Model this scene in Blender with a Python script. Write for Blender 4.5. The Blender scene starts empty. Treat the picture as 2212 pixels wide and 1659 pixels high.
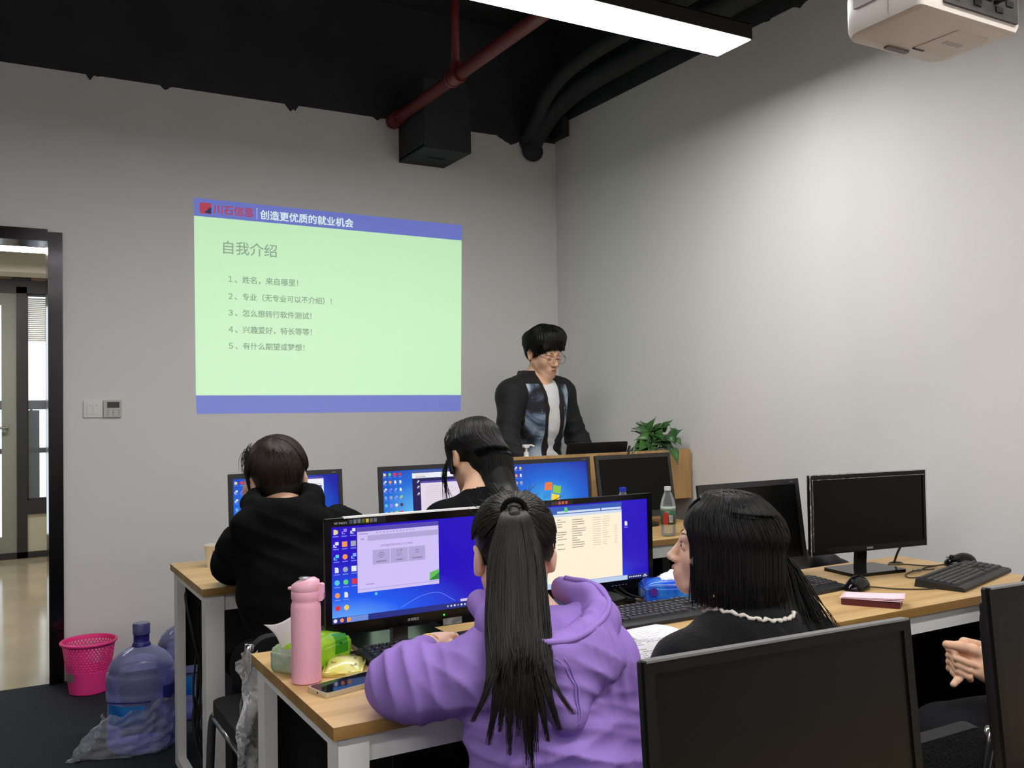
import bpy, bmesh, math, random
import numpy as np
from mathutils import Vector, Matrix, Euler

SC = bpy.context.scene
COL = SC.collection
PI = math.pi
random.seed(7)
RNG = np.random.default_rng(11)

# ------------------------------------------------------------------ camera
CAM_POS = Vector((0.0, 0.0, 1.33))
YAW, PITCH, ROLL = math.radians(29.63), math.radians(1.345), math.radians(-0.90)
def cam_axes():
    f = Vector((math.sin(YAW)*math.cos(PITCH), math.cos(YAW)*math.cos(PITCH), math.sin(PITCH)))
    r = Vector((math.cos(YAW), -math.sin(YAW), 0)); u = r.cross(f)
    return r*math.cos(ROLL)+u*math.sin(ROLL), -r*math.sin(ROLL)+u*math.cos(ROLL), f
_r, _u, _f = cam_axes()
cd = bpy.data.cameras.new('camera'); cam = bpy.data.objects.new('camera', cd); COL.objects.link(cam)
M4 = Matrix((( _r.x, _u.x, -_f.x, 0), (_r.y, _u.y, -_f.y, 0), (_r.z, _u.z, -_f.z, 0), (0, 0, 0, 1)))
cam.matrix_world = Matrix.Translation(CAM_POS) @ M4
cd.sensor_fit = 'HORIZONTAL'; cd.sensor_width = 36.0; cd.lens = 36.0*1999.0/2212.0
cd.clip_start = 0.05; cd.clip_end = 100
SC.camera = cam

# ------------------------------------------------------------------ world, exposure
SC.view_settings.view_transform = 'Standard'; SC.view_settings.look = 'None'
SC.view_settings.gamma = 1.0; SC.view_settings.use_curve_mapping = False
SC.view_settings.exposure = 0.0
W = bpy.data.worlds.new('overcast_sky'); SC.world = W; W.use_nodes = True
W.node_tree.nodes['Background'].inputs[0].default_value = (0.86, 0.93, 1.0, 1)
W.node_tree.nodes['Background'].inputs[1].default_value = 1.6
LAMP_POWER = 33.0          # radiance of the ceiling lamp diffusers
SC.cycles.max_bounces = 10; SC.cycles.transparent_max_bounces = 16
SC.cycles.caustics_reflective = False; SC.cycles.caustics_refractive = False
SC.cycles.sample_clamp_indirect = 6.0

# ------------------------------------------------------------------ colours and materials
def lin(c):
    c = c/255.0
    return c/12.92 if c <= 0.04045 else ((c+0.055)/1.055)**2.4
def S(r, g=None, b=None):
    if g is None: g = b = r
    return (lin(r), lin(g), lin(b), 1.0)
MATS = {}
def mat(name, col, rough=0.5, metal=0.0, spec=0.5, bump=None, var=None, emit=None, estr=1.0, trans=0.0, ior=1.45,
        alpha=1.0, coat=0.0, sheen=0.0, stretch=None, sss=0.0):
    """bump=(scale,strength)  var=(scale, second colour, low, high)  stretch=object-space scale"""
    if name in MATS: return MATS[name]
    m = bpy.data.materials.new(name); m.use_nodes = True; nt = m.node_tree
    p = nt.nodes['Principled BSDF']
    p.inputs['Base Color'].default_value = col; p.inputs['Roughness'].default_value = rough
    p.inputs['Metallic'].default_value = metal; p.inputs['Specular IOR Level'].default_value = spec
    p.inputs['Transmission Weight'].default_value = trans; p.inputs['IOR'].default_value = ior
    p.inputs['Alpha'].default_value = alpha; p.inputs['Coat Weight'].default_value = coat
    p.inputs['Sheen Weight'].default_value = sheen
    if sss:
        p.inputs['Subsurface Weight'].default_value = sss; p.inputs['Subsurface Scale'].default_value = 0.004
        p.inputs['Subsurface Radius'].default_value = (1.0, 0.35, 0.2)
    if emit is not None:
        p.inputs['Emission Color'].default_value = emit; p.inputs['Emission Strength'].default_value = estr
    if bump or var:
        tc = nt.nodes.new('ShaderNodeTexCoord'); mp = nt.nodes.new('ShaderNodeMapping')
        nt.links.new(tc.outputs['Object'], mp.inputs['Vector'])
        if stretch: mp.inputs['Scale'].default_value = stretch
    if var:
        n = nt.nodes.new('ShaderNodeTexNoise'); n.inputs['Scale'].default_value = var[0]; n.inputs['Detail'].default_value = 4
        r = nt.nodes.new('ShaderNodeValToRGB')
        r.color_ramp.elements[0].color = col; r.color_ramp.elements[1].color = var[1]
        r.color_ramp.elements[0].position = var[2]; r.color_ramp.elements[1].position = var[3]
        nt.links.new(mp.outputs[0], n.inputs['Vector']); nt.links.new(n.outputs['Fac'], r.inputs[0])
        nt.links.new(r.outputs[0], p.inputs['Base Color'])
    if bump:
        n = nt.nodes.new('ShaderNodeTexNoise'); n.inputs['Scale'].default_value = bump[0]; n.inputs['Detail'].default_value = 3
        b = nt.nodes.new('ShaderNodeBump'); b.inputs['Strength'].default_value = bump[1]; b.inputs['Distance'].default_value = 0.01
        nt.links.new(mp.outputs[0], n.inputs['Vector']); nt.links.new(n.outputs['Fac'], b.inputs['Height'])
        nt.links.new(b.outputs[0], p.inputs['Normal'])
    MATS[name] = m
    return m
def glow(name, col, s=1.0):
    """a lit screen pixel: only gives off light"""
    if name in MATS: return MATS[name]
    return mat(name, S(6), rough=0.35, emit=col, estr=s)

def wood(name, dark, light, axis='X', rough=0.42):
    if name in MATS: return MATS[name]
    m = bpy.data.materials.new(name); m.use_nodes = True; nt = m.node_tree; p = nt.nodes['Principled BSDF']
    tc = nt.nodes.new('ShaderNodeTexCoord'); mp = nt.nodes.new('ShaderNodeMapping')
    mp.inputs['Scale'].default_value = {'X': (0.9, 14, 14), 'Z': (14, 14, 0.9)}[axis]
    n = nt.nodes.new('ShaderNodeTexNoise'); n.inputs['Scale'].default_value = 1.6; n.inputs['Detail'].default_value = 6
    n.inputs['Distortion'].default_value = 0.6
    r = nt.nodes.new('ShaderNodeValToRGB'); r.color_ramp.elements[0].position = 0.3; r.color_ramp.elements[1].position = 0.7
    r.color_ramp.elements[0].color = dark; r.color_ramp.elements[1].color = light
    n2 = nt.nodes.new('ShaderNodeTexNoise'); n2.inputs['Scale'].default_value = 9; n2.inputs['Detail'].default_value = 3
    mx = nt.nodes.new('ShaderNodeMixRGB'); mx.blend_type = 'MULTIPLY'; mx.inputs[0].default_value = 0.25
    nt.links.new(tc.outputs['Object'], mp.inputs['Vector'])
    nt.links.new(mp.outputs[0], n.inputs['Vector']); nt.links.new(mp.outputs[0], n2.inputs['Vector'])
    nt.links.new(n.outputs['Fac'], r.inputs[0]); nt.links.new(r.outputs[0], mx.inputs[1]); nt.links.new(n2.outputs['Fac'], mx.inputs[2])
    nt.links.new(mx.outputs[0], p.inputs['Base Color']); p.inputs['Roughness'].default_value = rough
    MATS[name] = m
    return m

# ------------------------------------------------------------------ object bookkeeping
def tag(o, label=None, cat=None, group=None, kind=None):
    if label: o['label'] = label
    if cat: o['category'] = cat
    if group: o['group'] = group
    if kind: o['kind'] = kind
    return o
def thing(name, label, cat, loc=(0, 0, 0), rz=0.0, group=None):
    o = bpy.data.objects.new(name, None); o.empty_display_size = 0.05; COL.objects.link(o)
    o.location = loc; o.rotation_euler = (0, 0, rz)
    return tag(o, label, cat, group)
def link_mesh(name, me, m, parent=None, smooth=False):
    o = bpy.data.objects.new(name, me); COL.objects.link(o)
    if m is not None:
        for x in (m if isinstance(m, (list, tuple)) else [m]): me.materials.append(x)
    if smooth: me.polygons.foreach_set('use_smooth', [True]*len(me.polygons))
    if parent is not None: o.parent = parent
    return o
def kids(o): return [c for c in bpy.data.objects if c.parent == o]
def copy_tree(o, parent=None):
    c = o.copy(); COL.objects.link(c)
    if parent is not None: c.parent = parent
    for ch in list(o.children): copy_tree(ch, c)
    return c

class MB:
    """collects shapes into one mesh"""
    def __init__(s): s.b = bmesh.new(); s.mi = 0
    def _new(s, vs, fs):
        v = [s.b.verts.new(p) for p in vs]
        for f in fs:
            try:
                g = s.b.faces.new([v[i] for i in f]); g.material_index = s.mi
            except ValueError: pass
        return v
    def box(s, lo, hi, rot=None, piv=None):
        x0, y0, z0 = lo; x1, y1, z1 = hi
        vs = [Vector(p) for p in ((x0,y0,z0),(x1,y0,z0),(x1,y1,z0),(x0,y1,z0),(x0,y0,z1),(x1,y0,z1),(x1,y1,z1),(x0,y1,z1))]
        if rot is not None:
            pv = Vector(piv) if piv else sum(vs, Vector())/8
            R = rot if isinstance(rot, Matrix) else Euler(rot).to_matrix()
            vs = [R @ (p-pv)+pv for p in vs]
        s._new(vs, [(0,3,2,1),(4,5,6,7),(0,1,5,4),(1,2,6,5),(2,3,7,6),(3,0,4,7)])
        return s
    def rbox(s, lo, hi, r=0.01, seg=4, axis='Z', rot=None, piv=None):
        """box whose four edges along axis are rounded"""
        ax = 'XYZ'.index(axis); a, b = [i for i in range(3) if i != ax]
        pts = []
        for cx, cy, t0 in ((hi[a]-r, hi[b]-r, 0), (lo[a]+r, hi[b]-r, 1), (lo[a]+r, lo[b]+r, 2), (hi[a]-r, lo[b]+r, 3)):
            for k in range(seg+1):
                t = (t0+k/seg)*PI/2; pts.append((cx+r*math.cos(t), cy+r*math.sin(t)))
        n = len(pts); vs = []
        for h in (lo[ax], hi[ax]):
            for p in pts:
                q = [0, 0, 0]; q[a], q[b], q[ax] = p[0], p[1], h; vs.append(Vector(q))
        if rot is not None:
            pv = Vector(piv) if piv else (Vector(lo)+Vector(hi))/2
            R = rot if isinstance(rot, Matrix) else Euler(rot).to_matrix()
            vs = [R @ (p-pv)+pv for p in vs]
        fs = [tuple(range(n))[::-1], tuple(range(n, 2*n))]+[(i, (i+1) % n, n+(i+1) % n, n+i) for i in range(n)]
        s._new(vs, fs); return s
    def prism(s, poly, off, h):
        """poly: list of 3D points, extruded by vector off*h"""
        n = len(poly); d = Vector(off)*h; vs = [Vector(p) for p in poly]+[Vector(p)+d for p in poly]
        s._new(vs, [tuple(range(n))[::-1], tuple(range(n, 2*n))]+[(i, (i+1) % n, n+(i+1) % n, n+i) for i in range(n)]); return s
    def tube(s, pts, r, seg=10, cap=True):
        pts = [Vector(p) for p in pts]; n = len(pts)
        rs = r if isinstance(r, (list, tuple)) else [r]*n
        rings = []; prev = None
        for i, p in enumerate(pts):
            t = (pts[min(i+1, n-1)]-pts[max(i-1, 0)]).normalized()
            if prev is None:
                a = Vector((0, 0, 1)) if abs(t.z) < 0.9 else Vector((1, 0, 0))
                u = t.cross(a).normalized()
            else:
                u = (prev-t*prev.dot(t)).normalized()
            prev = u; w = t.cross(u)
            rings.append([s.b.verts.new(p+(u*math.cos(2*PI*k/seg)+w*math.sin(2*PI*k/seg))*rs[i]) for k in range(seg)])
        for a, b in zip(rings, rings[1:]):
            for k in range(seg):
                f = s.b.faces.new((a[k], a[(k+1) % seg], b[(k+1) % seg], b[k])); f.material_index = s.mi
        if cap:
            for rg, fl in ((rings[0], True), (rings[-1], False)):
                f = s.b.faces.new(rg[::-1] if fl else rg); f.material_index = s.mi
        return s
    def lathe(s, prof, c=(0, 0, 0), seg=32, cap=False, sx=1.0, sy=1.0):
        c = Vector(c); rings = []
        for r, z in prof:
            rings.append([s.b.verts.new(c+Vector((r*sx*math.cos(2*PI*k/seg), r*sy*math.sin(2*PI*k/seg), z))) for k in range(seg)])
        for a, b in zip(rings, rings[1:]):
            for k in range(seg):
                f = s.b.faces.new((a[k], a[(k+1) % seg], b[(k+1) % seg], b[k])); f.material_index = s.mi
        if cap:
            s.b.faces.new(rings[0][::-1]).material_index = s.mi; s.b.faces.new(rings[-1]).material_index = s.mi
        return s
    def cyl(s, p, q, r, seg=20): return s.tube([p, q], r, seg)
    def ball(s, c, r, sc=(1, 1, 1), seg=20):
        m = Matrix.Translation(c) @ Matrix.Diagonal((r*sc[0], r*sc[1], r*sc[2], 1))
        g = bmesh.ops.create_uvsphere(s.b, u_segments=seg, v_segments=max(8, seg//2), radius=1, matrix=m)
        for v in g['verts']:
            for f in v.link_faces: f.material_index = s.mi
        return s
    def grid(s, P):
        """P: rows of points"""
        V = [[s.b.verts.new(p) for p in row] for row in P]
        for a, b in zip(V, V[1:]):
            for i in range(len(a)-1):
                s.b.faces.new((a[i], a[i+1], b[i+1], b[i])).material_index = s.mi
        return s
    def bevel(s, w, seg=2):
        es = [e for e in s.b.edges if len(e.link_faces) == 2 and e.calc_face_angle(0) > 0.6]
        bmesh.ops.bevel(s.b, geom=es, offset=w, segments=seg, affect='EDGES', profile=0.5, clamp_overlap=True); return s
    def build(s, name, m, parent=None, smooth=False, bev=None, auto=None):
        if bev: s.bevel(bev)
        bmesh.ops.recalc_face_normals(s.b, faces=s.b.faces[:])
        me = bpy.data.meshes.new(name); s.b.to_mesh(me); s.b.free()
        o = link_mesh(name, me, m, parent, smooth or bool(auto))
        if auto:
            try: me.set_sharp_from_angle(angle=math.radians(auto))
            except Exception: pass
        return o
def solid(o, t, off=-1.0):
    md = o.modifiers.new('thickness', 'SOLIDIFY'); md.thickness = t; md.offset = off; return o

def text_mesh(name, s, m, parent, at, size=0.1, width=None, ex=0.0004, R=None, align='LEFT', height=None, bold=0.0):
    """lettering as a mesh lying in the local XZ plane (reads from -Y); at = left/centre of baseline"""
    cu = bpy.data.curves.new('lettering', 'FONT'); cu.body = s; cu.size = size; cu.align_x = align; cu.extrude = ex
    cu.resolution_u = 2
    o = bpy.data.objects.new('lettering', cu); COL.objects.link(o)
    dg = bpy.context.evaluated_depsgraph_get(); dg.update()
    me = bpy.data.meshes.new_from_object(o.evaluated_get(dg))
    bpy.data.objects.remove(o); bpy.data.curves.remove(cu)
    n = len(me.vertices); co = np.zeros(n*3, 'f'); me.vertices.foreach_get('co', co); co = co.reshape(-1, 3)
    if n:
        w = co[:, 0].max()-co[:, 0].min()
        sx = width/w if width else 1.0
        sy = sx if height is None else height/max(1e-6, co[:, 1].max()-co[:, 1].min())
        if align == 'LEFT': co[:, 0] -= co[:, 0].min()
        out = np.stack([co[:, 0]*sx, -co[:, 2], co[:, 1]*sy], 1)
        if R is not None: out = out @ np.array(R.to_3x3()).T
        out = out+np.array(at)
        me.vertices.foreach_set('co', out.astype('f').ravel())
    me.materials.clear(); me.update()
    if bold:      # heavier strokes: the same outline struck again a hair to each side
        bm = bmesh.new(); bm.from_mesh(me); g0 = bm.verts[:]+bm.edges[:]+bm.faces[:]
        for dx, dz in ((bold, 0), (0, bold), (bold, bold)):
            r = bmesh.ops.duplicate(bm, geom=g0)
            bmesh.ops.translate(bm, verts=[v for v in r['geom'] if isinstance(v, bmesh.types.BMVert)], vec=(dx, -0.00004*(1+dx/bold+2*dz/bold), dz))
        bm.to_mesh(me); bm.free()
    return link_mesh(name, me, m, parent)
# ------------------------------------------------------------------ soft-body modelling: one continuous skin from joined tapered limbs
def axis_grid(lo, hi, h, *fine):
    """grid positions lo..hi at spacing h, finer inside each (from, to, spacing)"""
    out = [lo]
    while out[-1] < hi:
        x = out[-1]; st = h
        for a, b, hf in fine:
            if a-hf <= x <= b: st = min(st, hf)
        out.append(x+st)
    return np.array(out, 'f')
class Skin:
    def __init__(s, gx, gy, gz):
        s.g = (gx, gy, gz); s.D = np.full((len(gx), len(gy), len(gz)), 9.0, 'f')
    def _win(s, lo, hi):
        sl = []
        for g, a, b in zip(s.g, lo, hi):
            i = max(0, int(np.searchsorted(g, a))-1); j = min(len(g), int(np.searchsorted(g, b))+1)
            sl.append(slice(i, max(i+1, j)))
        X = s.g[0][sl[0]][:, None, None]; Y = s.g[1][sl[1]][None, :, None]; Z = s.g[2][sl[2]][None, None, :]
        return tuple(sl), X, Y, Z
    def _mix(s, sl, d, k, op):
        D = s.D[sl]
        if op == 'cut':
            h = np.clip(0.5-0.5*(D+d)/k, 0, 1); s.D[sl] = D*(1-h)+(-d)*h+k*h*(1-h)
        else:
            h = np.clip(0.5+0.5*(D-d)/k, 0, 1); s.D[sl] = D*(1-h)+d*h-k*h*(1-h)
    def cone(s, a, b, ra, rb, k=0.02, op='add', flat=None):
        """tapered capsule; flat=(direction, factor) squashes its section along a direction"""
        a = np.array(a, 'f'); b = np.array(b, 'f'); m = max(ra, rb)+max(k, 0.01)*1.6
        if flat is not None and flat[1] > 1: m *= 1.0
        lo = np.minimum(a, b)-m; hi = np.maximum(a, b)+m
        sl, X, Y, Z = s._win(lo, hi)
        ab = b-a; L2 = float(ab @ ab)+1e-9
        t = np.clip(((X-a[0])*ab[0]+(Y-a[1])*ab[1]+(Z-a[2])*ab[2])/L2, 0, 1)
        dx = X-a[0]-t*ab[0]; dy = Y-a[1]-t*ab[1]; dz = Z-a[2]-t*ab[2]
        q = dx*dx+dy*dy+dz*dz
        if flat is not None:
            f = np.array(flat[0], 'f'); f /= np.linalg.norm(f); c = dx*f[0]+dy*f[1]+dz*f[2]
            q = q+c*c*(flat[1]**2-1)
        d = np.sqrt(q)-(ra+(rb-ra)*t)
        s._mix(sl, d.astype('f'), k, op); return s
    def ell(s, c, r, R=None, k=0.02, op='add'):
        c = np.array(c, 'f'); r = np.array(r, 'f'); m = float(r.max())+max(k, 0.01)*1.6
        sl, X, Y, Z = s._win(c-m, c+m)
        dx, dy, dz = X-c[0], Y-c[1], Z-c[2]
        if R is not None:
            A = np.array(R, 'f')
            dx, dy, dz = (A[0, 0]*dx+A[1, 0]*dy+A[2, 0]*dz), (A[0, 1]*dx+A[1, 1]*dy+A[2, 1]*dz), (A[0, 2]*dx+A[1, 2]*dy+A[2, 2]*dz)
        k0 = np.sqrt((dx/r[0])**2+(dy/r[1])**2+(dz/r[2])**2)
        k1 = np.sqrt((dx/r[0]**2)**2+(dy/r[1]**2)**2+(dz/r[2]**2)**2)+1e-6
        s._mix(sl, (k0*(k0-1)/k1).astype('f'), k, op); return s
    def chain(s, pts, rs, k=0.02, flat=None):
        for (a, ra), (b, rb) in zip(list(zip(pts, rs))[:-1], list(zip(pts, rs))[1:]): s.cone(a, b, ra, rb, k, flat=flat)
        return s
    def plane(s, p, n, k=0.006):
        """remove everything on the side n points to"""
        n = np.array(n, 'f'); n /= np.linalg.norm(n); X = s.g[0][:, None, None]; Y = s.g[1][None, :, None]; Z = s.g[2][None, None, :]
        d = -((X-p[0])*n[0]+(Y-p[1])*n[1]+(Z-p[2])*n[2])
        sl = (slice(None),)*3
        s._mix(sl, d.astype('f'), k, 'cut'); return s
    def mesh(s):
        D = s.D; D[0] = D[-1] = 9; D[:, 0] = D[:, -1] = 9; D[:, :, 0] = D[:, :, -1] = 9
        ins = D < 0; nx, ny, nz = D.shape
        acc = np.zeros((nx-1, ny-1, nz-1, 3), 'f'); cnt = np.zeros((nx-1, ny-1, nz-1), 'f')
        for ax in range(3):
            sa = [slice(None)]*3; sb = [slice(None)]*3; sa[ax] = slice(0, -1); sb[ax] = slice(1, None)
            cr = ins[tuple(sa)] != ins[tuple(sb)]
            I = np.argwhere(cr)
            a = D[tuple(sa)][cr]; b = D[tuple(sb)][cr]; t = a/(a-b)
            P = np.stack([s.g[q][I[:, q]] for q in range(3)], 1)
            g = s.g[ax]; P[:, ax] += t*(g[I[:, ax]+1]-g[I[:, ax]])
            o1, o2 = [q for q in range(3) if q != ax]
            for e1 in (0, -1):
                for e2 in (0, -1):
                    J = I.copy(); J[:, o1] += e1; J[:, o2] += e2
                    np.add.at(acc, (J[:, 0], J[:, 1], J[:, 2]), P); np.add.at(cnt, (J[:, 0], J[:, 1], J[:, 2]), 1)
        idx = np.full(cnt.shape, -1, 'i4'); on = cnt > 0; idx[on] = np.arange(int(on.sum()))
        V = acc[on]/cnt[on][:, None]
        Q = []
        for ax in range(3):
            sa = [slice(None)]*3; sb = [slice(None)]*3; sa[ax] = slice(0, -1); sb[ax] = slice(1, None)
            A = ins[tuple(sa)]; B = ins[tuple(sb)]
            o1, o2 = [(1, 2), (2, 0), (0, 1)][ax]
            for fl, cr in ((0, A & ~B), (1, ~A & B)):
                I = np.argwhere(cr); c = []
                for e1, e2 in ((-1, -1), (0, -1), (0, 0), (-1, 0)):
                    J = I.copy(); J[:, o1] += e1; J[:, o2] += e2; c.append(idx[J[:, 0], J[:, 1], J[:, 2]])
                c = np.stack(c, 1); Q.append(c[:, ::-1] if fl else c)
        return V, np.concatenate(Q)
def vnormals(V, Q):
    n = np.cross(V[Q[:, 2]]-V[Q[:, 0]], V[Q[:, 3]]-V[Q[:, 1]]); N = np.zeros_like(V)
    for k in range(4): np.add.at(N, Q[:, k], n)
    return N/(np.linalg.norm(N, axis=1, keepdims=True)+1e-9)
def relax(V, Q, it=1, f=0.5):
    for _ in range(it):
        A = np.zeros_like(V); c = np.zeros(len(V), 'f')
        for i, j in ((0, 1), (1, 2), (2, 3), (3, 0)):
            np.add.at(A, Q[:, i], V[Q[:, j]]); np.add.at(c, Q[:, i], 1)
            np.add.at(A, Q[:, j], V[Q[:, i]]); np.add.at(c, Q[:, j], 1)
        V = V*(1-f)+f*A/c[:, None]
    return V
def wav(V, s, seed):
    """cheap smooth noise in -1..1"""
    r = np.random.default_rng(seed); o = np.zeros(len(V), 'f'); P = V.copy()
    for _ in range(3):
        K = r.normal(size=(3, 3))*s; ph = r.uniform(0, 6.28, 3)
        P = P+0.25/s*np.sin(P @ K.T+ph)
    for _ in range(5):
        k = r.normal(size=3)*s; o += np.sin(P @ k+r.uniform(0, 6.28))
    return o/3.2
def folds(V, N, items):
    """items: (centre, reach, fold direction, wavelength, height) -> cloth creases across a direction"""
    d = np.zeros(len(V), 'f')
    for i, (c, R, k, wl, amp) in enumerate(items):
        c = np.array(c); k = np.array(k, float); k /= np.linalg.norm(k)
        w = np.exp(-((V-c)**2).sum(1)/(R*R)); ph = (V-c) @ k/wl*2*PI+1.6*wav(V, 9, 100+i)
        rid = 1-np.abs(np.sin(ph/2))**0.7*1.5
        d += w*amp*rid
    return V+N*d[:, None]
def skin_obj(name, V, Q, m, parent=None, origin=(0, 0, 0), smooth=True, tone=None):
    me = bpy.data.meshes.new(name); V = (V-np.array(origin)).astype('f')
    me.vertices.add(len(V)); me.vertices.foreach_set('co', V.ravel())
    me.loops.add(len(Q)*4); me.loops.foreach_set('vertex_index', Q.astype('i4').ravel())
    me.polygons.add(len(Q)); me.polygons.foreach_set('loop_start', np.arange(len(Q), dtype='i4')*4)
    me.update(calc_edges=True)
    if tone is not None: me.attributes.new('tone', 'FLOAT', 'POINT').data.foreach_set('value', tone.astype('f'))
    return link_mesh(name, me, m, parent, smooth)
def strands(lines, r, seg=4, taper=0.25, r0=1.0):
    """bundle of thin tapering locks: lines = (n,k,3) array -> V, Q"""
    L = np.asarray(lines, 'f'); n, k, _ = L.shape
    T = np.gradient(L, axis=1); T /= np.linalg.norm(T, axis=2, keepdims=True)+1e-9
    ref = np.zeros_like(T); ref[..., 2] = 1; ref[np.abs(T[..., 2]) > 0.85] = (0.6, 0.8, 0)
    U = np.cross(T, ref); U /= np.linalg.norm(U, axis=2, keepdims=True)+1e-9; Wv = np.cross(T, U)
    t = np.linspace(0, 1, k); rr = np.where(t < 0.6, r0+(1-r0)*t/0.6, 1-(1-taper)*((t-0.6)/0.4)**1.5)
    rad = (np.asarray(r, 'f').reshape(-1, 1) if np.ndim(r) else np.full((n, 1), r, 'f'))*rr[None]
    V = np.zeros((n, k, seg, 3), 'f')
    for q in range(seg):
        a = 2*PI*q/seg; V[:, :, q] = L+(U*math.cos(a)+Wv*math.sin(a))*rad[..., None]
    base = (np.arange(n)*k*seg)[:, None, None]; i = np.arange(k-1)[None, :, None]*seg; q = np.arange(seg)[None, None, :]
    a = base+i+q; b = base+i+(q+1) % seg
    Q = np.stack([a, b, b+seg, a+seg], -1).reshape(-1, 4)
    return V.reshape(-1, 3), Q, np.repeat(RNG.random(n).astype('f'), k*seg)
def joinVQ(*parts):
    Vs, Qs, Ts, o = [], [], [], 0
    for p in parts:
        Vs.append(p[0]); Qs.append(p[1]+o); o += len(p[0]); Ts.append(p[2] if len(p) > 2 else np.full(len(p[0]), 0.1, 'f'))
    return np.concatenate(Vs), np.concatenate(Qs), np.concatenate(Ts)
def spline(P, n):
    """Catmull-Rom through points P sampled n times"""
    P = np.array(P, float); P = np.vstack([2*P[0]-P[1], P, 2*P[-1]-P[-2]]); m = len(P)-3
    u = np.linspace(0, m-1e-6, n); i = u.astype(int); f = (u-i)[:, None]
    a, b, c, d = P[i], P[i+1], P[i+2], P[i+3]
    return 0.5*((2*b)+(c-a)*f+(2*a-5*b+4*c-d)*f**2+(3*b-a-3*c+d)*f**3)
# ------------------------------------------------------------------ shared materials
def clear(name, tint, opacity=0.12, rough=0.08, spec_gain=1.0, bump=None):
    """thin clear plastic: lets light through with a tint, shines at grazing angles"""
    if name in MATS: return MATS[name]
    m = bpy.data.materials.new(name); m.use_nodes = True; nt = m.node_tree; nt.nodes.clear()
    out = nt.nodes.new('ShaderNodeOutputMaterial'); tr = nt.nodes.new('ShaderNodeBsdfTransparent'); tr.inputs[0].default_value = tint
    pr = nt.nodes.new('ShaderNodeBsdfPrincipled'); pr.inputs['Base Color'].default_value = tint; pr.inputs['Roughness'].default_value = rough
    fr = nt.nodes.new('ShaderNodeFresnel'); fr.inputs[0].default_value = 1.5
    ad = nt.nodes.new('ShaderNodeMath'); ad.operation = 'MULTIPLY_ADD'; ad.inputs[1].default_value = spec_gain; ad.inputs[2].default_value = opacity
    ad.use_clamp = True
    mx = nt.nodes.new('ShaderNodeMixShader')
    nt.links.new(fr.outputs[0], ad.inputs[0]); nt.links.new(ad.outputs[0], mx.inputs[0]); nt.links.new(tr.outputs[0], mx.inputs[1])
    nt.links.new(pr.outputs[0], mx.inputs[2]); nt.links.new(mx.outputs[0], out.inputs[0])
    if bump:
        tc = nt.nodes.new('ShaderNodeTexCoord'); n = nt.nodes.new('ShaderNodeTexNoise'); n.inputs['Scale'].default_value = bump[0]
        b = nt.nodes.new('ShaderNodeBump'); b.inputs['Strength'].default_value = bump[1]; b.inputs['Distance'].default_value = 0.02
        nt.links.new(tc.outputs['Object'], n.inputs['Vector']); nt.links.new(n.outputs['Fac'], b.inputs['Height'])
        nt.links.new(b.outputs[0], pr.inputs['Normal']); nt.links.new(b.outputs[0], fr.inputs['Normal'])
    MATS[name] = m; return m

WALL = mat('white_paint', S(225, 223, 221), rough=0.75, spec=0.2)
BLACKP = mat('black_paint', S(62, 63, 66), rough=0.8, spec=0.2, bump=(8, 0.25), var=(3, S(54, 55, 58), 0.35, 0.65))
CARPET = mat('grey_carpet', S(40, 42, 48), rough=0.95, spec=0.1, bump=(220, 0.5), var=(90, S(54, 56, 62), 0.3, 0.7))
DOORMETAL = mat('black_polished_steel', S(52, 50, 52), rough=0.13, metal=0.9, bump=(3, 0.08))
DARKFRAME = mat('dark_frame', S(38, 36, 34), rough=0.4)
WHITEMETAL = mat('white_steel', S(230, 229, 225), rough=0.45, bump=(150, 0.03))
WOODTOP = wood('desk_wood', S(204, 164, 106), S(230, 194, 136), 'X')
WOODEDGE = wood('desk_wood_edge', S(150, 112, 58), S(178, 140, 82), 'X')
BLACKPL = mat('black_plastic', S(20, 20, 21), rough=0.45, bump=(300, 0.05))
BLACKGL = mat('glossy_black_plastic', S(10, 10, 11), rough=0.15, spec=0.35)
CHROME = mat('brushed_metal', S(150, 148, 144), rough=0.28, metal=1.0)
CABLE = mat('black_cable', S(20, 20, 21), rough=0.5)
WHITEPL = mat('white_plastic', S(226, 224, 220), rough=0.4)
PAPER = mat('white_paper', S(236, 236, 238), rough=0.8, spec=0.2)
INK = mat('grey_ink', S(120, 120, 126), rough=0.8)

XL, XR, YB, YF = -3.2, 3.265, 5.118, -2.6
# ------------------------------------------------------------------ room shell
def struct(name, mb, m, parent=None, **k):
    o = mb.build(name, m, parent, **k)
    if parent is None: o['kind'] = 'structure'
    return o
struct('floor', MB().box((XL, YF, -0.1), (XR, YB, 0)), CARPET)
struct('floor_corridor', MB().box((XL, YB, -0.1), (XR, 10.6, -0.002)),
       mat('polished_stone', S(150, 138, 112), rough=0.12, var=(2.5, S(164, 152, 126), 0.3, 0.7)))
struct('ceiling', MB().box((XL-0.2, YF-0.2, 3.75), (XR+0.2, YB+0.14, 3.9)), BLACKP)
b = MB(); b.box((XL-0.2, YB, 0), (-0.79, YB+0.12, 3.05)); b.box((0.29, YB, 0), (XR+0.2, YB+0.12, 3.05)); b.box((-0.79, YB, 2.2), (0.29, YB+0.12, 3.05))
struct('wall_back', b, WALL)
struct('wall_right', MB().box((XR, YF-0.2, 0), (XR+0.2, YB, 3.16)), WALL)
struct('wall_left', MB().box((XL-0.2, YF-0.2, 0), (XL, YB, 3.16)), WALL)
struct('wall_front', MB().box((XL, YF-0.2, 0), (XR, YF, 3.16)), WALL)
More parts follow.
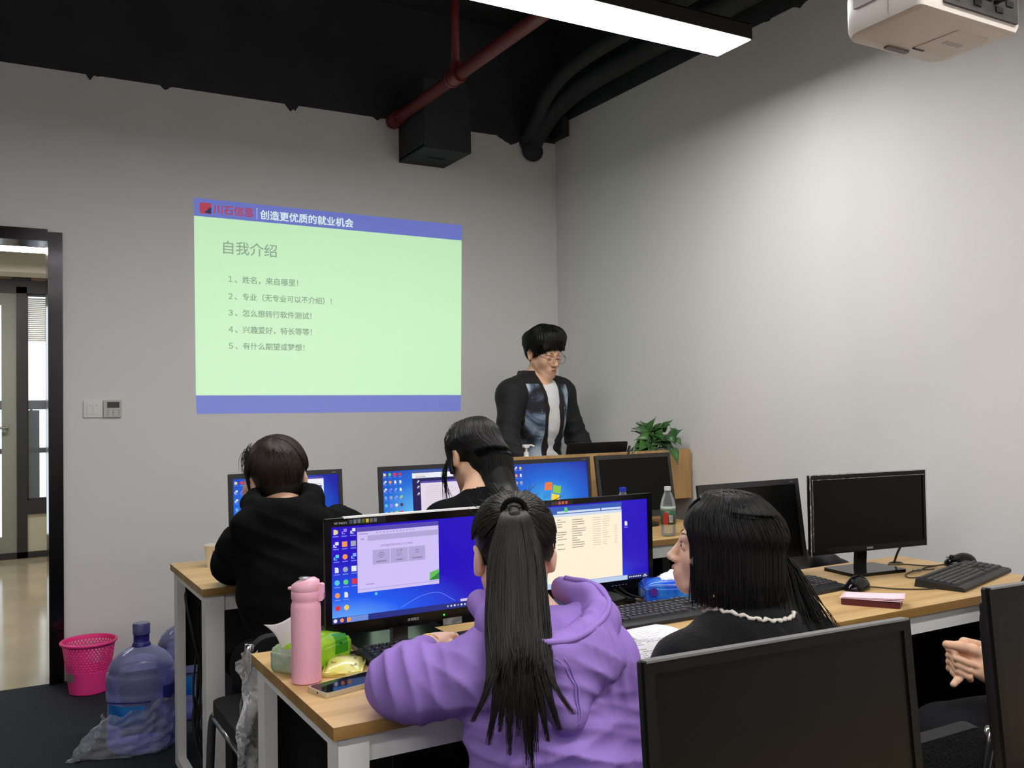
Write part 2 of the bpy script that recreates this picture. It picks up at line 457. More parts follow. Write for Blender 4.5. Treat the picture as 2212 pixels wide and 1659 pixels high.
for nm, lo, hi in (('wall_back_upper', (XL-0.2, YB, 3.05), (XR+0.2, YB+0.12, 3.75)), ('wall_right_upper', (XR, YF-0.2, 3.16), (XR+0.2, YB, 3.75)),
                   ('wall_left_upper', (XL-0.2, YF-0.2, 3.16), (XL, YB, 3.75)), ('wall_front_upper', (XL, YF-0.2, 3.16), (XR, YF, 3.75))):
    struct(nm, MB().box(lo, hi), BLACKP)
# ragged lower edge of the black paint: a beam ledge along the back wall, and drips
pts = []
x = XL
rr = random.Random(3)
while x < XR:
    z = 3.052+rr.uniform(-0.003, 0.003)
    for cx, w, d in ((0.465, 0.02, 0.035), (0.83, 0.03, 0.028), (0.50, 0.012, 0.01), (1.50, 0.035, 0.045), (1.53, 0.015, 0.03), (2.93, 0.11, 0.05), (2.02, 0.03, 0.02)):
        z -= d*max(0, 1-abs(x-cx)/w)
    pts.append((x, YB-0.012, z)); x += 0.009
poly = pts+[(XR, YB-0.012, 3.12), (XL, YB-0.012, 3.12)]
b = MB()
for a, c in zip(pts, pts[1:]):
    b.prism([a, c, (c[0], c[1], 3.108), (a[0], a[1], 3.108)], (0, 1, 0), 0.0125)
struct('trim_1', b, BLACKP)
pts = []; y = 1.2
b = MB(); prev = None
while y < YB:
    z = 3.162+rr.uniform(-0.003, 0.003)-0.022*max(0, 1-abs(y-3.0)/0.05)-0.012*max(0, 1-abs(y-3.2)/0.03)
    p = (XR-0.008, y, z)
    if prev: b.prism([prev, p, (p[0], p[1], 3.2), (prev[0], prev[1], 3.2)], (1, 0, 0), 0.0085)
    prev = p; y += 0.012
struct('trim_2', b, BLACKP)

# ------------------------------------------------------------------ doorway and the corridor beyond
door = bpy.data.objects.new('door_1', None); COL.objects.link(door); door['kind'] = 'structure'; door.location = (-0.25, YB, 0)
def at_door(o): o.location = (0.25, -YB, 0); return o
at_door(MB().box((0.267, YB-0.03, 0), (0.333, YB+0.15, 2.226)).build('jamb', DOORMETAL, door, bev=0.003))
at_door(MB().box((-0.833, YB-0.03, 0), (-0.767, YB+0.15, 2.226)).build('jamb', DOORMETAL, door, bev=0.003))
at_door(MB().box((-0.80, YB-0.045, 2.176), (0.266, YB+0.15, 2.236)).build('lintel', DOORMETAL, door, bev=0.003))
BEIGE = mat('beige_panel', S(176, 170, 146), rough=0.6)
struct('wall_corridor_left', MB().box((XL-0.2, YB+0.12, 0), (XL, 10.6, 3.2)), WALL)
struct('wall_corridor_right', MB().box((1.2, YB+0.12, 0), (1.4, 10.6, 3.2)), WALL)
struct('ceiling_corridor', MB().box((XL-0.2, YB+0.12, 3.2), (1.4, 10.6, 3.4)), BLACKP)
struct('trim_3', MB().box((XL, 7.0, 2.277), (1.2, 7.25, 2.43)), BEIGE)     # pale bulkhead
YP = 9.65
b = MB()
b.box((XL, YP, 2.44), (1.2, YP+0.1, 2.9)); b.box((XL, YP, 0), (1.2, YP+0.1, 0.055))
b.box((0.245, YP, 0), (0.332, YP+0.1, 2.5)); b.box((0.501, YP, 0), (1.2, YP+0.1, 2.5)); b.box((0.332, YP, 0.40), (0.501, YP+0.1, 0.526))
b.box((XL, YP, 0), (-0.9, YP+0.1, 2.5)); b.box((XL, YP, 2.9), (1.2, YP+0.1, 3.2))
struct('wall_partition', b, DARKFRAME)
BRONZE = mat('brown_trim', S(120, 98, 76), rough=0.5)
b = MB(); b.box((-0.4, YP-0.03, 2.565), (0.21, YP, 2.62)); b.box((0.37, YP-0.03, 2.56), (0.56, YP, 2.61)); struct('trim_4', b, BRONZE)
struct('trim_5', MB().box((0.332, YP+0.02, 0.055), (0.501, YP+0.06, 0.40)), BEIGE)
d2 = bpy.data.objects.new('door_2', None); COL.objects.link(d2); d2['kind'] = 'structure'; d2.location = (-0.3, YP, 0)
GREYFR = mat('grey_door_paint', S(128, 128, 116), rough=0.45)
b = MB()
for x0, x1 in ((0.125, 0.243), (-0.88, -0.77)): b.box((x0, YP+0.02, 0.06), (x1, YP+0.07, 2.44))
b.box((-0.77, YP+0.02, 2.33), (0.125, YP+0.07, 2.44)); b.box((-0.77, YP+0.02, 0.06), (0.125, YP+0.07, 0.2))
o = b.build('door_frame', GREYFR, d2); o.location = (0.3, -YP, 0)
PANE = clear('window_glass', (0.97, 0.99, 1, 1), 0.02, 0.02)
o = MB().box((-0.77, YP+0.04, 0.2), (0.125, YP+0.046, 2.33)).build('glass', PANE, d2); o.location = (0.3, -YP, 0)
o = MB().tube([(0.17, YP+0.02, 1.2), (0.17, YP-0.03, 1.2), (0.08, YP-0.03, 1.2)], 0.012).build('door_handle', CHROME, d2); o.location = (0.3, -YP, 0)
w1 = bpy.data.objects.new('window_1', None); COL.objects.link(w1); w1['kind'] = 'structure'; w1.location = (0.42, YP, 1.4)
b = MB()
for x0, x1, z0, z1 in ((0.333, 0.343, 0.527, 2.439), (0.490, 0.5, 0.527, 2.439), (0.333, 0.5, 0.527, 0.545), (0.333, 0.5, 2.42, 2.439)): b.box((x0, YP+0.03, z0), (x1, YP+0.08, z1))
o = b.build('window_frame', DARKFRAME, w1); o.location = (-0.42, -YP, -1.4)
o = MB().box((0.343, YP+0.05, 0.545), (0.490, YP+0.056, 2.42)).build('glass', PANE, w1); o.location = (-0.42, -YP, -1.4)
b = MB()
for k in range(22):
    z = 2.40-k*0.0185
    b.box((0.335, YP+0.085, z), (0.499, YP+0.11, z+0.0035), rot=(0.5, 0, 0))
o = b.build('blind', mat('cream_slats', S(214, 200, 172), rough=0.5), w1); o.location = (-0.42, -YP, -1.4)
# balcony beyond the glass
rail = thing('balcony_railing', 'dark balcony railing with grey panel seen outside through the doorway window', 'railing', (0.4, 10.5, 0))
STEELG = mat('grey_steel', S(96, 98, 98), rough=0.5)
MB().box((-0.05, 0, 0), (0.07, 0.05, 1.36)).build('panel', mat('dark_grey_panel', S(70, 72, 72), rough=0.5), rail)
MB().box((-2.2, 0.06, 1.37), (0.7, 0.12, 1.46)).build('top_rail', STEELG, rail)
MB().box((-2.2, 0.0, 0.93), (0.7, 0.05, 0.98)).build('cross_rail', DARKFRAME, rail)
for k in range(10): MB().cyl((-2.1+k*0.3, 0.09, 0.0), (-2.1+k*0.3, 0.09, 1.38), 0.012).build('baluster', STEELG, rail)
struct('floor_balcony', MB().box((XL, 9.75, -0.12), (1.4, 11.2, -0.01)), mat('balcony_tile', S(150, 150, 148), rough=0.6))

# ------------------------------------------------------------------ ceiling services
LAMPG = mat('lamp_diffuser', S(245), rough=0.4, emit=(1.0, 0.982, 0.975, 1), estr=LAMP_POWER)
def lamp(x0, x1, y, z, label, group=None):
    t = thing('ceiling_lamp', label, 'lamp', ((x0+x1)/2, y, z), 0, group); h = (x1-x0)/2
    b = MB(); b.box((-h, -0.103, 0.0), (h, -0.097, 0.062)); b.box((-h, 0.097, 0.0), (h, 0.103, 0.062)); b.box((-h, -0.103, 0.058), (h, 0.103, 0.064))
    b.box((-h-0.004, -0.103, 0.0), (-h, 0.103, 0.064)); b.box((h, -0.103, 0.0), (h+0.004, 0.103, 0.064))
    b.build('housing', mat('black_lamp_housing', S(34, 33, 32), rough=0.5), t)
    MB().box((-h+0.001, -0.0968, -0.003), (h-0.001, 0.0968, 0.008)).build('diffuser', LAMPG, t)
    for sx in (-h+0.25, h-0.25):
        MB().cyl((sx, 0, 0.064), (sx, 0, 3.75-z), 0.003, 6).build('suspension_wire', CHROME, t)
    return t
lamp(0.30, 2.70, 2.842, 2.80, 'long black linear ceiling lamp with glowing white underside above the middle desks')
for y, x0 in ((0.35, 0.30), (-1.9, 0.30)): lamp(x0, x0+2.4, y, 2.80, 'long black linear lamp hanging behind the photographer', 'lamps outside the photo')
for y in (0.35,): lamp(-2.75, -0.55, y, 2.80, 'long black linear lamp added as fill light over the empty side of the room', 'lamps outside the photo')  # unseen lamp added as fill for the desk legs
lamp(-1.0, 0.9, 6.35, 2.33, 'bright linear lamp in the corridor seen through the top of the doorway')
lamp(-1.0, 0.9, 8.4, 2.60, 'linear lamp added to brighten the corridor beyond the pale bulkhead')  # added to brighten the corridor, no known fitting here

REDP = mat('red_pipe_paint', S(116, 40, 40), rough=0.45, bump=(20, 0.1))
t = thing('sprinkler_pipe', 'red sprinkler pipe running under the black ceiling into the back wall', 'pipe', (2.108, 4.24, 3.03))
MB().cyl((0, -3.6, 0), (0, 0.885, 0), 0.033, 20).build('main_pipe', REDP, t, smooth=True)
MB().cyl((0, 0, 0), (0, 0, 0.72), 0.022, 16).build('riser', REDP, t, smooth=True)
for y in (0.0, 0.80, -2.0):
    b = MB(); b.cyl((0, y-0.045, 0), (0, y+0.045, 0), 0.041, 20); b.cyl((0, y-0.05, 0), (0, y-0.035, 0), 0.045, 20); b.cyl((0, y+0.035, 0), (0, y+0.05, 0), 0.045, 20)
    if y == 0.0: b.cyl((0, 0, 0), (0, 0, 0.07), 0.032, 16)
    b.build('coupling', REDP, t, auto=40)
t = thing('duct_box', 'black square duct box fixed high on the back wall beside the red pipe', 'duct', (2.305, YB, 2.797))
MB().box((-0.149, -0.37, 0.0), (0.147, 0, 0.40)).build('casing', BLACKP, t, bev=0.006)
MB().box((-0.149, -0.372, 0.012), (-0.147, -0.02, 0.02)).build('seam', BLACKP, t)
MB().box((-0.05, -0.2, -0.004), (0.06, -0.185, 0.002)).build('slot', mat('deep_black', S(8), rough=0.9), t)
t = thing('conduit_bundle', 'pair of fat black conduits along the right wall bending into the back wall corner', 'conduit', (3.05, 5.1, 3.0))
def rel(pts, o): return [tuple(Vector(p)-Vector(o)) for p in pts]
for path, r in (([(3.14, 0.5, 3.26), (3.14, 3.6, 3.26), (3.135, 4.45, 3.255), (3.115, 4.8, 3.20), (3.09, 4.98, 3.10), (3.075, 5.13, 2.985)], 0.058),
                ([(3.0, 0.5, 3.32), (2.99, 3.6, 3.32), (2.985, 4.4, 3.31), (3.0, 4.75, 3.24), (3.02, 4.95, 3.12), (3.035, 5.13, 3.02)], 0.042)):
    MB().tube(spline(rel(path, (3.05, 5.1, 3.0)), 40), r, 14).build('conduit', BLACKP, t, smooth=True)
b = MB(); b.ball((0.02, -0.02, -0.03), 0.075, (1, 0.6, 0.9)); b.build('sealing_collar', BLACKP, t, smooth=True)
t = thing('junction_box', 'small black box in the top corner of the back and right walls', 'box', (3.235, 5.03, 3.06))
MB().box((-0.02, -0.085, 0), (0.029, 0.087, 0.12)).build('casing', BLACKP, t, bev=0.004)

# ------------------------------------------------------------------ wall plates
t = thing('light_switch', 'white double rocker light switch on the back wall beside the thermostat', 'switch', (0.471, YB, 1.347))
MB().rbox((-0.045, -0.009, -0.043), (0.044, 0, 0.043), 0.004, axis='Y').build('plate', WHITEPL, t, bev=0.0015)
for x in (-0.030, 0.0):
    f = MB().rbox((x, -0.0125, -0.026), (x+0.029, -0.008, 0.026), 0.002, axis='Y').build('rocker', WHITEPL, t)
    MB().box((x+0.010, -0.0128, 0.017), (x+0.019, -0.0124, 0.0185)).build('indicator', INK, f)
t = thing('thermostat', 'pale grey thermostat with dark display and nine buttons on the back wall', 'thermostat', (0.561, YB, 1.347))
MB().rbox((-0.043, -0.016, -0.043), (0.043, 0, 0.044), 0.004, axis='Y').build('case', mat('warm_grey_plastic', S(192, 189, 182), rough=0.4), t, bev=0.0015)
MB().box((-0.026, -0.0165, 0.004), (0.032, -0.0158, 0.034)).build('display', mat('lcd_off', S(56, 58, 50), rough=0.3), t)
for i in range(3):
    for j in range(3):
        MB().rbox((-0.026+i*0.026, -0.0172, -0.010-j*0.0115), (-0.019+i*0.026, -0.0158, -0.0065-j*0.0115), 0.001, axis='Y').build('button', INK, t)

# ------------------------------------------------------------------ the slide thrown on the back wall
SL = thing('projected_slide', 'projected slide with blue bands and pale green field of Chinese text on the back wall', 'projection', (0.97, YB, 1.307))
def slide(name, col, base=S(214, 212, 208), s=1.0):
    return mat(name, base, rough=0.8, spec=0.1, emit=col, estr=s)
SG = slide('slide_green_light', (0.31, 0.60, 0.31, 1)); SB = slide('slide_blue_light', (0.05, 0.085, 0.42, 1), S(150, 150, 160))
SG_T = slide('slide_grey_letter', (0.20, 0.30, 0.20, 1), S(120)); SW_T = slide('slide_white_letter', (0.55, 0.70, 0.66, 1))
SR_T = slide('slide_red_letter', (0.36, 0.03, 0.06, 1), S(120, 90, 90)); SK_T = slide('slide_dark_mark', (0.02, 0.03, 0.10, 1), S(60))
def quad(pts, y=-0.0012, th=0.001): return MB().prism([(px, y, pz) for px, pz in pts], (0, 1, 0), th)
quad(((0.003, 0.105), (1.577, 0.094), (1.597, 1.052), (0.0, 1.066))).build('text_field', SG, SL)
quad(((0.0, 1.066), (1.597, 1.052), (1.602, 1.147), (-0.002, 1.163))).build('header_band', SB, SL)
quad(((0.006, 0.006), (1.573, -0.005), (1.577, 0.094), (0.003, 0.105))).build('footer_band', SB, SL)
RS = Matrix.Rotation(math.radians(0.5), 3, 'Y')
text_mesh('heading', '自我介绍', SG_T, SL, (0.150, -0.0016, 0.878), 0.08, 0.292, R=RS, bold=0.0010)
for z, s, w in ((0.720, '１、姓名，来自哪里！', 0.385), (0.627, '２、专业（无专业可以不介绍）！', 0.580), (0.537, '３、怎么想转行软件测试！', 0.460), (0.446, '４、兴趣爱好，特长等等！', 0.462), (0.357, '５、有什么期望或梦想！', 0.418)):
    text_mesh('text_line', s, SG_T, SL, (0.176, -0.0016, z), 0.05, w, R=RS, bold=0.0012)
text_mesh('slogan', '创造更优质的就业机会', SW_T, SL, (0.352, -0.0016, 1.083), 0.05, 0.54, R=RS, bold=0.0012)
MB().box((0.334, -0.0016, 1.075), (0.3365, -0.0012, 1.138)).build('divider', SW_T, SL)
text_mesh('brand_lettering', '川石信息', SR_T, SL, (0.100, -0.0016, 1.090), 0.05, 0.215, R=RS, bold=0.0016)
em = MB().rbox((0.030, -0.0016, 1.082), (0.090, -0.0012, 1.141), 0.008, axis='Y').build('emblem', SR_T, SL)
b = MB(); b.prism([(0.052, -0.0021, 1.090), (0.090, -0.0021, 1.082), (0.090, -0.0021, 1.118), (0.074, -0.0021, 1.112), (0.068, -0.0021, 1.100)], (0, 1, 0), 0.0004); b.build('emblem_curl', SK_T, em)
# ------------------------------------------------------------------ desks
def make_desk():
    t = thing('computer_desk', 'x', 'desk', (0, 0, 0), 0, 'white framed computer desks')
    w, d = 1.198, 0.60
    tp = MB().box((0, 0, 0.726), (w, d, 0.75)).build('tabletop', [WOODTOP, WOODEDGE], t, bev=0.0012)
    for p in tp.data.polygons:
        if abs(p.normal.z) < 0.5: p.material_index = 1
    for x in (0.012, w-0.042):
        for y in (0.012, d-0.072):
            MB().box((x, y, 0.0), (x+0.03, y+0.06, 0.70)).build('leg', WHITEMETAL, t, bev=0.002)
        MB().box((x, 0.012, 0.70), (x+0.03, d-0.012, 0.726)).build('side_rail', WHITEMETAL, t, bev=0.0015)
        MB().box((x, 0.072, 0.0), (x+0.03, d-0.072, 0.035)).build('foot_rail', WHITEMETAL, t, bev=0.0015)
    # broad front faces of the posts and the long rails
    for x in (0.012, w-0.072): MB().box((x, 0.010, 0.0), (x+0.06, 0.014, 0.726)).build('front_plate', WHITEMETAL, t)
    MB().box((0.072, 0.016, 0.672), (w-0.072, 0.040, 0.726)).build('front_rail', WHITEMETAL, t, bev=0.0015)
    MB().box((0.042, d-0.045, 0.662), (w-0.042, d-0.02, 0.726)).build('back_rail', WHITEMETAL, t, bev=0.0015)
    MB().box((0.042, d-0.018, 0.36), (w-0.042, d-0.010, 0.662)).build('modesty_panel', mat('dark_grey_panel_sheet', S(34, 34, 35), rough=0.6), t)
    return t
desk = make_desk()
spots = ((0.608, 3.122, 0, 'wooden desk with white frame under the hooded student\'s elbow'),
         (1.808, 3.122, 0, 'wooden desk with white frame in the row before the podium, under the water bottles'),
         (0.547, 1.637, 0, 'wooden desk with white frame in the middle row under the pink thermos'),
         (1.747, 1.700, 0, 'wooden desk with white frame in the middle row by the right wall'),
         (0.50, 0.28, 0, 'wooden desk under the switched off monitor nearest the photographer'),
         (1.70, 0.28, 0, 'wooden desk beside the right wall in the row nearest the photographer'))
DESKS = []
for i, (x, y, r, lb) in enumerate(spots):
    o = desk if i == 0 else copy_tree(desk)
    o.location = (x, y, 0); o['label'] = lb; DESKS.append(o)

for k in (1, 3):
    MB().box((1.158, 0.072, 0.05), (1.166, 0.528, 0.70)).build('side_panel', mat('dark_grey_panel_sheet', S(34, 34, 35), rough=0.6), DESKS[k])  # dark sheets added to cover the bright wall under the desk ends
# ------------------------------------------------------------------ monitors
def wallpaper(name, ctr, rad, inner, mid, outer, s=1.0):
    """the blue desktop picture: a lighter bloom of colour at ctr (local x,z)"""
    if name in MATS: return MATS[name]
    m = bpy.data.materials.new(name); m.use_nodes = True; nt = m.node_tree; p = nt.nodes['Principled BSDF']
    p.inputs['Base Color'].default_value = S(6); p.inputs['Roughness'].default_value = 0.3
    tc = nt.nodes.new('ShaderNodeTexCoord'); mp = nt.nodes.new('ShaderNodeMapping')
    mp.inputs['Location'].default_value = (-ctr[0]/rad[0], 0, -ctr[1]/rad[1]); mp.inputs['Scale'].default_value = (1/rad[0], 0, 1/rad[1])
    g = nt.nodes.new('ShaderNodeTexGradient'); g.gradient_type = 'SPHERICAL'
    r = nt.nodes.new('ShaderNodeValToRGB'); e = r.color_ramp.elements
    e[0].position = 0; e[0].color = outer; e[1].position = 1; e[1].color = inner; k = e.new(0.5); k.color = mid
    nt.links.new(tc.outputs['Object'], mp.inputs[0]); nt.links.new(mp.outputs[0], g.inputs[0]); nt.links.new(g.outputs['Color'], r.inputs[0])
    nt.links.new(r.outputs[0], p.inputs['Emission Color']); p.inputs['Emission Strength'].default_value = s
    MATS[name] = m; return m
WP_A = wallpaper('desktop_blue_deep', (0.04, 0.0), (0.36, 0.17), S(120, 200, 255), S(20, 90, 240), S(34, 4, 190))
WP_B = wallpaper('desktop_blue', (0.16, 0.10), (0.30, 0.24), S(95, 185, 240), S(20, 105, 215), S(16, 22, 165))
WP_C = wallpaper('desktop_blue_flag', (0.20, 0.09), (0.34, 0.24), S(70, 175, 235), S(20, 100, 215), S(18, 14, 150))
LOGOS = [S(236, 120, 60), S(140, 196, 70), S(50, 140, 220), S(250, 210, 60)]
ICONC = {'folder': S(226, 214, 140), 'blue': S(130, 170, 245), 'teal': S(90, 200, 215), 'white': S(226, 230, 240), 'orange': S(240, 150, 80),
         'red': S(220, 50, 60), 'green': S(90, 205, 120), 'grey': S(160, 165, 185), 'yellow': S(240, 205, 90), 'purple': S(150, 120, 235), 'dark': S(70, 60, 90), 'lime': S(190, 220, 80)}
def IC(n): return glow('icon_'+n, ICONC[n])
def flat(x0, z0, x1, z1, y, th=0.0003): return MB().box((x0, y-th, z0), (x1, y, z1))
def icon(scr, x, z, c, s=0.014, lab=True, y=-0.0004, shape='sq', dark=False):
    b = MB(); h = s/2
    if shape == 'disc': b.prism([(x+h*math.cos(a), y-0.0004, z+h*math.sin(a)) for a in [2*PI*k/16 for k in range(16)]], (0, 1, 0), 0.0004)
    elif shape == 'doc': b.prism([(x-h*.7, y-0.0004, z-h), (x+h*.7, y-0.0004, z-h), (x+h*.7, y-0.0004, z+h*.5), (x+h*.3, y-0.0004, z+h), (x-h*.7, y-0.0004, z+h)], (0, 1, 0), 0.0004)
    elif shape == 'folder': b.box((x-h*.8, y-.0004, z-h), (x+h*.2, y, z+h*.9)); b.box((x-h*.1, y-.0004, z-h*.8), (x+h*.9, y, z+h*.6))
    elif shape == 'screen': b.box((x-h*.3, y-.0004, z-h*.2), (x+h, y, z+h)); b.box((x-h, y-.0004, z-h), (x-h*.5, y, z+h*.1)); b.box((x-h*.4, y-.0004, z-h), (x+h*.3, y, z-h*.7))
    else: b.box((x-h, y-0.0004, z-h), (x+h, y, z+h))
    o = b.build('desktop_icon', IC(c), scr)
    if lab:
        MB().box((x-s*.55, y-0.0003, z-s*.95), (x+s*.55, y, z-s*.78)).build('icon_caption', glow('caption_blue', S(120, 140, 230)), scr)
    return o
MARKC = mat('bezel_lettering', S(190), rough=0.5)
def make_monitor(name, label, loc, rz=0.0, tilt=0.0, size=(0.44, 0.275), sc=(0.016, 0.424, 0.026, 0.259), style='square', bottom=0.055, screen=None, roll=0.0):
    """local frame: x right, z up, screen plane y=0 facing -y; origin on the desk under the panel's left end"""
    t = thing(name, label, 'monitor', loc, rz, 'monitors on the desks')
    w, h = size; T = Matrix.Translation((0, 0, bottom)) @ Matrix.Rotation(-tilt, 4, 'X') @ Matrix.Rotation(roll, 4, 'Y')
    def put(o): o.matrix_local = T; return o
    case = MB()
    r = 0.012 if style == 'round' else 0.003
    case.rbox((0, 0.0025, 0), (w, 0.010, h), r, axis='Y'); case.rbox((0.022, 0.010, 0.014), (w-0.022, 0.03, h-0.02), 0.01, axis='Y')
    case.rbox((0.05, 0.03, 0.03), (w-0.05, 0.052, h-0.03), 0.03, axis='Y')
    put(case.build('case', BLACKPL, t, auto=40))
    x0, x1, z0, z1 = sc
    fr = MB(); m = BLACKGL if style == 'round' else mat('grey_black_bezel', S(44, 44, 46), rough=0.45)
    if style == 'thin': m = BLACKGL
    if style == 'dull': m = mat('dull_black_bezel', S(10), rough=0.5, spec=0.2)
    pts_o = [(0, 0), (w, 0), (w, h), (0, h)]; pts_i = [(x0, z0), (x1, z0), (x1, z1), (x0, z1)]
    for a in range(4):
        q = (pts_o[a], pts_o[(a+1) % 4], pts_i[(a+1) % 4], pts_i[a]); fr.prism([(p[0], -0.003, p[1]) for p in q], (0, 1, 0), 0.006)
    if style == 'round': fr.b.verts.ensure_lookup_table()
    put(fr.build('bezel', m, t))
    scr = put(MB().box((x0, 0.0, z0), (x1, 0.0022, z1)).build('screen', screen or mat('screen_off', S(12, 12, 12), rough=0.35, spec=0.18), t))
    return t, scr, T
def add_stand(t, T, w, kind, bottom, base=(0.21, 0.17), basey=0.05):
    c = w/2
    if kind == 'chrome':
        MB().box((c-0.020, 0.030, 0.012), (c+0.020, 0.050, bottom+0.06)).build('stand_neck', CHROME, t, bev=0.003)
        MB().rbox((c-base[0]/2, basey-base[1]/2, 0), (c+base[0]/2, basey+base[1]/2, 0.012), 0.02).build('stand_base', BLACKGL, t, bev=0.003)
    elif kind == 'diamond':
        b = MB(); b.prism([(c-0.020, 0.035, 0.010), (c+0.022, 0.035, 0.010), (c+0.030, 0.035, bottom+0.05), (c-0.012, 0.035, bottom+0.05)], (0, 1, 0), 0.016); b.build('stand_neck', BLACKGL, t)
        MB().rbox((c-base[0]/2, basey-base[1]/2, 0), (c+base[0]/2, basey+base[1]/2, 0.011), 0.012).build('stand_base', BLACKGL, t, bev=0.004)
    else:
        b = MB(); b.box((c-0.045, 0.035, 0.012), (c+0.045, 0.060, bottom+0.09)); b.build('stand_neck', BLACKPL, t, bev=0.004)
        MB().rbox((c-base[0]/2, basey-base[1]/2, 0), (c+base[0]/2, basey+base[1]/2, 0.014), 0.05, seg=8).build('stand_base', BLACKPL, t, bev=0.003)

def icons_grid(scr, rows, x0, z0, dx, dz, s=0.013):
    for j, row in enumerate(rows):
        for i, (c, sh) in enumerate(row):
            if c: icon(scr, x0+i*dx+j*0.0006, z0-j*dz, c, s, shape=sh)
STRIPC = glow('window_lilac', S(206, 192, 246))
# 1 --- W1990TS in front of the purple hoodie
mon1, scr1, T1 = make_monitor('monitor', 'black monitor showing a lilac program window and desktop icons, behind the pink thermos', (0.685, 2.10, 0.75), size=(0.44, 0.272), sc=(0.016, 0.424, 0.026, 0.252), style='round', screen=WP_A, bottom=0.050)
add_stand(mon1, T1, 0.40, 'chrome', 0.05, (0.24, 0.15), 0.06)
o = MB().box((0.046, -0.0044, 0.2705), (0.425, 0.009, 0.2745)).build('edge_strip', mat('lamp_reflection_white', S(250), rough=0.3), mon1); o.matrix_local = T1  # white colour paints the ceiling lamp's reflection along the glossy top edge
o = text_mesh('model_mark', 'W1990TS', MARKC, mon1, (0.022, -0.0034, 0.2575), 0.01, 0.032); o.matrix_local = T1
st = MB().box((0.055, -0.0035, 0.2545), (0.152, -0.003, 0.2705)).build('feature_sticker', mat('sticker_dark', S(30, 34, 40), rough=0.3), mon1); st.matrix_local = T1
for k, c in enumerate((S(70, 90, 110), S(120, 130, 140), S(120, 130, 130), S(90, 120, 50), S(220, 190, 80), S(120, 125, 120), S(120, 125, 135))):
    MB().box((0.060+k*0.0102, -0.0039, 0.2575), (0.0675+k*0.0102, -0.0035, 0.2665)).build('sticker_badge', mat('badge_%d' % k, c, rough=0.4), st)
o = text_mesh('maker_mark', '清华同方', MARKC, mon1, (0.205, -0.0034, 0.0105), 0.01, 0.030); o.matrix_local = T1
o = MB().cyl((0.303, -0.0045, 0.014), (0.303, -0.003, 0.014), 0.0022, 10).build('power_light', glow('green_led', S(60, 255, 60), 2.0), mon1); o.matrix_local = T1
o = MB().box((0.300, -0.004, -0.012), (0.352, -0.003, 0.004)).build('paper_label', mat('grey_label', S(150, 148, 144), rough=0.8, var=(60, S(110, 108, 104), 0.4, 0.6)), mon1); o.matrix_local = T1
win = quad(((0.080, 0.092), (0.292, 0.092), (0.292, 0.246), (0.080, 0.246)), -0.0008, 0.0004).build('program_window', STRIPC, scr1)
LG = glow('window_grey_lilac', S(176, 166, 214)); DKT = glow('window_dark_text', S(96, 88, 124))
for q, m, nm in (((0.080, 0.236, 0.292, 0.246), glow('window_title_blue', S(84, 70, 170)), 'title_bar'), ((0.106, 0.213, 0.292, 0.226), LG, 'tab_strip'), ((0.080, 0.099, 0.292, 0.1005), LG, 'status_line'),
                 ((0.118, 0.155, 0.162, 0.190), LG, 'tile_button'), ((0.164, 0.155, 0.209, 0.190), LG, 'tile_button'), ((0.211, 0.155, 0.255, 0.190), LG, 'tile_button')):
    o = flat(q[0], q[1], q[2], q[3], -0.0012).build(nm, m, scr1)
for k in range(12): flat(0.128+k*0.0085, 0.2295, 0.133+k*0.0085, 0.2330, -0.0012).build('toolbar_icon', LG, scr1)
text_mesh('window_text', 'Workstation', DKT, scr1, (0.084, -0.0016, 0.2295), 0.005, 0.022)
text_mesh('window_text', '主页', DKT, scr1, (0.088, -0.0016, 0.2165), 0.005, 0.009)
text_mesh('window_heading', 'WORKSTATION 15.5 PRO', glow('window_mid_text', S(140, 128, 170)), scr1, (0.139, -0.0016, 0.1965), 0.008, 0.083)
for x, s in ((0.127, '创建新的虚拟机'), (0.176, '打开虚拟机'), (0.220, '连接远程服务器')): text_mesh('tile_caption', s, DKT, scr1, (x, -0.0016, 0.1605), 0.004, 0.027 if x != 0.176 else 0.020)
b = MB(); c0 = (0.140, 0.1775); pr = [(c0[0]+0.0062*math.cos(2*PI*k/20), -0.0016, c0[1]+0.0062*math.sin(2*PI*k/20)) for k in range(21)]
b.tube(pr, 0.0005, 4); b.tube([(0.1365, -0.0016, 0.1775), (0.1435, -0.0016, 0.1775)], 0.0005, 4); b.tube([(0.140, -0.0016, 0.174), (0.140, -0.0016, 0.181)], 0.0005, 4); b.build('plus_symbol', DKT, scr1)
b = MB(); b.tube([(0.187, -0.0016, 0.184), (0.181, -0.0016, 0.184), (0.181, -0.0016, 0.172), (0.192, -0.0016, 0.172), (0.192, -0.0016, 0.178)], 0.0005, 4); b.tube([(0.185, -0.0016, 0.176), (0.194, -0.0016, 0.186)], 0.0005, 4); b.tube([(0.189, -0.0016, 0.186), (0.194, -0.0016, 0.186), (0.194, -0.0016, 0.181)], 0.0005, 4); b.build('open_symbol', DKT, scr1)
b = MB(); b.tube([(0.228, -0.0016, 0.181), (0.238, -0.0016, 0.181), (0.2355, -0.0016, 0.1835)], 0.0005, 4); b.tube([(0.239, -0.0016, 0.1755), (0.229, -0.0016, 0.1755), (0.2315, -0.0016, 0.173)], 0.0005, 4); b.build('exchange_symbol', DKT, scr1)
b = MB(); b.prism([(0.265, -0.0016, 0.103), (0.292, -0.0016, 0.103), (0.292, -0.0016, 0.122)], (0, 1, 0), 0.0004); b.build('green_corner', glow('corner_green_dark', S(50, 130, 60)), scr1)
b = MB(); b.prism([(0.267, -0.0020, 0.122), (0.292, -0.0020, 0.1285), (0.292, -0.0020, 0.121), (0.266, -0.0020, 0.104)], (0, 1, 0), 0.0004); b.build('green_corner', glow('corner_green', S(100, 190, 90)), scr1)
